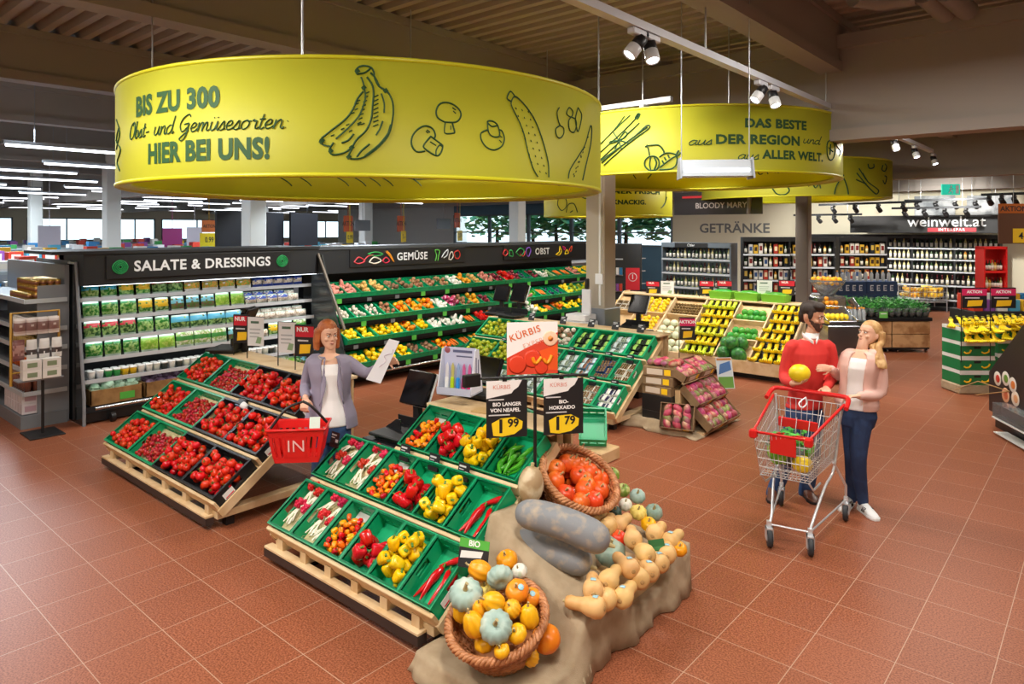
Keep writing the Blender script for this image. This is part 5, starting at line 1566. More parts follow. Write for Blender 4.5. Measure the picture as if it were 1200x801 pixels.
def squash(name, r, flat, lobes, ld, m, dimple=.25, stem=None, top=1.0, n=40):
 mb = blob(r, 1, 1, flat, dimple, lobes, ld, n, 12, top)
 st = MB().tube(arc([(0, 0, r * flat * .7), (.004, 0, r * flat + r * .12), (r * .12, r * .05, r * flat + r * .28)], 3), [r * .16, r * .14, r * .1, r * .09, r * .09, r * .1, r * .12], 6)
 return Proto(name, 'pumpkin', mb.mesh(name, m), [('stem', st.mesh('stem', stem or mat('dry_stem', '#b9a878', .8)))])
STICK = mat('blue_sticker', '#a4d3e2', .4)
def with_sticker(p, M):
 p.parts = list(p.parts) + [('sticker', MB().lathe([(0, .003), (.016, .002), (.018, 0)], 12, 0, M).mesh('sticker', STICK))]
 return p
M_BLU = mat('pumpkin_blue_grey', '#9db8ae', .5, var=.06, spots=('#c4d2c4', 12, .45, .7), bump=.05)
M_BLU2 = mat('pumpkin_green_grey', '#7f9a8c', .5, var=.06, spots=('#a8b9a6', 12, .45, .7))
M_HOK = mat('pumpkin_orange_red', '#e5561b', .35, var=.08, hue=.012, spots=('#ee7a2a', 7, .5, .75))
M_PYE = mat('pumpkin_yellow', '#f5ae14', .35, var=.06, hue=.015)
M_PORG = mat('pumpkin_orange', '#ef8418', .35, var=.06, spots=('#f6a62a', 9, .45, .7))
M_STR = mat('pumpkin_green_stripe', '#7e9c3c', .4, spots=('#c2c777', 22, .45, .55))
M_DKG = mat('pumpkin_dark_green', '#28463e', .4, spots=('#557a6a', 20, .5, .65))
M_WST = mat('pumpkin_white', '#e6e4d6', .45, spots=('#bccbb0', 15, .5, .65))
M_PAT = mat('pumpkin_pale_yellow', '#efd66e', .45, var=.05)
M_BUT = mat('butternut', '#e3b878', .5, var=.06, hue=.008, spots=('#d3a05c', 9, .5, .75))
M_GRY = mat('long_pumpkin_grey', '#83868a', .6, spots=('#b3a28c', 15, .5, .75), bump=.06)
M_TAN = mat('tan_squash', '#a98c66', .55, spots=('#d6c4a2', 8, .45, .65))
Q_BLU = squash('blue_grey_pumpkin', .095, .72, 12, .1, M_BLU, .35)
Q_BLS = squash('blue_grey_pumpkin', .062, .8, 10, .08, M_BLU, .3)
Q_BL2 = squash('green_grey_pumpkin', .065, .82, 10, .07, M_BLU2, .3)
Q_YEL = squash('yellow_pumpkin', .062, 1.15, 8, .1, M_PYE, .1, top=.8)
Q_YER = squash('yellow_pumpkin', .07, .78, 8, .05, M_PYE, .2)
Q_ORS = with_sticker(squash('orange_pumpkin', .066, .8, 8, .04, M_PORG, .2), T(.03, 0, .048) @ RY(.5))
Q_ORB = squash('orange_pumpkin', .1, .9, 8, .03, M_PORG, .15)
Q_RIB = squash('ribbed_gourd', .055, .95, 12, .12, mat('gourd_yellow_orange', '#f2b01e', .4, spots=('#6c8f3c', 12, .6, .7)), .2)
Q_HOK = squash('orange_red_pumpkin', .068, .95, 0, 0, M_HOK, .12, top=.9, n=20)
Q_HKS = with_sticker(squash('orange_red_pumpkin', .07, .95, 0, 0, M_HOK, .12, top=.9, n=20), T(.035, 0, .052) @ RY(.55))
Q_STR = squash('striped_gourd', .06, .9, 10, .06, M_STR, .15)
Q_DKG = squash('dark_green_gourd', .052, .85, 10, .06, M_DKG, .15)
Q_WST = squash('white_gourd', .055, .85, 10, .06, M_WST, .15)
Q_PAT = squash('pale_yellow_gourd', .056, .7, 10, .14, M_PAT, .2)
def butternut():
 mb = MB().lathe([(0, -.1), (.03, -.105), (.055, -.085), (.062, -.05), (.055, -.01), (.04, .03), (.036, .07), (.038, .1), (.03, .125), (.01, .132), (0, .13)], 16)
 return Proto('butternut_squash', 'squash', mb.mesh('butternut_squash', M_BUT), [('stem', MB().tube([(0, 0, .125), (0, 0, .145)], .009, 6).mesh('stem', mat('dry_stem', '#b9a878', .8))), ('base_scar', MB().lathe([(0, -.1045), (.012, -.107), (.014, -.104)], 10).mesh('base_scar', mat('base_scar', '#c09a62', .7)))])
Q_BUT = butternut()
Q_BUS = Proto(Q_BUT.name, Q_BUT.cat, Q_BUT.mesh, Q_BUT.parts + [('sticker', MB().sheet(lambda u, v: (-.0632 * math.cos(.5 * (u - .5)), -.0632 * math.sin(.5 * (u - .5)), -.068 + .03 * v), 4, 1, 0, None, .001).mesh('sticker', STICK))])

wicker('wicker_basket', 'round wicker basket of mixed pumpkins at the front of the sackcloth', T(-2.53, 2.83, .17) @ RX(.36) @ RY(.06), .17, .265, .2)
wicker('wicker_basket', 'wicker basket full of orange-red pumpkins on the upper sackcloth', T(-2.83, 3.84, .61) @ RY(.56) @ RX(.1), .18, .268, .2)
rp = random.Random(8)
def pk(P_, px, py, z, label, group='pumpkins and squashes', rot=None, s=1.0):
 p = on_z(px, py, z)
 return P_.spawn(T(*p) @ (rot if rot is not None else RZ(rp.uniform(0, 6)) @ RX(rp.uniform(-.4, .4))) @ SC(s), label, group)
TOC = RX(.75)
for P_, px, py, z, rot, s, lb in (
  (Q_BLU, 546, 696, .47, RZ(.66) @ RX(.55), 1, 'pale blue-grey ribbed pumpkin at the left rim of the front basket'),
  (Q_BLU, 581, 734, .42, RZ(.66) @ RX(.75), .93, 'pale blue-grey ribbed pumpkin at the front of the front basket'),
  (Q_BLU, 586, 676, .53, RZ(.9) @ RX(-1.2), .8, 'blue-grey pumpkin standing on edge at the back of the front basket'),
  (Q_YEL, 562, 668, .53, RZ(.6) @ RY(-1.2), 1.0, 'yellow pumpkin lying at the back left of the front basket'),
  (Q_YER, 594, 656, .5, RX(.5), .95, 'flat yellow pumpkin at the very back of the front basket'),
  (Q_WST, 609, 669, .5, RX(.6), .85, 'small white striped gourd at the back rim of the front basket'),
  (Q_ORS, 606, 692, .48, RZ(.4) @ RX(.6), 1.0, 'orange pumpkin with sticker at the right of the front basket'),
  (Q_YEL, 578, 705, .5, RZ(1.2) @ RY(-1.1), .95, 'yellow pumpkin lying in the middle of the front basket'),
  (Q_YEL, 563, 714, .45, RZ(.2) @ RX(.4), .8, 'yellow pumpkin under the middle one in the front basket'),
  (Q_RIB, 600, 713, .46, RX(.7), .9, 'yellow gourd right of the middle in the front basket'),
  (Q_YEL, 620, 722, .42, RX(.2), .95, 'yellow pumpkin with green top at the right rim of the front basket'),
  (Q_YEL, 555, 731, .42, RY(-.3) @ RX(.3), 1.0, 'yellow pumpkin at the left front of the front basket'),
  (Q_YER, 606, 742, .38, RX(.7), .75, 'round yellow pumpkin at the right front of the front basket'),
  (Q_YER, 588, 762, .33, RX(.6), .6, 'yellow pumpkin low at the front rim of the front basket'),
  (Q_ORB, 640, 748, .23, RX(.3), .8, 'large plain orange pumpkin on the cloth right of the front basket'),
  (Q_RIB, 622, 770, .2, RX(1.0), .85, 'small ribbed yellow and green gourd below the front basket'),
  (Q_YER, 568, 752, .32, RX(.5), .8, 'flat yellow pumpkin low behind the rim of the front basket'),
  (Q_YEL, 541, 716, .38, RX(.3), .9, 'yellow pumpkin under the left blue-grey one in the front basket'),
  (Q_ORS, 622, 700, .42, RX(.4), .9, 'orange pumpkin low at the right of the front basket'),
  (Q_PAT, 570, 690, .43, RX(.5), 1.0, 'orange-yellow gourd half hidden in the front basket')):
 pk(P_, px, py, z, lb, rot=rot, s=s)
for k, (px, py, z, P_) in enumerate(((638, 524, .80, Q_HOK), (652, 532, .80, Q_HOK), (662, 550, .76, Q_HOK), (681, 533, .80, Q_HKS), (683, 562, .72, Q_HOK), (699, 546, .76, Q_HKS), (704, 562, .71, Q_HOK), (699, 574, .66, Q_HKS), (714, 578, .62, Q_HOK), (665, 532, .83, Q_HOK), (645, 541, .74, Q_HOK), (672, 544, .81, Q_HOK), (691, 553, .77, Q_HOK), (672, 568, .66, Q_HOK), (655, 521, .78, Q_HOK), (648, 549, .70, Q_HOK), (659, 562, .67, Q_HKS), (673, 577, .63, Q_HOK), (690, 583, .60, Q_HOK), (640, 536, .77, Q_HOK))):
 pk(P_, px, py, z, 'orange-red pumpkin%s in the upper wicker basket' % (' with a sticker' if P_ is Q_HKS else ''), 'orange-red pumpkins')
for k in range(13):
 a, d = k * .7, (.165 if k < 9 else .07)
 Q_HOK.spawn(T(-2.83, 3.84, .61) @ RY(.56) @ RX(.1) @ T(d * math.cos(a), d * math.sin(a), .15) @ RX(rp.uniform(-.6, .6)), 'orange-red pumpkin in the upper wicker basket', 'orange-red pumpkins')
for P_, px, py, z, s, lb in ((Q_STR, 717, 556, .60, 1.0, 'green striped gourd right above the upper basket rim'), (Q_STR, 730, 574, .5, .9, 'yellow-green gourd beside the upper basket'), (Q_BLS, 747, 581, .52, .95, 'small blue-grey pumpkin behind the white gourd'), (Q_BL2, 766, 600, .45, 1.0, 'green-grey pumpkin at the right end of the gourd row'),
        (Q_WST, 733, 591, .5, .9, 'white gourd between the dark green and the blue-grey one'), (Q_DKG, 721, 600, .47, .9, 'dark green gourd under the upper basket rim'), (Q_PAT, 748, 600, .47, 1.1, 'pale yellow star-shaped gourd in the gourd row'), (Q_YER, 760, 614, .41, .8, 'orange-yellow pumpkin below the green-grey one'),
        (Q_HOK, 706, 599, .5, .7, 'small orange gourd half under the upper basket'), (Q_HOK, 725, 631, .46, .85, 'small orange-red pumpkin among the butternuts'), (Q_YER, 796, 643, .36, .75, 'cut orange pumpkin piece at the right corner of the cloth'),
        (Q_BL2, 715, 646, .40, 1.55, 'grey-blue pumpkin behind the ends of the long grey ones')):
 pk(P_, px, py, z, lb, rot=RZ(.6) @ RX(.5), s=s)
# butternuts: angle in plan of the neck, from +x
for k, (px, py, z, an, st) in enumerate(((645, 586, 0.57, 1.86, 0), (672, 600, 0.54, 1.71, 0), (714, 613, 0.52, 2.04, 0), (741, 628, 0.48, 2.20, 0), (770, 622, 0.42, 1.77, 0), (789, 631, 0.39, 1.67, 1), (782, 645, 0.38, 2.04, 1), (768, 655, 0.38, 2.61, 1), (757, 665, 0.39, 2.48, 1), (746, 673, 0.39, 2.44, 0), (733, 661, 0.45, 2.60, 1), (716, 676, 0.45, 1.84, 0), (695, 686, 0.44, 2.19, 1), (713, 697, 0.39, 1.90, 0), (733, 695, 0.38, 1.79, 1), (688, 709, 0.38, 3.40, 1), (728, 612, 0.49, 1.72, 0), (701, 603, 0.54, 1.84, 0), (752, 645, 0.44, 2.62, 0))):
 up = -.05 if k != 0 else .8
 M = RZ(an) @ RY(PI / 2 - up)
 (Q_BUS if st else Q_BUT).spawn(T(*on_z(px, py, z)) @ M @ SC(.98), ('butternut squash %s' % ['with blue sticker, ', ''][0 if st else 1]) + ['standing before the tall tan squash', 'just above the long grey pumpkins', 'under the gourd row', 'left of the green price tag', 'at the right edge of the heap', 'second from the right corner', 'third along the cloth edge', 'fourth along the cloth edge', 'fifth along the cloth edge', 'sixth along the cloth edge', 'neck up in the middle',
                                       'beside the long pumpkin tip', 'at the front of the heap', 'low at the front', 'ninth along the cloth edge', 'lying foremost on the cloth', 'below the dark green gourd', 'behind the long pumpkins', 'in the middle of the heap'][k], 'butternut squashes')
tan = Proto('tan_squash', 'squash', blob(.1, 1, 1, 1.35, .1, 14, .03, 40, 12, .85).mesh('tan_squash', M_TAN), [('stem', MB().tube([(0, 0, .12), (0, 0, .15)], .014, 6).mesh('stem', mat('dry_stem', '#b9a878', .8)))])
pk(tan, 622, 567, .81, 'tall tan squash leaning against the pepper stand', rot=RX(-.15), s=.9)
def long_pumpkin(a, b, r, label, sag):
 a, b = on_z(*a), on_z(*b)
 n = 30
 pts = [a.lerp(b, (1 - math.cos(PI * i / (n - 1))) / 2) for i in range(n)]
 pts = [p + Vector((0, 0, sag * math.sin(PI * (1 - math.cos(PI * i / (n - 1))) / 2))) for i, p in enumerate(pts)]
 rs = [r * (max(.0004, 1 - abs(math.cos(PI * i / (n - 1))) ** 6)) ** .5 * (.9 + .16 * i / n) for i in range(n)]
 c = a.lerp(b, .5)
 t = MB().tube([p - c for p in pts], rs, 20).build('long_pumpkin', M_GRY, None, T(*c))
 tag(t, label, 'pumpkin')
 d = (b - a).normalized()
 put('stem', MB().tube([b - c - d * .005, b - c + d * .035], [.016, .01], 6).mesh('stem', mat('dry_stem', '#b9a878', .8)), t)
long_pumpkin((586, 630, .52), (693, 664, .46), .092, 'nearer of the two long grey pumpkins lying on the cloth', .03)
long_pumpkin((604, 599, .75), (714, 638, .62), .097, 'farther of the two long grey pumpkins, resting above the nearer one', .03)
# small signs here: BIO tag on the front basket and a green card
def card(name, label, M, w, h, cols, lines=(), cat='price card', group=None):
 """flat card: cols = face colour; lines (text, size, x, y, colour, bold)"""
 t = thing(name, label, cat, M, group)
 put('board', MB().cbox(-w / 2, -h / 2, -.003, w / 2, h / 2, .0, .001).mesh('board', mat('card_' + cols.strip('#'), cols, .5)), t)
 k = 0
 for it in lines:
  if it[0] == 'rect':
   _, x0, y0, x1, y1, c = it
   put('panel', MB().box(x0, y0, .0002 + k * .0003, x1, y1, .0012 + k * .0003).mesh('panel', mat('card_' + c.strip('#'), c, .5)), t)
  elif it[0] == 'blob':
   _, pts, c = it
   put('panel', MB().prism(pts, .0002 + k * .0003, .0012 + k * .0003).mesh('panel', mat('card_' + c.strip('#'), c, .5)), t)
  else:
   tx, sz, x, y, c, b = it
   put('lettering', letter(MB(), tx, sz, T(x, y, .0016 + k * .0003), bold=b).mesh('lettering', mat('card_' + c.strip('#'), c, .5)), t)
  k += 1
 return t
CAMR = (CY, SY, 0)
p = on_z(555, 649, .56)
card('price_card', 'BIO price card standing between the pepper stand and the front basket', face(p, (.9, .3, 0), (-.1, .25, 1)), .19, .16, '#22252a',
  [('rect', -.095, .03, .095, .08, '#55b244'), ('BIO', .045, 0, .055, '#f4f7f2', .03), ('blob', [(-.085, -.03), (.05, -.015), (.06, .02), (-.08, .01)], '#eceae6'), ('blob', [(.0, -.07), (.08, -.066), (.085, -.028), (.005, -.03)], '#f6d11f'), ('1.79', .03, .043, -.048, '#1b1b1b', .03)])
p = on_z(770, 640, .43)
card('price_card', 'small dark green card stuck among the butternuts', face(p, (.85, .5, .25), (-.3, .1, 1)), .1, .085, '#2c6a3a', [('rect', -.04, -.02, .04, .0, '#3f8450')])

# ---- mango boxes on a cloth-covered step
def MH(x, y):
 return max(.02, .1 + (-3.72 - x) * 1.0)
cloth(lambda x, y: .02 + .1 * sstep(-3.6, -4.3, x), -4.62, -3.72, 7.5, 8.55, 14, 16, .06, 'sackcloth', 'beige sackcloth spread on the floor under the mango boxes', seed=4)
CARD = mat('cardboard', '#8e7452', .7, spots=('#7a6044', 10, .4, .7))
CARDW = mat('printed_carton', '#d9cbb8', .6)
def mango_box(M, label, nx, ny, kind, lab):
 b = thing('mango_box', label, 'box', M, 'mango boxes')
 w, d, h = .4, .3, .1
 put('box_body', MB().box(-w / 2, 0, 0, w / 2, d, .01).box(-w / 2, 0, .01, -w / 2 + .008, d, h).box(w / 2 - .008, 0, .01, w / 2, d, h).box(-w / 2, 0, .01, w / 2, .008, h).box(-w / 2, d - .008, .01, w / 2, d, h).mesh('box_body', CARD), b)
 put('box_print', MB().box(-.1, -.002, .02, .06, 0, .08).box(.08, -.002, .02, .14, 0, .08, 1).mesh('box_print', [CARDW, YSIGN]), b)
 for i in range(nx):
  for j in range(ny):
   P_MAN[1 if (i * 3 + j * 5 + kind) % 3 else 0].spawn(M @ T(-w / 2 + .03 + (i + .5) * (w - .06) / nx, .025 + (j + .5) * (d - .05) / ny, .06 + rp.uniform(0, .02)) @ RZ(PI / 2 + rp.uniform(-.9, .9)) @ RX(rp.uniform(0, 6)) @ SC(.92, .88, .92), lab, 'mangoes')
def faceX(x, y, z, tilt): return T(x, y, z) @ RZ(PI / 2) @ RX(tilt)
for i, (x, z, nm) in enumerate(((-3.62, .05, 'lowest'), (-3.78, .3, 'middle'), (-3.92, .54, 'top'))):
 for k, y in enumerate((7.86, 8.27)):
  M = faceX(x, y, z, .75) if i < 2 else faceX(x + .02, y - .05, z + .06, .45)
  mango_box(M, 'cardboard box of mangoes, %s row of the mango stack, %s one' % (nm, ('nearer', 'farther')[k]), 4, 3, i + k, 'red and green mango in the %s row of boxes, %s box' % (nm, ('nearer', 'farther')[k]))
mango_box(T(-3.93, 7.5, .06) @ RZ(.3) @ RX(1.15), 'cardboard box of mangoes standing upright before the mango stack', 3, 4, 1, 'mango in the upright box before the stack')
for k in range(3):
 b = thing('mango_box', 'closed mango carton at the left of the stack, %s from below' % ORD[k], 'box', T(-4.25, 7.72, .42 + .115 * k) @ RZ(.1 * k), 'closed mango cartons')
 put('box_body', MB().cbox(-.2, -.15, 0, .2, .15, .11, .004).mesh('box_body', CARD), b)
 put('box_print', MB().box(-.15, -.1515, .02, .05, -.15, .09).box(.07, -.1515, .02, .15, -.15, .09, 1).mesh('box_print', [CARDW, YSIGN]), b)
for q in range(12):
 P_MAN[q % 2].spawn(T(-4.25 + .1 * (q % 4) - .12, 7.66 + .09 * (q // 4), .80 + .01 * (q % 2)) @ RZ(rp.uniform(0, 6)), 'mango lying loose on the closed cartons', 'mangoes')
for k in range(2):
 b = tag(MB().cbox(-.2, -.15, 0, .2, .15, .2, .004).build('black_crate', BCRATE, None, T(-4.25, 7.72, .015 + .201 * k)), 'black crate under the closed mango cartons, %s one' % ('lower', 'upper')[k], 'crate', 'black crates under the mango cartons')
for i, (x0, x1, h) in enumerate(((-3.98, -3.66, .04), (-4.02, -3.86, .28), (-4.04, -3.97, .5))):
 tag(MB().box(x0, 7.65, .012, x1, 8.5, h).build('step_board', WOODD), 'wooden step under the %s row of mango boxes' % ('lowest', 'middle', 'top')[i], 'step')
# ------------------------------------------------------------------ sloped fruit display in the middle distance
fd = thing('fruit_display', 'long pine display slope with bananas and melons', 'display stand', T(-5.6, 11.7, 0))
inv = T(-5.6, 11.7, 0).inverted()
def dp(name, mb, m): put(name, mb.mesh(name, m), fd).matrix_local = inv
TL4 = math.atan2(.85, 1.2)
X0, X1 = -7.72, -3.97
def d4(x, v=0, n=0): return T(x, 11.1, .22) @ RX(TL4) @ T(0, v, n)
dp('black_base', MB().box(X0, 11.2, 0, X1, 12.6, .13), BLACK)
dp('front_board', MB().cbox(X0, 11.04, .1, X1, 11.09, .3, .004), WOOD)
dp('slope_board', MB().box(X0, .02, -.06, X1, 1.5, -.03, 0, T(0, 11.1, .22) @ RX(TL4)), WOODD)
for xx in (X0, X1 - .03):
 dp('side_board', MB().prism([(11.06, .1), (12.6, .1), (12.6, 1.18), (12.4, 1.18), (11.06, .24)], xx, xx + .03, 0, Matrix(((0, 0, 1, 0), (1, 0, 0, 0), (0, 1, 0, 0), (0, 0, 0, 1)))), WOOD)
dp('top_shelf', MB().cbox(X0, 12.32, 1.12, X1, 12.72, 1.15, .004), WOOD)
dp('back_panel', MB().box(X0, 12.6, .1, X1, 12.63, 1.12), WOODD)
for xx in (-7.1, -6.45, -5.79, -5.135, -4.53):
 dp('divider', MB().box(xx - .012, .02, -.03, xx + .012, 1.46, .09, 0, T(0, 11.1, .22) @ RX(TL4)), WOOD)
for vv in (.5, .98):
 for xa, xb in ((-7.7, -7.11), (-7.09, -6.46), (-6.44, -5.8), (-5.12, -4.54)):
  dp('cross_board', MB().box(xa, vv, -.03, xb, vv + .02, .085, 0, T(0, 11.1, .22) @ RX(TL4)), WOOD)
TRAYB = mat('black_tray', '#1a1c1c', .5)
for xa in (-5.75, -4.49):
 for L in range(6):
  dp('banana_tray', MB().box(xa - .01, .03 + .24 * L, -.03, xa + (.59 if xa < -5 else .46), .25 + .24 * L, .02, 0, T(0, 11.1, .22) @ RX(TL4)), TRAYB)
rb = random.Random(17)
for c_, (xa, w_, nm) in enumerate(((-5.75, .58, 'left'), (-4.49, .45, 'right'))):
 for L in range(6):
  for k in range(5 if c_ == 0 else 4):
   P = P_BANG if (c_ == 0 and L in (0, 2, 5)) else P_BAN
   P.spawn(d4(xa + .065 + .115 * k, .24 + .24 * L, .0) @ RX(-.25) @ RZ(PI + rb.uniform(-.2, .2)) @ SC(1.65), 'hand of %sbananas in the %s banana column, %s row from below' % ('greenish ' if P is P_BANG else 'yellow ', nm, ORD[L]), 'bananas on the fruit display')
for L, v in enumerate((.56, 1.04)):
 for k in range(9):
  P_LIM.spawn(d4(-5.05 + .108 * (k % 5) + (.05 if k > 4 else 0), v + .06 + (.14 if k > 4 else 0), .04) @ rrot(rb), 'green melon in the %s box of the melon column' % ('middle', 'top')[L], 'green melons')
for k, (x, v, n) in enumerate(((-4.98, .13, .09), (-4.72, .13, .09), (-5.0, .37, .09), (-4.76, .38, .1), (-4.85, .25, .22))):
 P_WML.spawn(d4(x, v, n) @ rrot(rb) @ SC(.95), 'big striped watermelon at the bottom of the melon column', 'watermelons')
for k in range(11):
 P_HON.spawn(d4(-6.35 + .16 * (k % 4), .1 + .16 * (k // 4) + (.04 if k > 7 else 0), .05) @ rrot(rb) @ SC(.85), 'pale round melon left of the left banana column', 'pale melons')
for k in range(8):
 P_HON.spawn(d4(-6.35 + .16 * (k % 4), .6 + .17 * (k // 4), .05) @ rrot(rb) @ SC(.85), 'pale round melon in the middle box left of the bananas', 'pale melons')
for k in range(50):
 P_KIW.spawn(d4(-6.39 + .06 * (k % 10), 1.04 + .075 * (k // 10), .02) @ rrot(rb), 'brown kiwi in the top box left of the bananas', 'kiwis')
for k in range(30):
 P_LEM.spawn(d4(-7.03 + .09 * (k % 6) + .02 * (k // 6 % 2), 1.03 + .09 * (k // 6), .03 + .03 * (k % 2)) @ rrot(rb), 'yellow lemon in the top lemon box', 'lemons')
for k in range(24):
 P_LEM.spawn(d4(-7.03 + .09 * (k % 6), .56 + .1 * (k // 6), .03 + .03 * (k % 2)) @ rrot(rb), 'yellow lemon in the middle lemon box', 'lemons')
for k in range(5):
 for q in range(3):
  PK['nut'].spawn(d4(-7.62 + .13 * (k % 4), 1.03 + .12 * q, .0), 'tray of small dark fruit at the left end of the display', 'fruit trays')
# poster stands along the top of the display and of the tomato stand
POLE = mat('black_pole', '#141516', .4)
def poster(M, w, h, kind, label, pole=.25, cat='price sign', group='price signs on poles'):
 """upright sign on a thin black pole: 'nur' (black, red head, yellow price) or 'white' or 'aktion'"""
 if kind == 'white':
  t = card('poster', label, M, w, h, '#e9ebec', [('rect', -w * .3, h * .28, w * .2, h * .36, '#4f6f5c'), ('rect', -w * .36, h * .05, w * .3, h * .1, '#b9bdc0'), ('rect', -w * .36, -.08 * h, w * .25, -.03 * h, '#b9bdc0'), ('rect', -w * .36, -.2 * h, w * .2, -.16 * h, '#b9bdc0'),
              ('blob', [(0, -h * .4), (w * .3, -h * .42), (w * .38, -h * .2), (w * .12, -h * .18)], '#8fae86')], 'poster', 'white posters on poles')
 else:
  top = '#d42337' if kind == 'nur' else '#d92a63'
  t = card('price_sign', label, M, w, h, '#1b1b1e', [('rect', -w / 2, h * .12, w / 2, h * .46, top), ('NUR', h * .2, -w * .12, h * .35, '#ffffff', .03) if kind == 'nur' else ('AKTION', h * .2, 0, h * .3, '#ffffff', .03),
               ('blob', [(-w * .3, -h * .42), (w * .28, -h * .38), (w * .34, -h * .1), (-w * .26, -h * .12)], '#f7c51e'), ('rect', -w * .38, -h * .02, w * .2, h * .03, '#d9d9dc')], cat, group)
 if pole:
  put('pole', MB().tube([(-w / 2 - .008, h / 2, -.006), (-w / 2 - .008, -h / 2 - pole, -.006)], .006, 5).tube([(-w / 2 - .008, h / 2, -.006), (w / 2, h / 2, -.006)], .005, 5).mesh('pole', POLE), t)
 return t
for k, (px, kind) in enumerate(((765, 'nur'), (782, 'white'), (828, 'nur'), (849, 'nur'), (896, 'white'), (922, 'nur'))):
 p = on_y(px, 337, 12.55)
 poster(face((p.x, 12.55, p.z), (1, .35, 0), (0, 0, 1)), .26, .27, kind, '%s sign over the fruit display, %s from the left' % ('black and red price' if kind == 'nur' else 'white text', ORD[k]), p.z - 1.28)
LIMEC = mat('lime_green', '#7cc23a', .45)
for k in range(3):
 b = thing('green_basket', 'lime green basket on top of the display behind the signs, %s of three' % ORD[k], 'basket', T(-5.6 + .5 * k, 12.52, 1.15))
 put('body', MB().loft([[(-.2, -.15, 0), (.2, -.15, 0), (.2, .15, 0), (-.2, .15, 0)], [(-.22, -.17, .14), (.22, -.17, .14), (.22, .17, .14), (-.22, .17, .14)]], 0, None, True, False).mesh('body', LIMEC), b)
 put('fruit', MB().ell((0, 0, .13), (.19, .14, .05), 12, 6).mesh('fruit', M_LIME), b)

# ------------------------------------------------------------------ behind: juice bar, herb cart, crates, bread basket
def camframe(px, py, z=0.0):
 """frame on the floor facing the aisle: x to the right, y away"""
 p = on_z(px, py, z)
 return T(p.x, p.y, 0) @ RZ(YAW)
JM = T(-3.75, 12.75, 0) @ RZ(YAW)
t = thing('juice_machine', 'orange juice machine with a clear hopper of oranges behind the man', 'juice machine', JM)
put('counter', MB().cbox(-.55, -.3, 0, .55, .35, .86, .01).mesh('counter', mat('counter_dark', '#2b2a2a', .4)), t)
put('body', MB().cbox(-.3, -.2, .87, .2, .2, 1.3, .03).cbox(-.22, -.26, .9, .12, -.2, 1.1, .01).mesh('body', STEEL), t)
put('hopper', MB().lathe([(.1, 1.3), (.28, 1.52), (.3, 1.58), (.29, 1.58), (.27, 1.52), (.09, 1.31)], 18, 0, T(-.05, 0, 0)).mesh('hopper', mat('clear_plastic', '#e8eef2', .08, trans=.9, ior=1.2)), t)
put('chute', MB().tube([(.3, -.1, 1.25), (.5, -.15, .95)], .06, 10).mesh('chute', STEEL), t)
put('bottle_tray', MB().cbox(.22, -.25, .87, .52, .1, .9, .005).mesh('bottle_tray', STEEL), t)
for k in range(34):
 a, d = k * 2.4, .26 * math.sqrt((k % 17) / 17)
 P_ORA.spawn(JM @ T(-.05 + d * math.cos(a), d * math.sin(a), 1.53 + .06 * (k // 17)) @ rrot(rb), 'orange in the hopper of the juice machine', 'oranges of the juice machine')
for k in range(7):
 P_ORA.spawn(JM @ T(-.16 + .08 * (k % 3), -.27 + .01 * k, 1.13 + .07 * (k // 3)), 'orange in front of the juice machine', 'oranges of the juice machine')
BOT = Proto('juice_bottle', 'bottle', MB().lathe([(.03, 0), (.034, .01), (.034, .14), (.014, .18), (.014, .2)], 10).mesh('juice_bottle', mat('clear_bottle', '#dfe8ee', .1, trans=.6)), [('cap', MB().lathe([(.017, .19), (.017, .215), (0, .215)], 10).mesh('cap', lm('#f0a01e')))])
for k in range(14):
 BOT.spawn(JM @ T(.26 + .075 * (k % 4), -.2 + .075 * (k // 4), .9), 'small empty bottle beside the juice machine', 'juice bottles')
jt = thing('juice_table', 'steel counter with a pan of fruit slices between the couple', 'counter', T(-3.42, 11.9, 0) @ RZ(YAW) @ SC(.72, 1, 1.08))
put('cabinet', MB().cbox(-.35, -.3, .05, .35, .3, .86, .01).mesh('cabinet', STEEL), jt)
put('pan', MB().cbox(-.3, -.28, .87, .3, .28, .93, .01).mesh('pan', STEEL), jt)
put('sneeze_rail', MB().tube([(-.33, -.25, .93), (-.33, .2, 1.1), (.33, .2, 1.1), (.33, -.25, .93)], .012, 6).mesh('sneeze_rail', STEEL), jt)
for k in range(10):
 P_LEM.spawn(T(-3.42, 11.9, 1.03) @ RZ(YAW) @ T(-.17 + .075 * (k % 5), -.1 + .14 * (k // 5), .02) @ rrot(rb), 'yellow fruit in the steel pan between the couple', 'fruit in the steel pan')

HM = camframe(1046, 413)
PLANK = mat('plank_wood', '#c79a6b', .6, spots=('#9c6c42', 5, .42, .62))
hc = thing('herb_cart', 'wheeled plank-sided cart topped with potted herbs', 'cart', HM)
put('plank_front', MB().cbox(-.75, 0, .1, -.02, .02, .36, .006).cbox(-.75, 0, .37, -.02, .02, .62, .006).cbox(.0, 0, .1, .75, .02, .36, .006).cbox(.0, 0, .37, .75, .02, .62, .006).mesh('plank_front', PLANK), hc)
put('plank_side', MB().cbox(-.75, .02, .1, -.73, .85, .62, .006).cbox(.73, .02, .1, .75, .85, .62, .006).cbox(-.75, .85, .1, .75, .87, .62, .006).mesh('plank_side', PLANK), hc)
put('top_tray', MB().cbox(-.78, -.03, .63, .78, .9, .7, .008).mesh('top_tray', BLACK), hc)
put('bottom_rail', MB().box(-.74, .01, .07, .74, .86, .1).mesh('bottom_rail', BLACK), hc)
for cx in (-.55, -.1, .1, .68):
 put('caster', MB().tube([(cx, .05, .035), (cx + .03, .05, .035)], .035, 10).mesh('caster', STEEL), hc)
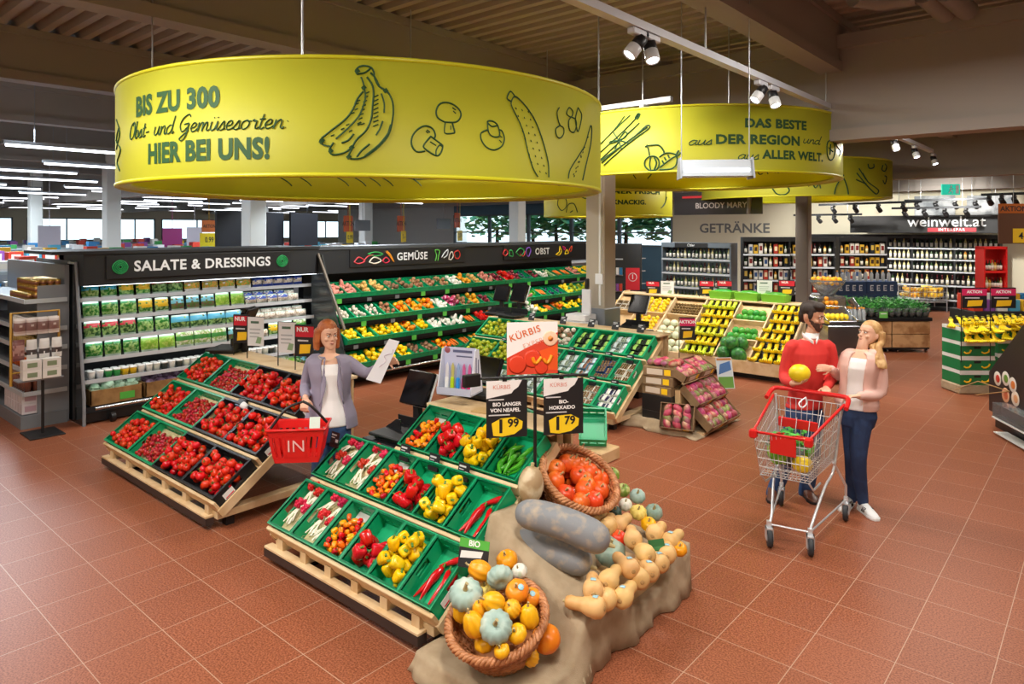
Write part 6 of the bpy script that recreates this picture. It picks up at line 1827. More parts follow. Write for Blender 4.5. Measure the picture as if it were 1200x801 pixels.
def herb(seed, m):
 r = random.Random(seed)
 mb = MB()
 for k in range(46):
  a, e = r.uniform(0, 6.28), r.uniform(.1, 1.35)
  d = r.uniform(.04, .13)
  c = Vector((math.cos(a) * math.cos(e) * d, math.sin(a) * math.cos(e) * d, .1 + math.sin(e) * d * 1.35))
  s_ = r.uniform(.022, .036)
  b = r.uniform(0, 6.28)
  u = Vector((math.cos(b), math.sin(b), r.uniform(-.3, .5))) * s_
  v = Vector((-math.sin(b), math.cos(b), r.uniform(-.2, .4))) * s_ * .55
  mb.add([c - u, c + v + Vector((0, 0, .006)), c + u, c - v + Vector((0, 0, .006))], [(0, 1, 2, 3)])
  mb.tube([(0, 0, .08), c], .0018, 3, caps=False)
 pot = MB().lathe([(0, 0), (.042, 0), (.055, .09), (.05, .09), (0, .085)], 10)
 return Proto('potted_herb', 'potted herb', pot.mesh('potted_herb', mat('herb_pot', '#3b3431', .6)), [('foliage', mb.mesh('foliage', m)), ('sleeve', MB().lathe([(.05, .02), (.085, .17)], 10).mesh('sleeve', mat('clear_sleeve', '#dfe9e6', .15, trans=.85, ior=1.1)))])
HB = [herb(1, mat('herb_green', '#3ea43c', .5, var=.15)), herb(2, mat('herb_bright', '#57bb46', .5, var=.15)), herb(3, mat('herb_deep', '#2c7f39', .5, var=.15))]
for i in range(11):
 for j in range(6):
  HB[(i * 2 + j * 3 + i * j) % 3].spawn(HM @ T(-.68 + .137 * i, .06 + .15 * j, .7 + .06 * j / 5) @ RZ(i * 1.3 + j) @ SC(1.08), 'potted green herb on the plank cart, %s row' % ['front', 'second', 'third', 'fourth', 'fifth', 'back'][j], 'potted herbs on the cart')
card('price_card', 'light green price card on the herb cart', HM @ T(-.2, -.04, .76) @ RX(PI / 2), .17, .13, '#6fbf58', [('rect', -.06, .01, .06, .03, '#e8f2e2')])
# dark blue cartons behind the herbs
BMx = camframe(1030, 392)
BLUEC = mat('blue_carton', '#1f3d63', .5)
for L in range(4):
 for k in range(2):
  b = thing('blue_carton', 'dark blue carton behind the herb cart, %s layer from below, %s' % (ORD[L], ('left', 'right')[k]), 'carton', BMx @ T(-.72 + .75 * k, .6, .3 * L))
  put('box_body', MB().cbox(0, 0, 0, .74, .5, .295, .005).mesh('box_body', BLUEC), b)
  if L > 1:
   for q in range(4):
    put('print', MB().box(.08 + .16 * q, -.0015, .07, .1 + .16 * q, 0, .21).box(.1 + .16 * q, -.0015, .07, .16 + .16 * q, 0, .095).box(.1 + .16 * q, -.0015, .13, .15 + .16 * q, 0, .15).box(.1 + .16 * q, -.0015, .185, .16 + .16 * q, 0, .21).mesh('print', lm('#c9d6e2')), b)
for k in range(10):
 BOT.spawn(BMx @ T(-.65 + .14 * k, .7, 1.2) @ SC(1.2), 'clear bottle on the dark blue cartons', 'bottles on the blue cartons')
# wire basket of yellow bags
WM = camframe(1088, 366)
wb = thing('wire_bin', 'wire bin heaped with yellow bags in front of the wine shelf', 'bin', WM)
mb = MB()
for sx_ in (-.55, .55):
 for sy_ in (0, .6):
  mb.tube([(sx_, sy_, 0), (sx_, sy_, .8)], .016, 6)
put('legs', mb.mesh('legs', WIRE), wb)
mb = MB()
for z_ in (.3, .45, .6, .75):
 mb.tube([(-.55, 0, z_), (.55, 0, z_), (.55, .6, z_), (-.55, .6, z_)], .008, 4, 0, None, False, True)
for k in range(12):
 mb.tube([(-.55 + .1 * k, 0, .3), (-.55 + .1 * k, 0, .75)], .006, 4)
for k in range(7):
 mb.tube([(.55, .1 * k, .3), (.55, .1 * k, .75)], .006, 4).tube([(-.55, .1 * k, .3), (-.55, .1 * k, .75)], .006, 4)
put('wire_basket', mb.mesh('wire_basket', WIRE), wb)
put('bin_floor', MB().box(-.55, 0, .29, .55, .6, .3).mesh('bin_floor', WIRE), wb)
YB = bag_mesh(.26, .2, .12, [mat('yellow_bag', '#e9a81f', .35, var=.12, hue=.02, spots=('#f5d768', 12, .5, .65)), lm('#e8c040'), lm('#f0d27a')], (.4, .6), 44)
for k in range(26):
 o = put('snack_bag', YB, None, WM @ T(-.42 + .2 * (k % 5), .12 + .18 * (k // 5 % 3), .42 + .17 * (k // 13)) @ RZ(rb.uniform(0, 6)) @ RX(rb.uniform(-.9, .9)) @ SC(.9))
 tag(o, 'yellow bag in the wire bin', 'bag', 'yellow bags in the wire bin')

# banana boxes
BXG = mat('banana_box_green', '#1c7a45', .5)
BXW = mat('banana_box_white', '#e6e8e4', .5)
for s_, (px, py, nm) in enumerate(((1146, 462, 'left'), (1190, 458, 'right'))):
 Mb = camframe(px, py)
 tag(MB().cbox(-.28, .0, 0, .28, .45, .14, .02).build('pallet_cover', SACK, None, Mb), 'cloth-covered pallet under the %s stack of banana boxes' % nm, 'pallet')
 for L in range(4):
  b = thing('banana_box', 'green and white banana box in the %s stack, %s from below' % (nm, ORD[L]), 'banana box', Mb @ T(0, 0, .141 + .215 * L), 'banana boxes')
  mb = MB().box(-.26, .01, 0, .26, .44, .01)
  for a, b2, c_, d_ in ((-.26, .01, .26, .02), (-.26, .43, .26, .44), (-.26, .02, -.25, .43), (.25, .02, .26, .43)):
   mb.box(a, b2, .01, c_, d_, .16).box(a, b2, .1601, c_, d_, .212, 1)
  put('box_body', mb.mesh('box_body', [BXG, BXW]), b)
  put('lid_band', MB().box(-.263, .005, .15, .263, .009, .175).mesh('lid_band', BXW), b)
  put('print', MB().tube(arc([(-.2, .007, .06), (-.17, .007, .04), (-.12, .007, .05), (-.1, .007, .09)], 3), .012, 5).tube(arc([(.06, .007, .06), (.1, .007, .04), (.16, .007, .06), (.18, .007, .1)], 3), .012, 5).mesh('print', YSIGN), b)
  put('dark_grip_patch', MB().box(-.05, .007, .105, .05, .0095, .14).mesh('dark_grip_patch', INK), b)  # dark plate, paints the shade inside the grip opening
 for k in range(14):
  P_BAN6.spawn(Mb @ T(-.2 + .1 * (k % 5), .08 + .13 * (k // 5), .141 + .86 + .05 + .03 * (k // 5 == 1)) @ RZ(rb.uniform(-.5, .5) + PI) @ RX(rb.uniform(-.9, -.3)) @ SC(1.25), 'hand of yellow bananas on top of the %s stack of banana boxes' % nm, 'bananas on the boxes')
 for k in range(4):
  P_BAN6.spawn(Mb @ T(-.18 + .12 * k, .03, .141 + .645 + .13) @ RZ(PI + rb.uniform(-.3, .3)) @ RX(-.8) @ SC(1.2), 'hand of yellow bananas hanging out of the top box, %s stack' % nm, 'bananas on the boxes')
for s_, (px, nm) in enumerate(((1142, 'left'), (1176, 'right'))):
 p = on_z(px, 349, 1.44)
 poster(face(p, CAMR, (0, 0, 1)), .37, .3, 'aktion', 'black AKTION sign with pink head over the %s banana stack' % nm, .8)

# ------------------------------------------------------------------ dark food counter cut by the right edge
d_ = Vector((.51, -.86, 0)).normalized()
o_ = on_z(1164, 498, 0)
Mc = face(o_, d_, (0, 0, 1))            # x along the side panel, y up, z out of it
sc_c = thing('food_counter', 'dark sloped food counter with round food pictures at the right edge', 'counter', Mc)
DK = mat('counter_panel', '#2a2527', .35)
put('side_panel', MB().prism([(-.04, .18), (-.04, .66), (.75, 1.36), (1.7, 1.42), (1.7, .18)], -.03, .03).mesh('side_panel', DK), sc_c)
put('base', MB().prism([(.05, 0), (.05, .18), (1.7, .18), (1.7, 0)], -.9, 0).mesh('base', mat('counter_base', '#151315', .4)), sc_c)
put('body', MB().prism([(0, .18), (0, .62), (.75, 1.3), (1.7, 1.36), (1.7, .18)], -.95, -.03).mesh('body', DK), sc_c)
for k, (a, b, c1_, c2_) in enumerate(((.17, .62, '#e8dfd2', '#c8382c'), (.36, .66, '#ece6dc', '#6c9a3c'), (.52, .62, '#f0e9e0', '#e8843c'), (.36, .46, '#e9b08a', '#d8704a'), (.58, .47, '#ead8c6', '#e0a070'))):
 put('food_picture', MB().lathe([(0, .032), (.085, .032), (.088, .03)], 18, 0, T(a, b, 0)).lathe([(0, .034), (.045, .034), (.05, .032)], 14, 1, T(a + .01, b, 0)).mesh('food_picture', [lm(c1_), lm(c2_)]), sc_c)
put('side_shelf', MB().box(.4, .2, .03, 1.2, .215, .2).box(.4, .02, .03, 1.2, .03, .18).mesh('side_shelf', BXW), sc_c)
put('acrylic_box', MB().box(.4, .22, .032, 1.2, .38, .19).mesh('acrylic_box', mat('acrylic', '#e4eaee', .06, trans=.9, ior=1.15)), sc_c)
mb = MB()
put('cord', MB().tube([(.46, .53, .035), (-.12, .52, .12), (-.35, .35, .3)], .006, 5).tube([(.46, .53, .035), (-.1, .35, .15)], .006, 5).mesh('cord', lm('#b08a5a')), sc_c)

# ------------------------------------------------------------------ drinks: shelves with bottles, wall sign
BOTM = [Proto('wine_bottle', 'bottle', MB().lathe([(.036, 0), (.038, .01), (.038, .18), (.014, .235), (.014, .3)], 10).mesh('wine_bottle', mat(nm, c, .15)), [('label', MB().lathe([(.0388, .03), (.0388, .15)], 10).mesh('label', mat('bottle_label_' + l.strip('#'), l, .6))), ('capsule', MB().lathe([(.0155, .24), (.0155, .303), (0, .303)], 8).mesh('capsule', mat('capsule_' + c2.strip('#'), c2, .3)))])
  for nm, c, l, c2 in (('bottle_dark', '#141a14', '#ece7da', '#3a1418'), ('bottle_green', '#2c4a24', '#f2efe6', '#20262a'), ('bottle_clear', '#c9c48c', '#f2eee0', '#c9b25a'), ('bottle_amber', '#c98a2a', '#e8d9a0', '#1a1a1a'), ('bottle_red', '#3a1216', '#d8cfc0', '#7a1a22'))]
def drinks_shelf(name, label, M, w, levels, top, depth=.4, m=PANEL):
 t = thing(name, label, 'shelf unit', M)
 put('back_panel', MB().box(-w / 2, depth, 0, w / 2, depth + .03, top).mesh('back_panel', m), t)
 put('plinth', MB().box(-w / 2, .0, 0, w / 2, depth, .1).mesh('plinth', m), t)
 put('header', MB().box(-w / 2, -.01, top - .12, w / 2, depth, top).mesh('header', m), t)
 for z_ in levels:
  put('shelf', MB().box(-w / 2, 0, z_ - .03, w / 2, depth, z_).mesh('shelf', m), t)
  put('price_rail', MB().box(-w / 2, -.012, z_ - .05, w / 2, 0, z_ - .005).mesh('price_rail', RAIL), t)
  put('shelf_light', MB().box(-w / 2 + .02, depth - .03, z_ - .038, w / 2 - .02, depth - .01, z_ - .031).mesh('shelf_light', mat('shelf_light', '#fff1d8', .3, emit=5)), t)
 for k in range(int(w / 1.0) + 1):
  x = -w / 2 + w * k / int(w / 1.0)
  put('upright', MB().box(x - .02, 0, 0, x + .02, depth, top).mesh('upright', m), t)
 return t
def stock(M, w, z_, n, kinds, label, group, y=.1, s=1.0):
 for k in range(n):
  BOTM[kinds[rb.randrange(len(kinds))]].spawn(M @ T(-w / 2 + .06 + (w - .12) * k / max(n - 1, 1), y + rb.uniform(0, .04), z_) @ SC(s), label, group)
WW = T(-5.3, 24.3, 0)
LV = (1.9, 1.56, 1.2, .78, .35)
drinks_shelf('wine_shelf', 'long dark wine shelf along the back wall under the black sign', WW, 5.6, LV, 2.3)
for i, z_ in enumerate(LV):
 stock(WW, 5.5, z_, 44 - 3 * (i > 2), [(0, 1, 2, 2), (2, 3, 1, 2), (0, 1, 2, 1), (0, 2, 4, 1), (0, 1, 2, 4)][i], 'wine bottle on the %s shelf of the long back wall shelf' % ['top', 'second', 'third', 'fourth', 'lowest'][i], 'wine bottles on the back wall shelf')
CD = T(-8.0, 16.2, 0)
drinks_shelf('cider_shelf', 'grey drinks shelf headed Cider behind the fruit display', CD, 1.85, (1.72, 1.36, 1.0, .64), 2.12, .4, mat('shelf_blue_grey', '#6e7b86', .45))
put('sign_board', MB().box(-.55, -.02, 2.0, .35, -.011, 2.11).mesh('sign_board', INK), bpy.data.objects['cider_shelf'])
put('lettering', letter(MB(), 'Cider', .09, face((-.1, -.022, 2.055), (1, 0, 0), (0, 0, 1)), bold=.01).mesh('lettering', WLET), bpy.data.objects['cider_shelf'])
for i, z_ in enumerate((1.72, 1.36, 1.0, .64)):
 stock(CD, 1.8, z_, 17, [(1, 0, 2), (2, 4, 1), (1, 2, 4), (2, 1)][i], 'bottle on the %s shelf of the grey drinks shelf' % ['top', 'second', 'third', 'lowest'][i], 'bottles of the grey drinks shelf', s=.85)
SPK = [Proto('spirit_box', 'box', MB().cbox(-.05, -.05, 0, .05, .05, h, .003).mesh('spirit_box', lm(c)), [('print', MB().box(-.035, -.0515, h * .3, .035, -.05, h * .75).mesh('print', lm(c2)))]) for h, c, c2 in ((.28, '#e6e2d8', '#7a2a2a'), (.26, '#b0392c', '#e8d8b0'), (.3, '#22262c', '#c9a84a'), (.24, '#e0b23a', '#3a2a1a'), (.25, '#d8d4cc', '#2a4a7a'))]
for q, (x, y, nm) in enumerate(((-7.1, 18.6, 'left'), (-6.2, 19.4, 'middle'), (-5.2, 20.6, 'right'))):
 M = T(x, y, 0) @ RZ(.55)
 drinks_shelf('spirits_shelf', 'black tall shelf of bottles and boxes under the wall lettering, %s of three' % nm, M, 1.2, (1.8, 1.45, 1.1, .75, .4), 2.25, .35, BLACK)
 for i, z_ in enumerate((1.8, 1.45, 1.1, .75)):
  for k in range(9):
   M2 = M @ T(-.52 + .13 * k, .12, z_)
   if rb.random() < .6:
    SPK[rb.randrange(5)].spawn(M2, 'boxed bottle on the %s black tall shelf, %s board' % (nm, ORD[i]), 'boxed bottles')
   else:
    BOTM[rb.randrange(5)].spawn(M2 @ SC(.9), 'bottle on the %s black tall shelf, %s board' % (nm, ORD[i]), 'bottles on the tall shelves')
# dark cooler at the end of the green crate wall
ck = thing('drinks_cooler', 'dark narrow cooler behind the column with a red poster on its side', 'cooler', T(-9.3, 14.8, 0) @ RZ(.5))
put('cabinet', MB().cbox(-.5, 0, 0, .5, .5, 2.1, .01).mesh('cabinet', PANEL), ck)
put('poster', MB().box(.12, -.006, .95, .46, 0, 1.5).mesh('poster', REDSIGN), ck)
put('poster_ring', MB().tube([(.29 + .1 * math.cos(a), -.008, 1.27 + .1 * math.sin(a)) for a in [k * PI / 8 for k in range(16)]], .008, 4, 0, None, False, True).tube([(.29, -.008, 1.34), (.29, -.008, 1.22)], .012, 4).mesh('poster_ring', WLET), ck)
put('shelves', MB().box(-.45, -.02, .5, .05, 0, .53).box(-.45, -.02, .9, .05, 0, .93).box(-.45, -.02, 1.3, .05, 0, 1.33).box(-.45, -.02, 1.7, .05, 0, 1.73).mesh('shelves', RAIL), ck)
for i, z_ in enumerate((.53, .93, 1.33)):
 for k in range(6):
  PKG[(k * 3 + i) % 8].spawn(T(-9.3, 14.8, 0) @ RZ(.5) @ T(-.42 + .085 * k, -.05, z_) @ SC(.3, .3, .8), 'pack on the outside shelf of the dark cooler', 'packs at the dark cooler')
# lettering on the back wall and the black beam sign
a, b = on_y(820, 276, 25), on_y(902, 259, 25)
t = thing('wall_lettering', 'grey wall lettering GETRÄNKE', 'lettering', T((a.x + b.x) / 2, 24.99, (a.z + b.z) / 2))
vs, fs = text_mesh('GETRÄNKE', 1, .02)
xx = [v[0] for v in vs]
k_ = (b.x - a.x) / (max(xx) - min(xx))
put('lettering', MB().add([(v[0] * k_, 0, v[1] * k_ * .9) for v in vs], fs).mesh('lettering', lm('#6f7170')), t)
a, b = on_y(996, 271, 23.4), on_y(1176, 253, 23.4)
t = thing('beam_sign', 'long black sign box with white lettering over the wine shelf', 'sign', T((a.x + b.x) / 2, 23.4, (a.z + b.z) / 2))
hw, hh = (b.x - a.x) / 2, .26
put('board', MB().cbox(-hw, 0, -hh, hw, .3, hh, .01).mesh('board', INK), t)
p = on_y(1108, 259, 23.4)
put('lettering', letter(MB(), 'weinwelt.at', .42, face((p.x - (a.x + b.x) / 2, -.004, .06), (1, 0, 0), (0, 0, 1)), bold=.006).mesh('lettering', WLET), t)
put('sub_sign', MB().box(p.x - (a.x + b.x) / 2 - .45, -.008, -.22, p.x - (a.x + b.x) / 2 + .75, -.001, -.11).mesh('sub_sign', REDSIGN), t)
put('sub_lettering', letter(MB(), 'INTERSPAR', .11, face((p.x - (a.x + b.x) / 2 + .15, -.01, -.165), (1, 0, 0), (0, 0, 1)), bold=.02, space=1.25).mesh('sub_lettering', WLET), t)
for dx in (-hw + .2, hw - .2):
 put('rod', MB().tube([(dx, .15, hh), (dx, .15, 5.02 - (a.z + b.z) / 2)], .012, 5).mesh('rod', WIRE), t)
for k, (px, w_) in enumerate(((1095, 1.1), (1161, 1.2))):
 p = on_y(px, 245, 24.95)
 t = tag(MB().box(-w_ / 2, 0, -.42, w_ / 2, .03, .42).build('wall_picture', mat('grey_picture', '#8b949b', .4, spots=('#d7dde0', 3, .42, .6)), None, T(p.x, 24.95, p.z)), 'grey glass picture on the back wall, %s of two' % ('left', 'right')[k], 'picture')
# red shelf and brown price board at the far right
M = T(-2.38, 21.4, 0) @ RZ(.6)
M = M @ T(.1, 0, 0) @ SC(.62, 1, 1)
rs_ = thing('red_shelf', 'red framed drinks shelf right of the wine shelf', 'shelf unit', M)
put('frame', MB().box(-.45, 0, 0, -.4, .4, 2.0).box(.4, 0, 0, .45, .4, 2.0).box(-.45, 0, 1.95, .45, .4, 2.02).box(-.45, .4, 0, .45, .42, 2.0).mesh('frame', RED), rs_)
for z_ in (.5, .95, 1.4):
 put('shelf', MB().box(-.4, 0, z_ - .06, .4, .4, z_).mesh('shelf', RED), rs_)
 for k in range(7):
  BOTM[(k + int(z_ * 7)) % 5].spawn(M @ T(-.34 + .11 * k, .15, z_) @ SC(1.4, .9, .9), 'bottle in the red framed shelf', 'bottles in the red shelf')
p = on_z(1188, 258, 2.6)
p = on_x(1188, 262, -1.6)
t = thing('price_board', 'brown hanging AKTION board with a yellow price at the right edge', 'sign', T(*p) @ RZ(YAW))
put('board', MB().box(-.32, 0, -.42, .32, .02, .42).mesh('board', lm('#6a4632')), t)
put('header', MB().box(-.32, -.004, .22, .32, 0, .42).mesh('header', lm('#c8691f')), t)
put('lettering', letter(MB(), 'AKTION', .15, face((0, -.006, .31), (1, 0, 0), (0, 0, 1)), bold=.02).mesh('lettering', INK), t)
put('price_panel', MB().box(-.02, -.004, -.4, .32, 0, -.1).mesh('price_panel', YSIGN), t)
put('price', letter(MB(), '4', .2, face((.15, -.006, -.26), (1, 0, 0), (0, 0, 1)), bold=.02).mesh('price', INK), t)
put('rod', MB().tube([(0, .01, .42), (0, .01, 4.95 - p.z)], .006, 5).mesh('rod', WIRE), t)
# promotion table of packs behind the banana boxes at the right edge
pm = thing('promotion_table', 'dark promotion table with packs behind the banana boxes', 'table', T(-1.2, 15.2, 0) @ RZ(YAW))
put('body', MB().cbox(-.9, 0, 0, .9, .7, 1.0, .01).mesh('body', mat('counter_dark', '#2b2a2a', .4)), pm)
for k in range(16):
 PKG[(k * 5) % 8].spawn(T(-1.2, 15.2, 1.0) @ RZ(YAW) @ T(-.78 + .22 * (k % 8), .15 + .3 * (k // 8), 0) @ SC(.7, .5, .9 + .4 * (k // 8)), 'pack on the dark promotion table at the right edge', 'packs on the promotion table')
for k in range(6):
 BOT.spawn(T(-1.2, 15.2, 1.0) @ RZ(YAW) @ T(.1 + .12 * k, .02, 0) @ SC(2), 'clear jar on the dark promotion table', 'jars on the promotion table')
# black hanging recipe board between the rings
a, b = on_y(790, 252, 14.4), on_y(893, 222, 14.4)
t = thing('hanging_board', 'dark hanging board with a drink recipe between the rings', 'sign', T((a.x + b.x) / 2, 14.4, (a.z + b.z) / 2))
hw, hh = (b.x - a.x) / 2, (b.z - a.z) / 2
put('board', MB().box(-hw, 0, -hh, hw, .04, hh).mesh('board', lm('#241b1d')), t)
put('lettering', letter(MB(), 'BLOODY MARY', .17, face((.1, -.004, -.06), (1, 0, 0), (0, 0, 1)), bold=.015).mesh('lettering', lm('#c9bfc0')), t)
put('red_line', MB().box(-hw * .8, -.004, .12, -hw * .1, 0, .17).mesh('red_line', REDSIGN), t)
put('drawing_hand', MB().tube([(hw * .72, -.004, -.25), (hw * .74, -.004, .1), (hw * .66, -.004, .2)], .05, 6).tube([(hw * .74, -.004, .1), (hw * .85, -.004, .2)], .04, 6).mesh('drawing_hand', lm('#8a8285')), t)
for dx in (-hw * .8, hw * .8):
 put('rod', MB().tube([(dx, .02, hh), (dx, .02, 5.02 - (a.z + b.z) / 2)], .008, 5).mesh('rod', WIRE), t)
# emergency exit sign, dark tracks over the wine area
p = on_z(1114, 222, 3.35)
t = thing('exit_sign', 'small hanging green emergency exit sign', 'exit sign', T(*p) @ RZ(YAW))
put('panel', MB().box(-.2, -.02, -.12, .2, .02, .12).mesh('panel', mat('exit_green', '#17a98e', .4, emit=1.2)), t)
put('pictogram', MB().ell((.0, -.022, .07), (.022, .004, .022), 8, 5).tube([(0, -.023, .04), (-.02, -.023, -.02), (.03, -.023, -.05), (.02, -.023, -.09)], .012, 5).tube([(-.02, -.023, -.02), (-.06, -.023, -.08)], .012, 5).tube([(-.05, -.023, .01), (0, -.023, .03), (.06, -.023, .0)], .01, 5).box(.1, -.023, -.09, .17, -.021, .09).mesh('pictogram', WLET), t)
put('rod', MB().tube([(0, 0, .12), (0, 0, 5.02 - p.z)], .006, 5).mesh('rod', WIRE), t)
for i, (pa, pb, z_) in enumerate((((930, 252), (1010, 249), 3.0), ((1060, 235), (1160, 232), 3.35), ((1045, 244), (1150, 241), 3.3), ((1150, 228), (1215, 226), 3.3), ((960, 240), (1080, 236), 3.2))):
 a, b = on_z(*pa, z_), on_z(*pb, z_)
 if a.y > 23.5: a = on_y(*pa, 22.5); b = on_y(*pb, 22.5)
 b.z = a.z
 track('dark_track', a, b, 'dark light track over the wine area, %s of five' % ORD[i], (.2, .8), w=.03, m=DARKM)
 for k in range(4):
  q = a + (b - a) * (.15 + .23 * k)
  spot((q.x, q.y, q.z - .03), (q.x + .8, q.y + 3, .8), 'dark spotlight on the %s dark track over the wine area' % ORD[i], True, 1.15)
# ------------------------------------------------------------------ people
def fused(mb, name, m, voxel, smooth=4, fac=.5):
 """melt overlapping closed shapes into one continuous skin"""
 me = mb.mesh(name + '_raw', m)
 o = bpy.data.objects.new(name + '_raw', me)
 C.objects.link(o)
 r = o.modifiers.new('r', 'REMESH')
 r.mode = 'VOXEL'
 r.voxel_size = voxel
 r.use_smooth_shade = True
 s = o.modifiers.new('s', 'SMOOTH')
 s.factor = fac
 s.iterations = smooth
 dg = bpy.context.evaluated_depsgraph_get()
 out = bpy.data.meshes.new_from_object(o.evaluated_get(dg))
 out.name = name
 out.materials.clear()
 out.materials.append(m)
 bpy.data.objects.remove(o)
 bpy.data.meshes.remove(me)
 return out

def oval(c, a, b, yaw, n=20, tilt=(0, 0)):
 c = Vector(c)
 cy, sy = math.cos(yaw), math.sin(yaw)
 out = []
 for k in range(n):
  w = 2 * PI * k / n
  x, y = a * math.cos(w), b * math.sin(w)
  out.append(c + Vector((x * cy - y * sy, x * sy + y * cy, x * tilt[0] + y * tilt[1])))
 return out
def limb(mb, pts, rs, n=12, k=4):
 p = arc(pts, k)
 m = len(p)
 rr = []
 for i in range(m):
  t = i / (m - 1) * (len(rs) - 1)
  j = min(int(t), len(rs) - 2)
  rr.append(rs[j] + (rs[j + 1] - rs[j]) * (t - j))
 mb.tube(p, rr, n)
 mb.ell(p[0], rr[0] * .98, n, 6)
 mb.ell(p[-1], rr[-1] * .98, n, 6)
def hand(mb, wrist, f, n, curl, side=1, s=1.0, thumb=.5):
 w, f, n = Vector(wrist), Vector(f).normalized(), Vector(n)
 n = (n - f * n.dot(f)).normalized()
 t = f.cross(n) * side
 rings = []
 for u, a, b in ((-.012, .026, .021), (.02, .031, .018), (.055, .040, .016), (.088, .042, .013), (.098, .036, .009)):
  c = w + f * u * s
  rings.append([c + t * (a * s * math.cos(q)) + n * (b * s * math.sin(q)) * side for q in [2 * PI * k / 12 for k in range(12)]])
 mb.loft(rings)
 for i, L in enumerate((.070, .079, .073, .058)):
  d = f.copy()
  p = w + f * .086 * s + t * (.030 - .0205 * i) * s
  pts = [p]
  for q, (fr, kb) in enumerate(((.46, .8), (.31, 1.1), (.25, .8))):
   ang = curl * kb * (1 + .06 * i)
   d = (d * math.cos(ang) + n * math.sin(ang)).normalized() if q == 0 else (Matrix.Rotation(ang, 3, d.cross(n)) @ d).normalized()
   p = p + d * L * fr * s
   pts.append(p)
  mb.tube(arc(pts, 3), [.0092 * s] * 4 + [.0085 * s] * 3 + [.0076 * s] * 2 + [.005 * s], 8)
 p = w + f * .026 * s + t * .032 * s
 d = (f * .62 + t * .72 + n * thumb).normalized()
 d2 = (f * .85 + t * .15 + n * (thumb + .35)).normalized()
 mb.tube(arc([w + f * .012 * s + t * .012 * s, p, p + d * .036 * s, p + (d * .036 + d2 * .034) * s], 3), [.013 * s] * 4 + [.0108 * s] * 3 + [.0095 * s] * 2 + [.006 * s], 8)
HEADZ = [(0, .020, -.086, -.052), (.012, .034, -.094, -.03), (.03, .049, -.095, .0), (.05, .058, -.092, .04), (.075, .065, -.09, .072), (.1, .070, -.088, .088), (.122, .073, -.084, .096), (.145, .0755, -.089, .1), (.17, .075, -.088, .1), (.195, .069, -.077, .093), (.215, .056, -.058, .076), (.23, .034, -.03, .05), (.236, .012, -.008, .028)]
def head(mb, H, s=1.0):
 """head about its frame H: origin at the chin, front -y"""
 rings = []
 for z, a, y0, y1 in HEADZ:
  c, b = (y0 + y1) / 2, (y1 - y0) / 2
  r = []
  for k in range(24):
   w = 2 * PI * k / 24
   cx, sn = math.cos(w), math.sin(w)
   r.append(H @ Vector((a * s * math.copysign(abs(cx) ** .9, cx), (c + b * math.copysign(abs(sn) ** .92, sn)) * s, z * s)))
  rings.append(r)
 mb.loft(rings)
 mb.loft([[H @ (Vector(p) * s) for p in q] for q in ([(-.006, -.083, .128), (.006, -.083, .128), (.005, -.094, .128), (-.005, -.094, .128)], [(-.009, -.085, .108), (.009, -.085, .108), (.006, -.106, .106), (-.006, -.106, .106)], [(-.015, -.084, .092), (.015, -.084, .092), (.008, -.116, .09), (-.008, -.116, .09)], [(-.014, -.084, .083), (.014, -.084, .083), (.007, -.106, .082), (-.007, -.106, .082)])])
 for sx in (-1, 1):
  mb.ell((0, 0, 0), (.007, .018, .030), 10, 6, 0, H @ SC(s) @ T(sx * .073, .012, .108) @ RZ(sx * -.35))
  mb.ell((0, 0, 0), (.022, .012, .008), 10, 6, 0, H @ SC(s) @ T(sx * .03, -.084, .139))
  mb.ell((0, 0, 0), (.020, .016, .016), 10, 6, 0, H @ SC(s) @ T(sx * .04, -.07, .09))
 mb.ell((0, 0, 0), (.022, .010, .011), 10, 6, 0, H @ SC(s) @ T(0, -.09, .055))
EYEW, IRIS, LIPM, BROWD = mat('eye_white', '#f0ece6', .25), mat('iris_dark', '#3a2a22', .2), mat('lips', '#bb7268', .45), mat('brow_dark', '#3a2a20', .7)
def face_parts(o, H, s, brow, lip=LIPM):
 mb = MB()
 for sx in (-1, 1):
  mb.ell((0, 0, 0), (.0125, .008, .0068), 10, 6, 0, H @ SC(s) @ T(sx * .031, -.0875, .122))
 put('eyes', mb.mesh('eyes', EYEW), o)
 mb = MB()
 for sx in (-1, 1):
  mb.ell((0, 0, 0), (.0055, .003, .0058), 8, 6, 0, H @ SC(s) @ T(sx * .031 , -.0945, .122))
  mb.tube([H @ (Vector((sx * (.018 + .026 * k), -.089 + .012 * k * k, .129 - .003 * k * k)) * s) for k in (0, .5, 1)], .002, 4)
 put('irises', mb.mesh('irises', IRIS), o)
 mb = MB()
 for sx in (-1, 1):
  mb.tube([H @ (Vector((sx * (.014 + .034 * k), -.097 + .02 * k * k, .142 + .007 * k * (1.4 - k))) * s) for k in (0, .35, .7, 1)], [.003, .0042, .0036, .002], 6)
 put('eyebrows', mb.mesh('eyebrows', brow), o)
 mb = MB()
 mb.tube([H @ (Vector((.021 * k, -.1035 + .012 * k * k, .060 + .003 * k * k)) * s) for k in (-1, -.5, 0, .5, 1)], [.0015, .0028, .0026, .0028, .0015], 6)
 mb.tube([H @ (Vector((.018 * k, -.1025 + .012 * k * k, .0535 + .003 * k * k)) * s) for k in (-1, -.5, 0, .5, 1)], [.0015, .003, .0036, .003, .0015], 6)
 put('lips', mb.mesh('lips', lip), o)
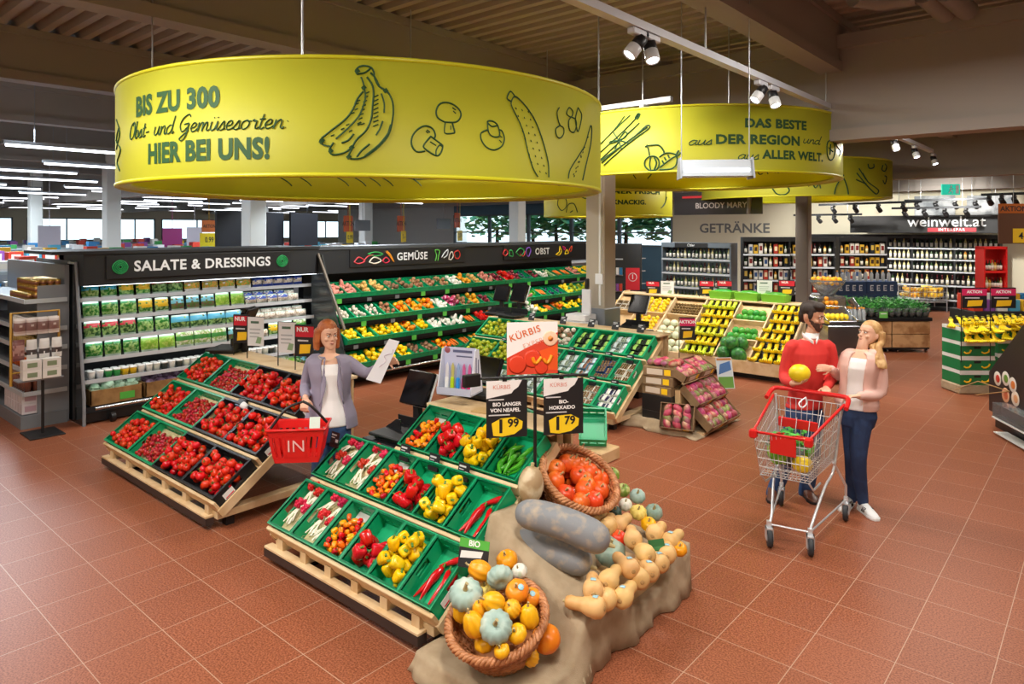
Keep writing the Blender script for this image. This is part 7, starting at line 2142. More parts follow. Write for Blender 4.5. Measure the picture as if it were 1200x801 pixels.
class Pose:
 """joints read off the photograph, in a frame standing at the person's feet: x right, y away, z up"""
 def __init__(s, Z0, pxc):
  s.Z0, s.X0 = Z0, (pxc - 600) / FPX * Z0
  s.M = T(CY * s.X0 - SY * Z0, SY * s.X0 + CY * Z0, 0) @ RZ(YAW)
 def __call__(s, px, py, d=0.0):
  Z = s.Z0 + d
  return Vector(((px - 600) / FPX * Z - s.X0, d, EYE - (py - HORIZON) * Z / FPX))
def shoe(mb, heel, direction, L=.28, w=.048, h=.075, s=1):
 d = Vector((direction[0], direction[1], 0)).normalized()
 r = Vector((d.y, -d.x, 0))
 rings = []
 for u, a, hh, z0 in ((-.03, .028, h * .9, .008), (0, w * .8, h * 1.25, .004), (.06, w * .82, h * 1.25, .002), (.12, w * .92, h * .95, 0), (.19, w * 1.05, h * .66, 0), (.235, w * .85, h * .52, .004), (.262, w * .4, h * .35, .010)):
  c = Vector(heel) + d * u * L / .28
  rings.append([Vector((c.x, c.y, 0)) + r * (a * math.cos(q)) + Vector((0, 0, z0 + (hh - z0) * (.5 + .5 * math.copysign(abs(math.sin(q)) ** .7, math.sin(q))))) for q in [2 * PI * k / 14 for k in range(14)]])
 mb.loft(rings)
def sole(mb, heel, direction, L=.28, w=.05):
 d = Vector((direction[0], direction[1], 0)).normalized()
 r = Vector((d.y, -d.x, 0))
 h = Vector((heel[0], heel[1], 0))
 out = []
 for u, a in ((-.034, .02), (-.02, .035), (.05, w * .85), (.13, w * .9), (.19, w * 1.1), (.24, w * .9), (.268, w * .4)):
  out.append((u, a))
 pts = [h + d * u * L / .28 + r * a for u, a in out] + [h + d * u * L / .28 - r * a for u, a in out[::-1]]
 mb.prism([(p.x, p.y) for p in pts], .0, .018)

SKIN = mat('skin_fair', '#d9a384', .5)
SKINW = mat('skin_light', '#e3b296', .5)
DENIM = mat('denim_blue', '#2c4a78', .75, spots=('#49699a', 9, .45, .75))
DENIMD = mat('denim_dark', '#1e3358', .75, spots=('#2f4a78', 8, .5, .75))

# ---- man in the red sweater
P = Pose(6.34, 935)
man = thing('person', 'man in a red sweater and jeans holding a yellow melon behind the trolley', 'person', P.M)
yaw = .15
Hm = T(*P(956, 387.5, -.02)) @ RZ(.7) @ RX(.2) @ T(0, .06, 0) @ SC(1.06)
sR, sL = P(927, 406, -.01), P(972, 406, .0)
eR, wR = P(919, 441, -.02), P(929, 449, -.30)
eL, wL = P(976, 438, -.02), P(968, 455, -.23)
nb = P(949, 394, 0)
hipc = P(943, 478, 0)
rings_t = [(P(942, 489, 0), .158, .112), (P(943, 470, 0), .155, .108), (P(945, 450, 0), .148, .105), (P(947, 428, 0), .162, .115), (P(949, 413, 0), .17, .108), (P(950, 405, 0), .15, .088), (P(950, 400, 0), .115, .074), (P(950, 396, 0), .082, .062)]
hR, hL = P(932, 488, 0), P(954, 488, 0)
kR, kL = P(922, 535, -.02), P(951, 535, .0)
aR, aL = P(906, 575, .05), P(944, 574, .05)
body = MB()
head(body, Hm, 1.0)
limb(body, [P(950, 398, .02), P(952, 390, .01), P(955, 379, .02)], [.062, .056, .056])
body.loft([oval(c, a * .9, b * .9, yaw) for c, a, b in rings_t])
limb(body, [sR, eR, wR], [.05, .042, .029]); limb(body, [sL, eL, wL], [.05, .042, .029])
limb(body, [hR, kR, aR], [.075, .055, .04]); limb(body, [hL, kL, aL], [.075, .055, .04])
melon_c = P(937, 437, -.36)
hand(body, wR, melon_c + Vector((0, 0, -.085)) - wR, (0.0, -.3, 1), .28, -1, 1.0, .2)
HB_ = P(963, 461.5, -.30)
hand(body, wL, (-.35, -.75, .08), (0, -.2, -1), .75, -1, 1.0, .4)
put('body', fused(body, 'body', SKIN, .0055, 3), man)
sw = MB()
sw.loft([oval(c, a * 1.06, b * 1.08, yaw) for c, a, b in [(P(942, 477, 0), .165, .118)] + rings_t[1:6] + [(P(950, 397.5, 0), .10, .07)]])
limb(sw, [P(938, 408, 0), sR, eR, wR + (eR - wR) * .08], [.055, .056, .05, .038]); limb(sw, [P(962, 408, 0), sL, eL, wL + (eL - wL) * .08], [.055, .056, .05, .038])
put('sweater', fused(sw, 'sweater', mat('red_knit', '#d5342f', .8, bump=.2, bscale=180), .009, 4), man)
tr = MB()
tr.loft([oval(P(942, 494, 0), .15, .11, yaw), oval(P(942, 484, 0), .172, .122, yaw), oval(P(943, 470, 0), .168, .116, yaw)])
limb(tr, [hR, kR, aR + Vector((0, 0, -.03))], [.095, .075, .066]); limb(tr, [hL, kL, aL + Vector((0, 0, -.03))], [.095, .075, .066])
put('jeans', fused(tr, 'jeans', DENIM, .01, 4), man)
sh, so = MB(), MB()
for an, dd in ((aR, (-.35, -1)), (aL, (-.02, -1))):
 shoe(sh, an + Vector((0, .03, 0)), dd); sole(so, an + Vector((0, .03, 0)), dd)
put('shoes', fused(sh, 'shoes', mat('brown_leather', '#5b3424', .4), .007, 2), man)
put('soles', so.mesh('soles', INK), man)
col = MB()
for sx in (-1, 1):
 col.sheet(lambda u, v: tuple(P(950, 397, 0) + Vector((sx * (.012 + .06 * math.sin(u * 1.6)), -.095 + .1 * u, -.035 + .07 * u + .035 * v + .012 * math.sin(3 * v)))), 6, 2, 0, None, .008)
col.loft([oval(P(950, 396, .0), .066, .066, 0), oval(P(952, 389.5, .005), .062, .062, 0)])
put('shirt_collar', fused(col, 'shirt_collar', mat('white_cotton', '#f1f1f0', .7), .006, 2), man)
hr = MB()
HAIRD = mat('hair_dark_brown', '#2b1d16', .6, bump=.4, bscale=160)
hr.ell((0, 0, 0), (.083, .104, .082), 18, 12, 0, Hm @ T(0, .016, .168) @ RX(-.15))
hr.ell((0, 0, 0), (.062, .05, .034), 14, 8, 0, Hm @ T(-.01, -.05, .218) @ RX(.2))
hr.ell((0, 0, 0), (.07, .055, .08), 14, 8, 0, Hm @ T(0, .062, .115))
for sx in (-1, 1):
 hr.ell((0, 0, 0), (.012, .022, .045), 10, 6, 0, Hm @ T(sx * .071, -.018, .135))
put('hair', fused(hr, 'hair', HAIRD, .006, 2), man)
bd = MB()
for k in range(17):
 a = -1.45 + 2.9 * k / 16
 for L in range(4):
  z_ = .006 + .019 * L + .028 * abs(a) ** 2 * .4
  zz = min(z_, .1)
  row = [q for q in HEADZ if q[0] <= zz][-1]
  x_, y_ = row[1] * math.sin(a), (row[2] + row[3]) / 2 - (row[3] - row[2]) / 2 * math.cos(a)
  if abs(a) < .45 and .04 < zz < .085: continue
  bd.ell((0, 0, 0), (.013, .009, .013), 6, 4, 0, Hm @ T(x_, y_, zz))
for k in range(5):
 bd.ell((0, 0, 0), (.008, .005, .005), 6, 4, 0, Hm @ T(-.02 + .01 * k, -.1 + .002 * abs(k - 2), .071))
put('beard', fused(bd, 'beard', mat('beard_brown', '#4a2f22', .8, bump=.4, bscale=220), .0055, 1), man)
face_parts(man, Hm, 1.0, BROWD)
mel = Proto('melon', 'melon', blob(.083, 1.12, 1, .95, .04, n=20, k=12).mesh('melon', mat('yellow_melon', '#f0d31a', .4, bump=.15, bscale=30)))
mel.spawn(P.M @ T(*melon_c) @ RZ(.3), "bright yellow melon in the man's hand", None)

# ---- woman in the pale pink jacket
P = Pose(6.05, 1004)
wom = thing('person', 'woman with long blond hair in a pale pink jacket beside the man', 'person', P.M)
yaw = -.75
Hw = T(*P(1011, 405, 0)) @ RZ(-1.2) @ RX(-.22) @ T(0, .055, 0)
sR, sL = P(993, 417, .13), P(1029, 418, -.08)
eR, wR = P(984, 440, .2), P(973, 431, .12)
eL, wL = P(1032, 459, -.1), P(1006, 464, -.2)
rings_t = [(P(1004, 490, 0), .16, .115), (P(1004, 478, 0), .165, .115), (P(1005, 462, 0), .14, .1), (P(1006, 446, 0), .135, .1), (P(1008, 430, 0), .152, .118), (P(1010, 418, 0), .155, .1), (P(1010, 413, 0), .13, .075), (P(1010, 409.5, 0), .06, .055)]
hR, hL = P(998, 492, .06), P(1010, 492, -.05)
kR, kL = P(999, 536, .02), P(1006, 538, -.08)
aR, aL = P(998, 582, .10), P(1011, 586, -.02)
body = MB()
head(body, Hw, .95)
limb(body, [P(1010, 411, .01), P(1011, 404, .0), P(1014, 394, .01)], [.05, .044, .046])
body.loft([oval(c, a * .93, b * .93, yaw) for c, a, b in rings_t])
limb(body, [sR, eR, wR], [.04, .035, .024]); limb(body, [sL, eL, wL], [.04, .035, .024])
limb(body, [hR, kR, aR], [.075, .052, .038]); limb(body, [hL, kL, aL], [.075, .052, .038])
hand(body, wR, (-.85, -.25, .05), (-.1, .75, -.2), .5, 1, .88, .5)
hand(body, wL, (-.95, -.1, .02), (0, -.1, -1), .7, -1, .88, .4)
put('body', fused(body, 'body', SKINW, .005, 3), wom)
tp = MB().loft([oval(c, a * 1.0, b * 1.02, yaw) for c, a, b in rings_t[1:5]] + [oval(P(1009, 422, 0), .152, .106, yaw), oval(P(1010, 417.5, 0), .142, .092, yaw)])
put('white_top', fused(tp, 'white_top', mat('white_jersey', '#f2f0f0', .8), .008, 4), wom)
jk = MB()
def jacket(prof, yaw, open_, dx=0, bulge=1.12):
 """open coat: sheet round the torso, gap of open_ radians at the front"""
 def fn(u, v):
  t = v * (len(prof) - 1)
  j = min(int(t), len(prof) - 2)
  f = t - j
  c = prof[j][0].lerp(prof[j + 1][0], f)
  a = prof[j][1] + (prof[j + 1][1] - prof[j][1]) * f
  b = prof[j][2] + (prof[j + 1][2] - prof[j][2]) * f
  g = open_ * (1 - .25 * v)
  w = -PI / 2 + g / 2 + dx + (2 * PI - g) * u
  x, y = a * bulge * math.cos(w), b * bulge * math.sin(w)
  return c + Vector((x * math.cos(yaw) - y * math.sin(yaw), x * math.sin(yaw) + y * math.cos(yaw), 0))
 return fn
JP = [(P(1004, 478, 0), .155, .115), (P(1004, 470, 0), .165, .122)] + rings_t[2:7] + [(P(1010, 410.5, 0), .066, .062)]
jk.sheet(jacket(JP, yaw, 1.0), 36, 22, 0, None, .016)
limb(jk, [P(1003, 417, .05), sR, eR, wR + (eR - wR) * .12], [.06, .058, .047, .036]); limb(jk, [P(1020, 418, -.04), sL, eL, wL + (eL - wL) * .1], [.06, .06, .05, .036])
put('jacket', fused(jk, 'jacket', mat('pale_pink_cloth', '#dfb6aa', .75), .0075, 4), wom)
tr = MB()
tr.loft([oval(P(1004, 498, 0), .14, .105, yaw), oval(P(1004, 486, 0), .168, .118, yaw), oval(P(1004, 474, 0), .15, .108, yaw)])
limb(tr, [hR, kR, aR + Vector((0, 0, -.01))], [.092, .066, .047]); limb(tr, [hL, kL, aL + Vector((0, 0, -.01))], [.092, .066, .047])
put('jeans', fused(tr, 'jeans', DENIMD, .008, 4), wom)
sh, so, st = MB(), MB(), MB()
for an, dd in ((aR, (-.75, -.8)), (aL, (.05, -1))):
 h0 = an + Vector((0, .02, 0))
 shoe(sh, h0, dd, .25, .044, .07); sole(so, h0, dd, .25, .046)
 d = Vector((dd[0], dd[1], 0)).normalized(); r_ = Vector((d.y, -d.x, 0))
 for k in range(3):
  for sd in (-1, 1):
   b_ = Vector((h0.x, h0.y, 0)) + d * (.07 + .018 * k)
   st.tube([b_ + r_ * sd * .043 + Vector((0, 0, .022)), b_ + d * .012 + r_ * sd * .031 + Vector((0, 0, .062))], .005, 4)
put('sneakers', fused(sh, 'sneakers', mat('white_leather', '#eceeee', .45), .006, 2), wom)
put('soles', so.mesh('soles', WHITE), wom)
put('side_stripes', st.mesh('side_stripes', INK), wom)
HAIRB = mat('hair_blond', '#b98a54', .5, bump=.5, bscale=120, spots=('#d9b57c', 14, .4, .7))
hr = MB()
hr.ell((0, 0, 0), (.083, .103, .085), 18, 12, 0, Hw @ SC(.97) @ T(0, .022, .162) @ RX(-.18))
for q in range(13):
 a = -1.35 + 2.7 * q / 12
 x_, y_ = .078 * math.sin(a), .03 + .075 * math.cos(a)
 p0 = Hw @ Vector((x_, y_, .15))
 p1 = Hw @ Vector((x_ * 1.08, y_ * 1.1 + .005, .06))
 p2 = p1.lerp(P(1027, 411, -.11), .62)
 p3 = P(1033, 428, -.17) + Vector((.035 * math.sin(2.3 * q), .02 * math.cos(3.1 * q), -.03 * math.sin(3 * q)))
 hr.tube(arc([p0, p1, p2, p3], 4), [.028] * 6 + [.028] * 4 + [.02] * 2 + [.008], 8)
put('hair', fused(hr, 'hair', HAIRB, .0065, 2), wom)
face_parts(wom, Hw, .95, mat('brow_blond', '#8a6238', .7))

# ---- woman with the shopping basket
P = Pose(5.8, 388)
w3 = thing('person', 'woman with copper hair and grey blazer taking a paper bag, basket in hand', 'person', P.M)
yaw = .35
Hc = T(*P(387, 409, -.02)) @ RZ(.66) @ RX(.06) @ T(0, .055, 0)
sR, sL = P(366, 424, .02), P(408, 424, .08)
eR, wR = P(358, 452, .06), P(358, 466, -.18)
eL, wL = P(430, 437, .05), P(453, 424, -.05)
rings_t = [(P(389, 500, 0), .165, .115), (P(389, 485, 0), .168, .115), (P(388, 466, 0), .142, .1), (P(388, 450, 0), .14, .102), (P(387, 436, 0), .152, .118), (P(386, 424, 0), .155, .1), (P(386, 418, 0), .13, .075), (P(386, 414, 0), .06, .055)]
hR, hL = P(380, 505, -.0), P(399, 505, .04)
kR, kL = P(374, 555, -.05), P(402, 555, .0)
aR, aL = P(368, 601, .02), P(402, 598, .08)
body = MB()
head(body, Hc, .96)
limb(body, [P(386, 416, .01), P(387, 408, .0), P(387, 398, .01)], [.05, .045, .046])
body.loft([oval(c, a * .93, b * .93, yaw) for c, a, b in rings_t])
limb(body, [sR, eR, wR], [.04, .035, .024]); limb(body, [sL, eL, wL], [.04, .035, .024])
limb(body, [hR, kR, aR], [.075, .052, .038]); limb(body, [hL, kL, aL], [.075, .052, .038])
hand(body, wR, (.0, -.45, -.8), (.1, .8, -.35), .85, 1, .9, .5)
hand(body, wL, (.95, -.35, .25), (-.1, -.9, -.3), .45, 1, .9, .6)
put('body', fused(body, 'body', SKINW, .005, 3), w3)
tp = MB().loft([oval(P(389, 497, 0), .172, .125, yaw)] + [oval(c, a * 1.02, b * 1.05, yaw) for c, a, b in rings_t[1:5]] + [oval(P(387, 428, 0), .152, .108, yaw), oval(P(386, 424, 0), .142, .094, yaw)])
put('white_top', fused(tp, 'white_top', mat('white_jersey', '#f2f0f0', .8), .008, 4), w3)
jk = MB()
JP = [(P(388, 500, .02), .20, .14), (P(388, 486, .01), .19, .135)] + [(c, a * 1.03, b * 1.05) for c, a, b in rings_t[2:7]] + [(P(386, 415.5, 0), .068, .064)]
jk.sheet(jacket(JP, yaw, 1.1), 36, 22, 0, None, .016)
limb(jk, [P(376, 423, .02), sR, eR, wR + (eR - wR) * .2], [.06, .058, .047, .038]); limb(jk, [P(396, 423, .05), sL, eL, wL + (eL - wL) * .22], [.06, .058, .047, .038])
for sx, u0 in ((-1, .5 * 1.35), (1, -.5 * 1.35)):
 pass
BLZ = mat('blazer_grey', '#8e879b', .8, bump=.15, bscale=200)
put('blazer', fused(jk, 'blazer', BLZ, .0075, 4), w3)
lp = MB()
for sx in (-1, 1):
 def lapel(u, v):
  w_ = -PI / 2 + sx * (.62 - .12 * v - .5 * u * math.sin(PI * min(v * 1.15, 1)) * .55)
  k = .98 + .03 * math.sin(PI * u)
  z0, z1 = P(388, 470).z, P(386, 417).z
  a, b = .15 + .02 * math.sin(PI * v) - .055 * v, .132 - .04 * v
  x, y = a * 1.1 * k * math.cos(w_), b * 1.12 * k * math.sin(w_) - .004
  return Vector((P(387, 440).x + x * math.cos(yaw) - y * math.sin(yaw), x * math.sin(yaw) + y * math.cos(yaw), z0 + (z1 - z0) * v))
 lp.sheet(lapel, 5, 12, 0, None, .006)
put('lapels', lp.mesh('lapels', BLZ), w3)
tr = MB()
tr.loft([oval(P(389, 515, 0), .14, .105, yaw), oval(P(389, 500, 0), .168, .118, yaw), oval(P(389, 484, 0), .15, .108, yaw)])
limb(tr, [hR, kR, aR + Vector((0, 0, -.01))], [.092, .068, .055]); limb(tr, [hL, kL, aL + Vector((0, 0, -.01))], [.092, .068, .055])
put('jeans', fused(tr, 'jeans', DENIM, .009, 4), w3)
sh = MB()
for an, dd in ((aR, (-.1, -1)), (aL, (.3, -1))):
 shoe(sh, an + Vector((0, .02, 0)), dd, .25, .044, .07)
put('shoes', fused(sh, 'shoes', mat('dark_shoe', '#2a2a2e', .5), .006, 2), w3)
HAIRC = mat('hair_copper', '#9c4f22', .5, bump=.5, bscale=120, spots=('#c8743a', 14, .4, .7))
hr = MB()
hr.ell((0, 0, 0), (.084, .104, .086), 18, 12, 0, Hc @ SC(.97) @ T(0, .02, .164) @ RX(-.16))
for q in range(15):
 a = -1.75 + 3.5 * q / 14
 x_, y_ = .08 * math.sin(a), .02 + .078 * math.cos(a)
 p0, p1, p2 = Hc @ Vector((x_, y_, .16)), Hc @ Vector((x_ * 1.12, y_ * 1.12, .06)), Hc @ Vector((x_ * 1.1, y_ * 1.1, -.012))
 hr.tube(arc([p0, p1, p2], 4), [.025] * 5 + [.022] * 3 + [.014], 8)
put('hair', fused(hr, 'hair', HAIRC, .0065, 2), w3)
face_parts(w3, Hc, .96, mat('brow_copper', '#7a4526', .7))
put('necklace', MB().tube([P(386, 417, -.02) + Vector((.075 * math.sin(a), -.062 - .02 * math.cos(a * .9), -.05 * math.cos(a * .9) + .03)) for a in [-1.4 + .2 * k for k in range(15)]], .0025, 4).mesh('necklace', lm('#d8c9a0')), w3)
# paper bag in her left hand
hp_ = wL + Vector((.09, -.05, .02))
q0, q1, q2, q3 = P(429, 444, -.12), P(446, 449, -.12), P(468, 400, -.09), P(456, 397, -.09)
cc = (q0 + q1 + q2 + q3) / 4
bagm = MB().loft([[p - cc + Vector((0, .008, 0)) for p in (q0, q1, q2, q3)][::-1], [p - cc + Vector((0, -.008, 0)) for p in (q0, q1, q2, q3)][::-1]], 0, None, True, False)
PB = tag(put('paper_bag', bagm.mesh('paper_bag', mat('thin_paper', '#e6e6ec', .7)), None, P.M @ T(*cc)), 'white printed paper bag held by the woman with copper hair', 'paper bag')
put('print', MB().tube(arc([q0.lerp(q3, .25) - cc + Vector((.06, -.012, .02)), q0.lerp(q3, .4) - cc + Vector((.09, -.012, .02)), q0.lerp(q3, .5) - cc + Vector((.06, -.012, .03)), q0.lerp(q3, .65) - cc + Vector((.09, -.012, .0)), q0.lerp(q3, .75) - cc + Vector((.08, -.012, 0))], 4), .003, 4).mesh('print', lm('#cfc2d0')), PB)
# red shopping basket
BK = P.M @ T(*P(351, 514, -.38)) @ RZ(.1)
sb = thing('shopping_basket', 'red shopping basket with IN lettering carried by the woman with copper hair', 'basket', BK)
mb = MB()
w0, w1, d0, d1, h0, h1 = .165, .215, .11, .145, -.15, .11
mb.box(-w0, -d0, h0, w0, d0, h0 + .008)
def bw(t): return w0 + (w1 - w0) * t, d0 + (d1 - d0) * t, h0 + (h1 - h0) * t
for t0, t1 in ((0, .16), (.78, 1.0)):
 a, b = bw(t0), bw(t1)
 for sgn in (-1, 1):
  mb.loft([[(-a[0], sgn * a[1], a[2]), (a[0], sgn * a[1], a[2]), (a[0], sgn * (a[1] - .006), a[2]), (-a[0], sgn * (a[1] - .006), a[2])][::sgn * -1 or 1], [(-b[0], sgn * b[1], b[2]), (b[0], sgn * b[1], b[2]), (b[0], sgn * (b[1] - .006), b[2]), (-b[0], sgn * (b[1] - .006), b[2])][::sgn * -1 or 1]], 0, None, True, False)
  mb.loft([[(sgn * a[0], -a[1], a[2]), (sgn * a[0], a[1], a[2]), (sgn * (a[0] - .006), a[1], a[2]), (sgn * (a[0] - .006), -a[1], a[2])][::sgn], [(sgn * b[0], -b[1], b[2]), (sgn * b[0], b[1], b[2]), (sgn * (b[0] - .006), b[1], b[2]), (sgn * (b[0] - .006), -b[1], b[2])][::sgn]], 0, None, True, False)
def slat(f, side, wd=.012):
 """upright slat of the wall between the two bands; f in -1..1"""
 a, b = bw(.14), bw(.8)
 if side in 'fb':
  s_ = -1 if side == 'f' else 1
  mb.loft([[(f * q[0] - wd, s_ * q[1], q[2]), (f * q[0] + wd, s_ * q[1], q[2]), (f * q[0] + wd, s_ * (q[1] - .006), q[2]), (f * q[0] - wd, s_ * (q[1] - .006), q[2])][::-s_] for q in (a, b)], 0, None, True, False)
 else:
  s_ = -1 if side == 'l' else 1
  mb.loft([[(s_ * q[0], f * q[1] - wd, q[2]), (s_ * q[0], f * q[1] + wd, q[2]), (s_ * (q[0] - .006), f * q[1] + wd, q[2]), (s_ * (q[0] - .006), f * q[1] - wd, q[2])][::s_] for q in (a, b)], 0, None, True, False)
for k in range(9):
 f = -.95 + 1.9 * k / 8
 if abs(f) > .4:
  slat(f, 'f')
 slat(f, 'b')
slat(0, 'f', .075)
for k in range(6):
 slat(-.92 + 1.84 * k / 5, 'l'); slat(-.92 + 1.84 * k / 5, 'r')
mb.tube([(-w1 - .004, -d1 - .004, h1), (w1 + .004, -d1 - .004, h1), (w1 + .004, d1 + .004, h1), (-w1 - .004, d1 + .004, h1)], .011, 6, 0, None, False, True)
put('basket_body', mb.mesh('basket_body', RED), sb)
put('lettering', letter(MB(), 'IN', .135, face((0, -.1335, -.02), (1, 0, 0), (0, -.14, 1)), bold=-.004, space=1.05).box(-.055, -.002, -.058, .055, 0, -.053, 0, face((0, -.1335, -.035), (1, 0, 0), (0, -.14, 1))).mesh('lettering', lm('#f4c9c6')), sb)
HW = P.M.inverted()
g1 = Vector((.0, -.06, .33))
for k, sgn in enumerate((-1, 1)):
 put('handle', MB().tube(arc([(sgn * .2, -.08 + .14 * k, h1), (sgn * .09, -.05 + .06 * k, .25), (.02, .0 + .015 * k, .29)], 5), .011, 7).mesh('handle', BLACK), sb)
put('receipt', MB().box(.09, -.1, .05, .17, -.098, .17, 0, RX(-.2)).mesh('receipt', lm('#d4e8dc')), sb)

# ------------------------------------------------------------------ trolley
CHR = mat('chrome_wire', '#e2e6ea', .35, metal=.6)
RUB = mat('wheel_rubber', '#2f3338', .6)
tc_ = Vector((-1.97, 5.8, 0))
cart = thing('shopping_trolley', 'chrome wire shopping trolley with red handle in front of the couple', 'trolley', T(*tc_))
inv = T(*(-tc_))
def cp(name, mb, m, parent=None):
 o = put(name, mb.mesh(name, m), parent or cart)
 if parent is None: o.matrix_local = inv
 return o
# corners: top/bottom, front/back
TFl, TFr, TBl, TBr = Vector((-2.15, 5.36, .86)), Vector((-1.74, 5.40, .86)), Vector((-2.26, 6.08, 1.0)), Vector((-1.69, 6.12, 1.0))
BFl, BFr, BBl, BBr = Vector((-2.13, 5.46, .50)), Vector((-1.77, 5.50, .50)), Vector((-2.19, 6.0, .55)), Vector((-1.75, 6.04, .55))
def grid(name, a, b, c, d, nu, nv, r=.0028):
 """wires over the quad a-b (top) d-c (bottom)"""
 mb = MB()
 for i in range(nu + 1):
  mb.tube([a.lerp(b, i / nu), d.lerp(c, i / nu)], r, 4)
 for j in range(nv + 1):
  mb.tube([a.lerp(d, j / nv), b.lerp(c, j / nv)], r * 1.25, 4)
 cp(name, mb, CHR)
grid('front_wires', TFl, TFr, BFr, BFl, 12, 5)
grid('left_wires', TFl, TBl, BBl, BFl, 18, 5)
grid('right_wires', TFr, TBr, BBr, BFr, 18, 5)
grid('back_wires', TBl, TBr, BBr, BBl, 12, 4)
grid('bottom_wires', BFl, BFr, BBr, BBl, 10, 12)
cp('rim', MB().tube([TBl, TFl, TFr, TBr], .012, 6), RED)
for q in (TFl, TFr):
 cp('corner_bumper', MB().cbox(q.x - .03, q.y - .03, q.z - .05, q.x + .03, q.y + .03, q.z + .02, .012), RED)
cp('handle', MB().tube(arc([(-2.29, 6.0, .99), (-2.28, 6.13, 1.045), (-2.2, 6.16, 1.055), (-1.98, 6.17, 1.055), (-1.76, 6.18, 1.055), (-1.67, 6.16, 1.045), (-1.65, 6.03, .99)], 5), .019, 8), RED)
cp('child_seat', MB().cbox(-2.14, 5.86, .80, -1.82, 5.88, .88, .006).cbox(-2.12, 5.76, .72, -1.84, 5.78, .775, .006), RED)
cp('seat_wires', MB().tube([(-2.16, 5.88, .98), (-2.14, 5.78, .7), (-1.82, 5.8, .7), (-1.8, 5.9, .98)], .004, 5).tube([(-2.1, 5.85, .9), (-2.1, 5.78, .7)], .003, 4).tube([(-1.98, 5.85, .9), (-1.98, 5.78, .7)], .003, 4).tube([(-1.88, 5.86, .9), (-1.88, 5.79, .7)], .003, 4), CHR)
cp('front_panel', MB().cbox(-2.03, 5.385, .71, -1.83, 5.395, .85, .004), RED)
cp('coin_lock', MB().tube(arc([(-1.99, 6.1, 1.02), (-2.02, 6.02, .98), (-1.99, 6.0, .95), (-1.96, 6.02, .98), (-1.99, 6.1, 1.02)], 4), .006, 6), CHR)
FL, FR, RR_, RL_ = Vector((-2.03, 5.37, 0)), Vector((-1.74, 5.43, 0)), Vector((-1.72, 6.28, 0)), Vector((-2.25, 6.25, 0))
up = Vector((0, 0, .16))
cp('frame_tubes', MB().tube(arc([TBl + Vector((.02, 0, .02)), BBl + Vector((0, .03, -.05)), (-2.15, 5.8, .38), FL + Vector((0, .06, .22)), FL + up], 4), .011, 8).tube(arc([TBr + Vector((-.02, 0, .02)), BBr + Vector((0, .03, -.05)), (-1.76, 5.85, .38), FR + Vector((0, .06, .22)), FR + up], 4), .011, 8)
 .tube([BBl + Vector((0, 0, -.02)), RL_ + Vector((0, 0, .28)), RL_ + up], .011, 8).tube([BBr + Vector((0, 0, -.02)), RR_ + Vector((0, 0, .28)), RR_ + up], .011, 8)
 .tube([BFl, BFl + Vector((0, .1, -.08)), (-2.12, 5.75, .42)], .008, 6).tube([BFr, BFr + Vector((0, .1, -.08)), (-1.78, 5.8, .42)], .008, 6)
 .tube([FL + up, FR + up], .008, 6).tube([RL_ + up, FL + up], .008, 6).tube([RR_ + up, FR + up], .008, 6), CHR)
for k, (q, sw_) in enumerate(((FL, .5), (FR, .4), (RR_, .2), (RL_, .3))):
 c_ = put('caster', MB().box(-.014, -.014, .115, .014, .014, .17).box(-.024, -.045, .05, -.019, .02, .13).box(.019, -.045, .05, .024, .02, .13).box(-.024, -.045, .12, .024, .02, .13).mesh('caster', CHR), cart)
 c_.matrix_local = inv @ T(*q) @ RZ(sw_) @ SC(1.18, 1.18, 1.1)
 put('wheel', MB().lathe([(.02, -.016), (.056, -.016), (.0625, -.01), (.0625, .01), (.056, .016), (.02, .016)], 22, 0, T(0, -.03, .0625) @ RY(PI / 2)).mesh('wheel', RUB), c_)
 put('hub', MB().lathe([(0, -.018), (.026, -.018), (.026, .018), (0, .018)], 14, 0, T(0, -.03, .0625) @ RY(PI / 2)).mesh('hub', mat('hub_grey', '#9aa0a6', .4)), c_)
rc = random.Random(2)
for k in range(4):
 HB[k % 3].spawn(T(-2.05 + .1 * (k % 2), 5.66 + .13 * (k // 2), .56) @ RZ(k) @ SC(1.25, 1.25, .95), 'potted green herb lying in the trolley, one of four', 'herbs in the trolley')
for k in range(2):
 LETT.spawn(T(-2.04 + .12 * k, 5.62 + .2 * k, .66) @ RZ(k) @ SC(.85), 'green lettuce in the trolley, %s' % ('nearer the front', 'nearer the handle')[k], 'lettuces in the trolley')
mel.spawn(T(-1.86, 5.62, .6) @ RZ(.5) @ SC(.85), 'yellow melon lying in the trolley')
P_BAN6.spawn(T(-1.85, 5.78, .58) @ RZ(2), 'hand of bananas lying in the trolley beside the melon', None)
# ------------------------------------------------------------------ scales, signs and tags on the stands
def scale(M, label, screen=True, s=1.0):
 """counter scale: flat weighing tray, post and a tilted screen with its printed cover"""
 t = thing('produce_scale', label, 'scale', M @ SC(s), 'produce scales')
 put('tray', MB().cbox(-.2, -.18, .03, .2, .16, .055, .008).cbox(-.16, -.15, 0, .16, .13, .03, .006).mesh('tray', BLACK), t)
 put('tray_guard', MB().prism([(-.18, .055), (.0, .055), (.0, .14), (-.05, .14)], -.02, -.012, 0, T(-.02, -.0, 0) @ RX(PI / 2)).box(-.2, .15, .055, .2, .16, .13).mesh('tray_guard', BLACK), t)
 put('post', MB().cbox(-.035, .16, 0, .035, .22, .3, .008).mesh('post', BLACK), t)
 Ms = T(0, .18, .36) @ RX(-.45)
 put('screen', MB().cbox(-.15, -.02, -.13, .15, .03, .16, .01, 0, Ms).mesh('screen', mat('screen_black', '#101114', .15)), t)
 put('screen_rim', MB().cbox(-.15, .031, -.13, .15, .055, .165, .008, 0, Ms).mesh('screen_rim', lm('#e6e8ea') if screen else BLACK), t)
 return t
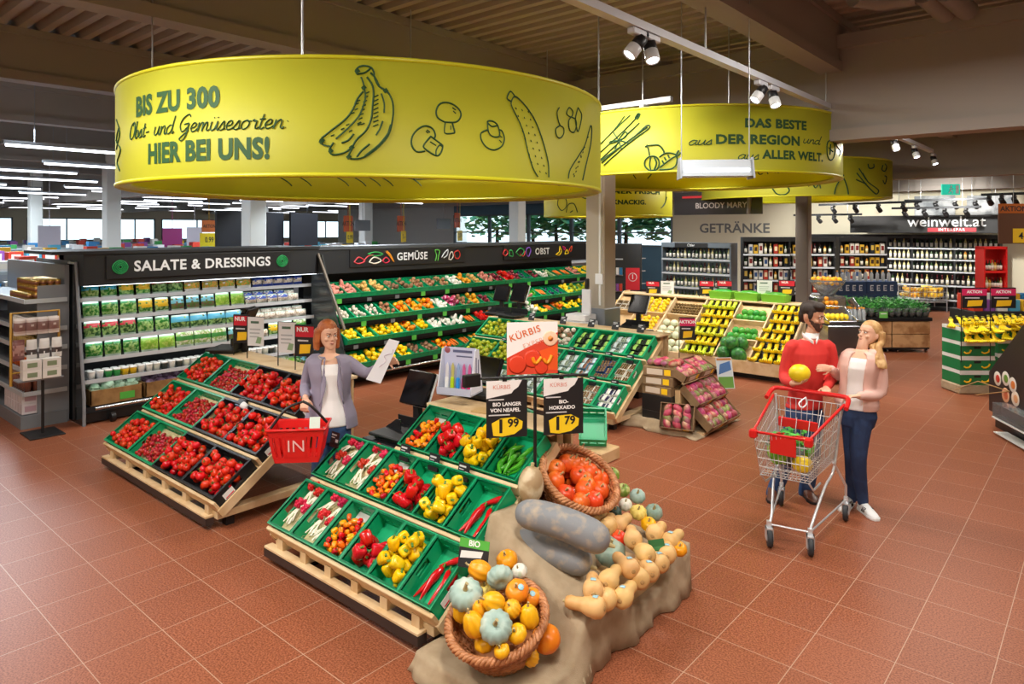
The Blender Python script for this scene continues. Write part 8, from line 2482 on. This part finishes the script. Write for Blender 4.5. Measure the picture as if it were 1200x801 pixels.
def tagcard(M, label, txt=('', ''), g='black price tags'):
 """small black slate tag on a clip"""
 t = thing('price_tag', label, 'price tag', M, g)
 put('slate', MB().cbox(-.055, -.042, -.003, .055, .042, 0, .001).mesh('slate', mat('slate', '#1b1d20', .5)), t)
 put('writing', MB().box(-.045, .014, .0002, .02, .026, .001).box(-.045, -.004, .0002, .0, .002, .001).box(.012, -.034, .0002, .046, -.01, .001).mesh('writing', mat('chalk', '#c9cccd', .7)), t)
 put('clip', MB().box(-.05, -.075, -.012, .05, -.042, .006).mesh('clip', BLACK), t)
 return t
def ontop(c, i, x, v=-.01, n=.02): return c(i, x) @ T(0, v, n + .1)
# clips and tags along the lips
for k, x in enumerate((-4.15 + .1, -4.15 + .42, -4.15 + .72)):
 tagcard(c2(2, x + .05) @ T(0, -.04, .13) @ RX(.75), 'black slate tag on the top lip of the pepper stand, %s from the left' % ORD[k], g='slate tags of the pepper stand')
tagcard(c2(1, -4.68) @ T(-.02, .3, .2) @ RX(.75), 'black slate tag at the left end of the pepper stand, behind the basket', g='slate tags of the pepper stand')
k = 0
for i in range(3):
 for x in (-6.9, -6.3, -5.65, -5.35, -5.05, -4.72):
  if i == 0: continue
  tagcard(c3(i, x) @ T(0, -.05, .13) @ RX(.75), 'black slate tag on the %s lip of the apple stand, %s' % (TIER[i], ORD[k % 6]), g='slate tags of the apple stand')
  k += 1
for k, x in enumerate((-6.7, -6.1, -5.6, -5.2, -4.8)):
 tagcard(T(x, s3yt + .02, s3zt + .09) @ RX(1.1), 'black slate tag standing on the top board of the apple stand, %s' % ORD[k], g='slate tags of the apple stand')
# scanner-like tag holder on the tomato stand
t = thing('label_device', 'small black and white label device on the middle lip of the tomato stand', 'device', c1(2, -6.3) @ T(0, -.06, .13) @ SC(1.3))
put('body', MB().cbox(-.06, -.03, -.02, .03, .03, .02, .008).mesh('body', BLACK), t)
put('disc', MB().lathe([(0, -.02), (.03, -.02), (.033, 0), (.03, .02), (0, .02)], 16, 0, T(.05, -.02, .0) @ RX(PI / 2)).mesh('disc', lm('#e4e8ea')), t)
put('screen', MB().cbox(-.055, -.034, -.012, .0, -.03, .014, .001).mesh('screen', lm('#6f9fc4')), t)
# tomato stand: scale and upright signs on the top board
scale(T(-7.62, s1yt + .12, s1zt + .008) @ RZ(-.9), 'black produce scale on the left end of the tomato stand', False)
for k, (x, kind) in enumerate(((-7.28, 'nur'), (-6.98, 'white'), (-6.35, 'white'), (-6.03, 'nur'))):
 poster(face((x, s1yt + .1, s1zt + .3), (1, .5, 0), (0, 0, 1)), .2, .31, kind, '%s sign on the tomato stand, %s from the left' % ('black and red price' if kind == 'nur' else 'white text', ORD[k]), .15)
# pepper stand: scales beside it, pencil box, price signs
tb = thing('scale_table', 'black low table for the scales beside the pepper stand', 'table', T(-4.42, 3.78, 0))
put('table_top', MB().cbox(-.26, -.3, .70, .25, .3, .74, .006).mesh('table_top', BLACK), tb)
for sx in (-.22, .2):
 for sy in (-.26, .26):
  put('leg', MB().box(sx - .015, sy - .015, 0, sx + .015, sy + .015, .7).mesh('leg', BLACK), tb)
scale(T(-4.42, 3.68, .742) @ RZ(.05), 'black produce scale with white screen cover beside the pepper stand')
sb_ = thing('produce_scale', 'black scale behind the acrylic knife box on the pepper stand', 'scale', T(-3.98, s2yt + .42, s2zt + .01) @ RZ(.1), 'produce scales')
tb2 = tag(MB().cbox(-4.15, s2yt + .305, 0, -3.75, s2yt + .6, s2zt + .006, .01).build('scale_pedestal', DARKM), 'dark pedestal behind the pepper stand carrying a scale', 'pedestal')
put('tray', MB().cbox(-.16, -.12, 0, .16, .12, .04, .008).mesh('tray', BLACK), sb_)
put('screen', MB().cbox(-.13, -.02, -.12, .13, .03, .12, .01, 0, T(0, .08, .2) @ RX(-.5)).mesh('screen', mat('screen_black', '#101114', .15)), sb_)
# acrylic stand of coloured pencils
Q = T(-3.93, s2yt + .12, s2zt + .01) @ RZ(.32)
ACR = mat('pale_acrylic', '#c9d3ea', .2, alpha=.75)
t = thing('pencil_display', 'pale acrylic display box of coloured knives on the pepper stand', 'display box', Q)
put('base', MB().cbox(-.15, -.11, .09, .15, .11, .105, .003).box(-.15, -.11, .105, .15, -.105, .15).mesh('base', ACR), t)
put('side_panel', MB().prism([(-.11, .105), (.11, .105), (.04, .44), (-.02, .44)], .14, .15, 0, Matrix(((0, 0, 1, 0), (1, 0, 0, 0), (0, 1, 0, 0), (0, 0, 0, 1)))).mesh('side_panel', lm('#dfe4f2')), t)
put('side_panel', MB().prism([(-.11, .105), (.11, .105), (.04, .44), (-.02, .44)], -.15, -.14, 0, Matrix(((0, 0, 1, 0), (1, 0, 0, 0), (0, 1, 0, 0), (0, 0, 0, 1)))).mesh('side_panel', lm('#dfe4f2')), t)
put('back_board', MB().loft([[(-.14, .0, .105), (.14, .0, .105), (.14, .01, .105), (-.14, .01, .105)], [(-.14, .0, .45), (.14, .0, .45), (.14, .01, .45), (-.14, .01, .45)]], 0, None, True, False).mesh('back_board', lm('#c3c8e4')), t)
put('portrait', MB().lathe([(0, 0), (.024, 0), (.026, -.002)], 16, 0, T(-.11, -.0015, .425) @ RX(PI / 2)).lathe([(0, 0), (.022, 0), (.024, -.002)], 16, 0, T(.1515, -.04, .18) @ RY(PI / 2)).mesh('portrait', lm('#9a5560')), t)
put('writing', MB().box(-.06, -.002, .41, .11, 0, .43).box(-.03, -.002, .375, .11, 0, .385).box(.1502, .02, .15, .152, .035, .36).box(.1502, -.02, .22, .152, -.005, .38).mesh('writing', lm('#5d6488')), t)
for k, (c_, n_) in enumerate((('#f2f2f2', 'white'), ('#b6d419', 'lime green'), ('#1e8fe0', 'blue'), ('#e21380', 'pink'), ('#d81470', 'second pink'))):
 o = thing('peeler_knife', '%s knife standing in the acrylic display box' % n_, 'knife', Q @ T(-.1 + .05 * k, -.04, .107) @ RX(-.1), 'coloured knives in the display box')
 put('grip', MB().cbox(-.016, -.008, 0, .016, .008, .11, .005).mesh('grip', lm(c_)), o)
 put('blade', MB().prism([(-.013, .11), (.013, .11), (.013, .19), (.0, .225), (-.013, .2)], -.002, .002, 0, RX(PI / 2) @ SC(1, 1, -1)).mesh('blade', lm({'#f2f2f2': '#d8d8de', '#b6d419': '#b9b46a', '#1e8fe0': '#8aa6cf', '#e21380': '#c95c96', '#d81470': '#c95c96'}[c_])), o)
for k, (dx, a) in enumerate(((.0, .1), (.22, -.2))):
 tag(MB().cbox(-.1, -.07, 0, .1, .07, .006, .002).build('folded_paper', lm('#c9a56c'), None, T(-3.62 + dx * .8, s2yt + .1, s2zt + .01 + .007 * k) @ RZ(a)), 'brown paper sheet on the top board of the pepper stand, %s one' % ('left', 'right')[k], 'paper')
tagcard(T(-3.4, s2yt + .06, s2zt + .11) @ RX(1.2) @ SC(1.5), 'big black slate tag on the top board left of the price signs', g='slate tags of the pepper stand')
# pole with KÜRBIS picture board and two price boards
pp = on_x(627, 441, -2.87)
t = thing('sign_pole', 'black pole with cross bar carrying the pumpkin signs', 'sign stand', T(-2.87, pp.y, 0))
ztop = pp.z
put('pole', MB().tube([(0, 0, .3), (0, 0, ztop)], .011, 8).mesh('pole', POLE), t)
u_ = Vector((.62, .78, 0)).normalized()
put('cross_bar', MB().tube([-u_ * .36 + Vector((0, 0, ztop)), u_ * .36 + Vector((0, 0, ztop))], .009, 6).mesh('cross_bar', POLE), t)
put('bar_end', MB().cbox(-.02, -.06, ztop - .05, .02, .06, ztop + .03, .005, 0, T(*(-u_ * .42)) @ RZ(-.3)).mesh('bar_end', POLE), t)
cpos = Vector((-2.87, pp.y, ztop))
nrm = u_.cross(Vector((0, 0, 1)))
Fc = face(cpos - u_ * .02 + nrm * .012 + Vector((0, 0, .19)), tuple(u_), (0, 0, 1))
t = card('picture_board', 'white and red pumpkin picture board KÜRBIS on the black pole', Fc, .34, .34, '#f1ece8',
   [('blob', [(-.17, -.17), (.17, -.17), (.17, .10), (.02, .03), (-.17, -.06)], '#d8452c'), ('blob', [(-.03, -.13), (.17, -.15), (.17, .02), (.05, -.02)], '#ea5a1e')], 'sign')
put('lettering', letter(MB(), 'KÜRBIS', .062, T(-.05, .095, .0025) @ RZ(.32), bold=.012, space=1.1).mesh('lettering', lm('#e0703a')), t)
put('sub_lettering', letter(MB(), 'EXPERTE', .045, T(.03, .04, .0025) @ RZ(.32), bold=-.008, space=1.15).mesh('sub_lettering', lm('#e8a58a')), t)
mb = MB()
for x, y, r_ in ((-.1, -.105, .062), (.0, -.07, .06), (.06, -.13, .045)):
 mb.lathe([(0, .004), (r_ * .8, .0035), (r_, .002)], 18, 0, T(x, y, .0005))
put('pumpkin_picture', mb.mesh('pumpkin_picture', lm('#e2452a')), t)
put('slice_picture', MB().lathe([(0, .006), (.045, .0055), (.05, .004)], 18, 0, T(.12, .06, .0005)).lathe([(0, .0075), (.018, .007)], 12, 1, T(.12, .06, .0005)).tube(arc([(.0, -.06, .007), (.02, -.1, .007), (.06, -.06, .007)], 4), .012, 4, 2).tube(arc([(.07, -.07, .007), (.1, -.1, .007), (.13, -.05, .007)], 4), .012, 4, 2).mesh('slice_picture', [lm('#f3c9a8'), lm('#e88a3c'), lm('#f59a20')]), t)
def offer(Fm, l1, l2, price, label):
 t = card('price_board', label, Fm, .27, .37, '#1a191b', [('blob', [(-.135, .185), (.10, .185), (.075, .14), (.045, .12), (.03, .10), (-.135, .07)], '#ece7e4'), (l1, .033, .0, .03, '#f4f2f0', .028), (l2, .033, -.01, -.008, '#f4f2f0', .028),
    ('blob', [(-.09, -.17), (-.03, -.178), (.05, -.165), (.1, -.13), (.105, -.085), (.05, -.055), (-.04, -.06), (-.1, -.09)], '#f6cf1e'), (price[0], .12, -.04, -.115, '#17171a', .035), (price[1], .075, .042, -.095, '#17171a', .03),
    ('rect', -.12, -.042, .02, -.034, '#cfcccb'), ('rect', -.12, .058, -.02, .066, '#cfcccb')], 'price sign', 'black pumpkin price boards')
 put('red_writing', letter(MB(), 'KÜRBIS', .036, T(-.035, .142, .0025), bold=.005).mesh('red_writing', lm('#d98a7a')), t)
 put('clip', MB().cbox(-.03, .18, -.01, .0, .205, .006, .002).mesh('clip', POLE), t)
offer(face(cpos - u_ * .19 + nrm * .012 - Vector((0, 0, .2)), tuple(u_), (0, 0, 1)), 'BIO LANGER', 'VON NEAPEL', ('1', '99'), 'black price board with 1.99 hanging left of the pole')
offer(face(cpos + u_ * .19 + nrm * .012 - Vector((0, 0, .2)), tuple(u_), (0, 0, 1)), 'BIO-', 'HOKKAIDO', ('1', '79'), 'black price board with 1.79 hanging right of the pole')
# empty green crate leaning behind the signs
Mg = T(-4.32, 6.05, .14) @ RZ(.6) @ RX(.7)
g_ = tag(put('produce_crate', CG3, None, Mg), 'empty green crate tilted behind the black price boards', 'crate')
tag(MB().cbox(-4.35, 6.0, 0, -4.0, 6.35, .13, .01).build('wooden_box', WOODD), 'low wooden box under the tilted crate behind the price boards', 'box')
# apple stand: scales and a white scale at the column
scale(T(-7.2, s3yt + .12, s3zt + .008), 'produce scale with white screen cover on the left of the apple stand')
scale(T(-7.5, s3yt + .14, s3zt + .008) @ RZ(.2) @ T(-.1, .1, 0), 'dark produce scale at the far left end of the apple stand', False, .9)
wsx = thing('white_scale', 'white printing scale with paper roll before the column', 'scale', T(-6.1, s3yt + .48, 0))
put('stand', MB().cbox(-.2, -.15, 0, .2, .15, s3zt + .02, .01).mesh('stand', lm('#d9dadc')), wsx)
put('head', MB().cbox(-.2, -.15, s3zt + .021, .16, .15, s3zt + .12, .01).mesh('head', lm('#e9eaec')), wsx)
put('panel', MB().cbox(.02, -.04, s3zt + .121, .18, .0, s3zt + .5, .01).mesh('panel', lm('#e3e5ea')), wsx)
put('handset', MB().cbox(.07, -.03, s3zt + .501, .13, .02, s3zt + .66, .01).mesh('handset', BLACK), wsx)
scale(T(-5.45, 8.98, .95), 'produce scale with white screen cover right of the column')
tag(MB().cbox(-5.7, 8.75, 0, -5.2, 9.2, .949, .01).build('scale_pedestal', DARKM), 'dark pedestal right of the column carrying a scale', 'pedestal')
# AKTION board by the mango boxes, leaning pictures and net baskets
p = on_z(780, 384, .98)
poster(face((-4.33, 8.55, 1.12), (1, .7, 0), (0, 0, 1)), .2, .3, 'aktion', 'black AKTION sign on a pole behind the mango boxes', .7)
t = card('leaning_picture', 'colourful picture board leaning behind the mango boxes', face((-4.0, 9.0, .5), (.75, .65, 0), (-.25, .2, 1)), .22, .42, '#d9e4ea', [('rect', -.1, -.2, .1, -.05, '#6aa23c'), ('blob', [(-.09, -.02), (.09, .04), (.08, .16), (-.06, .12)], '#4a78b8'), ('rect', -.1, .17, .1, .2, '#c9823c')], 'picture board')
tag(MB().box(-.02, -.25, 0, .02, .25, .62).build('wooden_board', WOOD, None, T(-4.4, 8.95, .02) @ RY(-.35)), 'wooden board leaning behind the mango boxes', 'board')
tag(MB().cbox(-.07, -.05, 0, .07, .05, .12, .01).build('floor_block', BLACK, None, T(-2.55, 4.75, 0) @ RZ(.5)), 'small black block on the floor behind the pumpkins', 'block')
# round black base of a stool under the tomato stand side
t = thing('round_stand', 'round black pole base on the floor between the two front stands', 'stand', T(-5.15, 4.15, 0))
put('base', MB().lathe([(0, 0), (.22, 0), (.22, .015), (.03, .03), (0, .03)], 24).mesh('base', BLACK), t)
put('pole', MB().tube([(0, 0, .03), (0, 0, .62)], .012, 8).mesh('pole', BLACK), t)
# a half-empty green crate between the stands
tag(put('produce_crate', CG3, None, T(-4.22, 4.52, .55) @ RZ(-.3) @ RX(.5)), 'empty green crate behind the scale of the pepper stand', 'crate')
tag(MB().cbox(-4.25, 4.45, 0, -3.85, 4.85, .53, .01).build('wooden_box', WOODD), 'wooden box under the empty green crate', 'box')

# ------------------------------------------------------------------ trees beyond the back windows
TLEAF = mat('tree_leaves', '#5aa88a', .6, var=.2, spots=('#8cc07a', 3, .4, .6))
def tree(seed):
 r = random.Random(seed)
 mb = MB()
 for k in range(600):
  a, e = r.uniform(0, 6.28), r.uniform(-.6, 1.5)
  d = r.uniform(.6, 1.9)
  c = Vector((math.cos(a) * math.cos(e) * d, math.sin(a) * math.cos(e) * d, 3.0 + math.sin(e) * d * 1.1))
  s_ = r.uniform(.16, .38)
  b = r.uniform(0, 6.28)
  u = Vector((math.cos(b), math.sin(b), r.uniform(-.5, .5))) * s_
  v = Vector((-math.sin(b), math.cos(b), r.uniform(-.6, .6))) * s_
  mb.add([c - u, c + v * .6, c + u, c - v * .6], [(0, 1, 2, 3)])
 return mb.mesh('foliage', TLEAF)
tm = [tree(1), tree(2)]
tk = MB().tube([(0, 0, 0), (.05, 0, 1.4), (0, .05, 2.8)], [.16, .12, .07], 8).mesh('trunk', mat('bark', '#5a4a3a', .9))
for k in range(7):
 t = thing('tree', 'leafy tree outside the back windows, %s from the left' % ORD[k], 'tree', T(-26 + 2.1 * k, 28.5 + .6 * (k % 2), 0) @ RZ(k), 'trees outside the windows')
 put('trunk', tk, t); put('foliage', tm[k % 2], t)
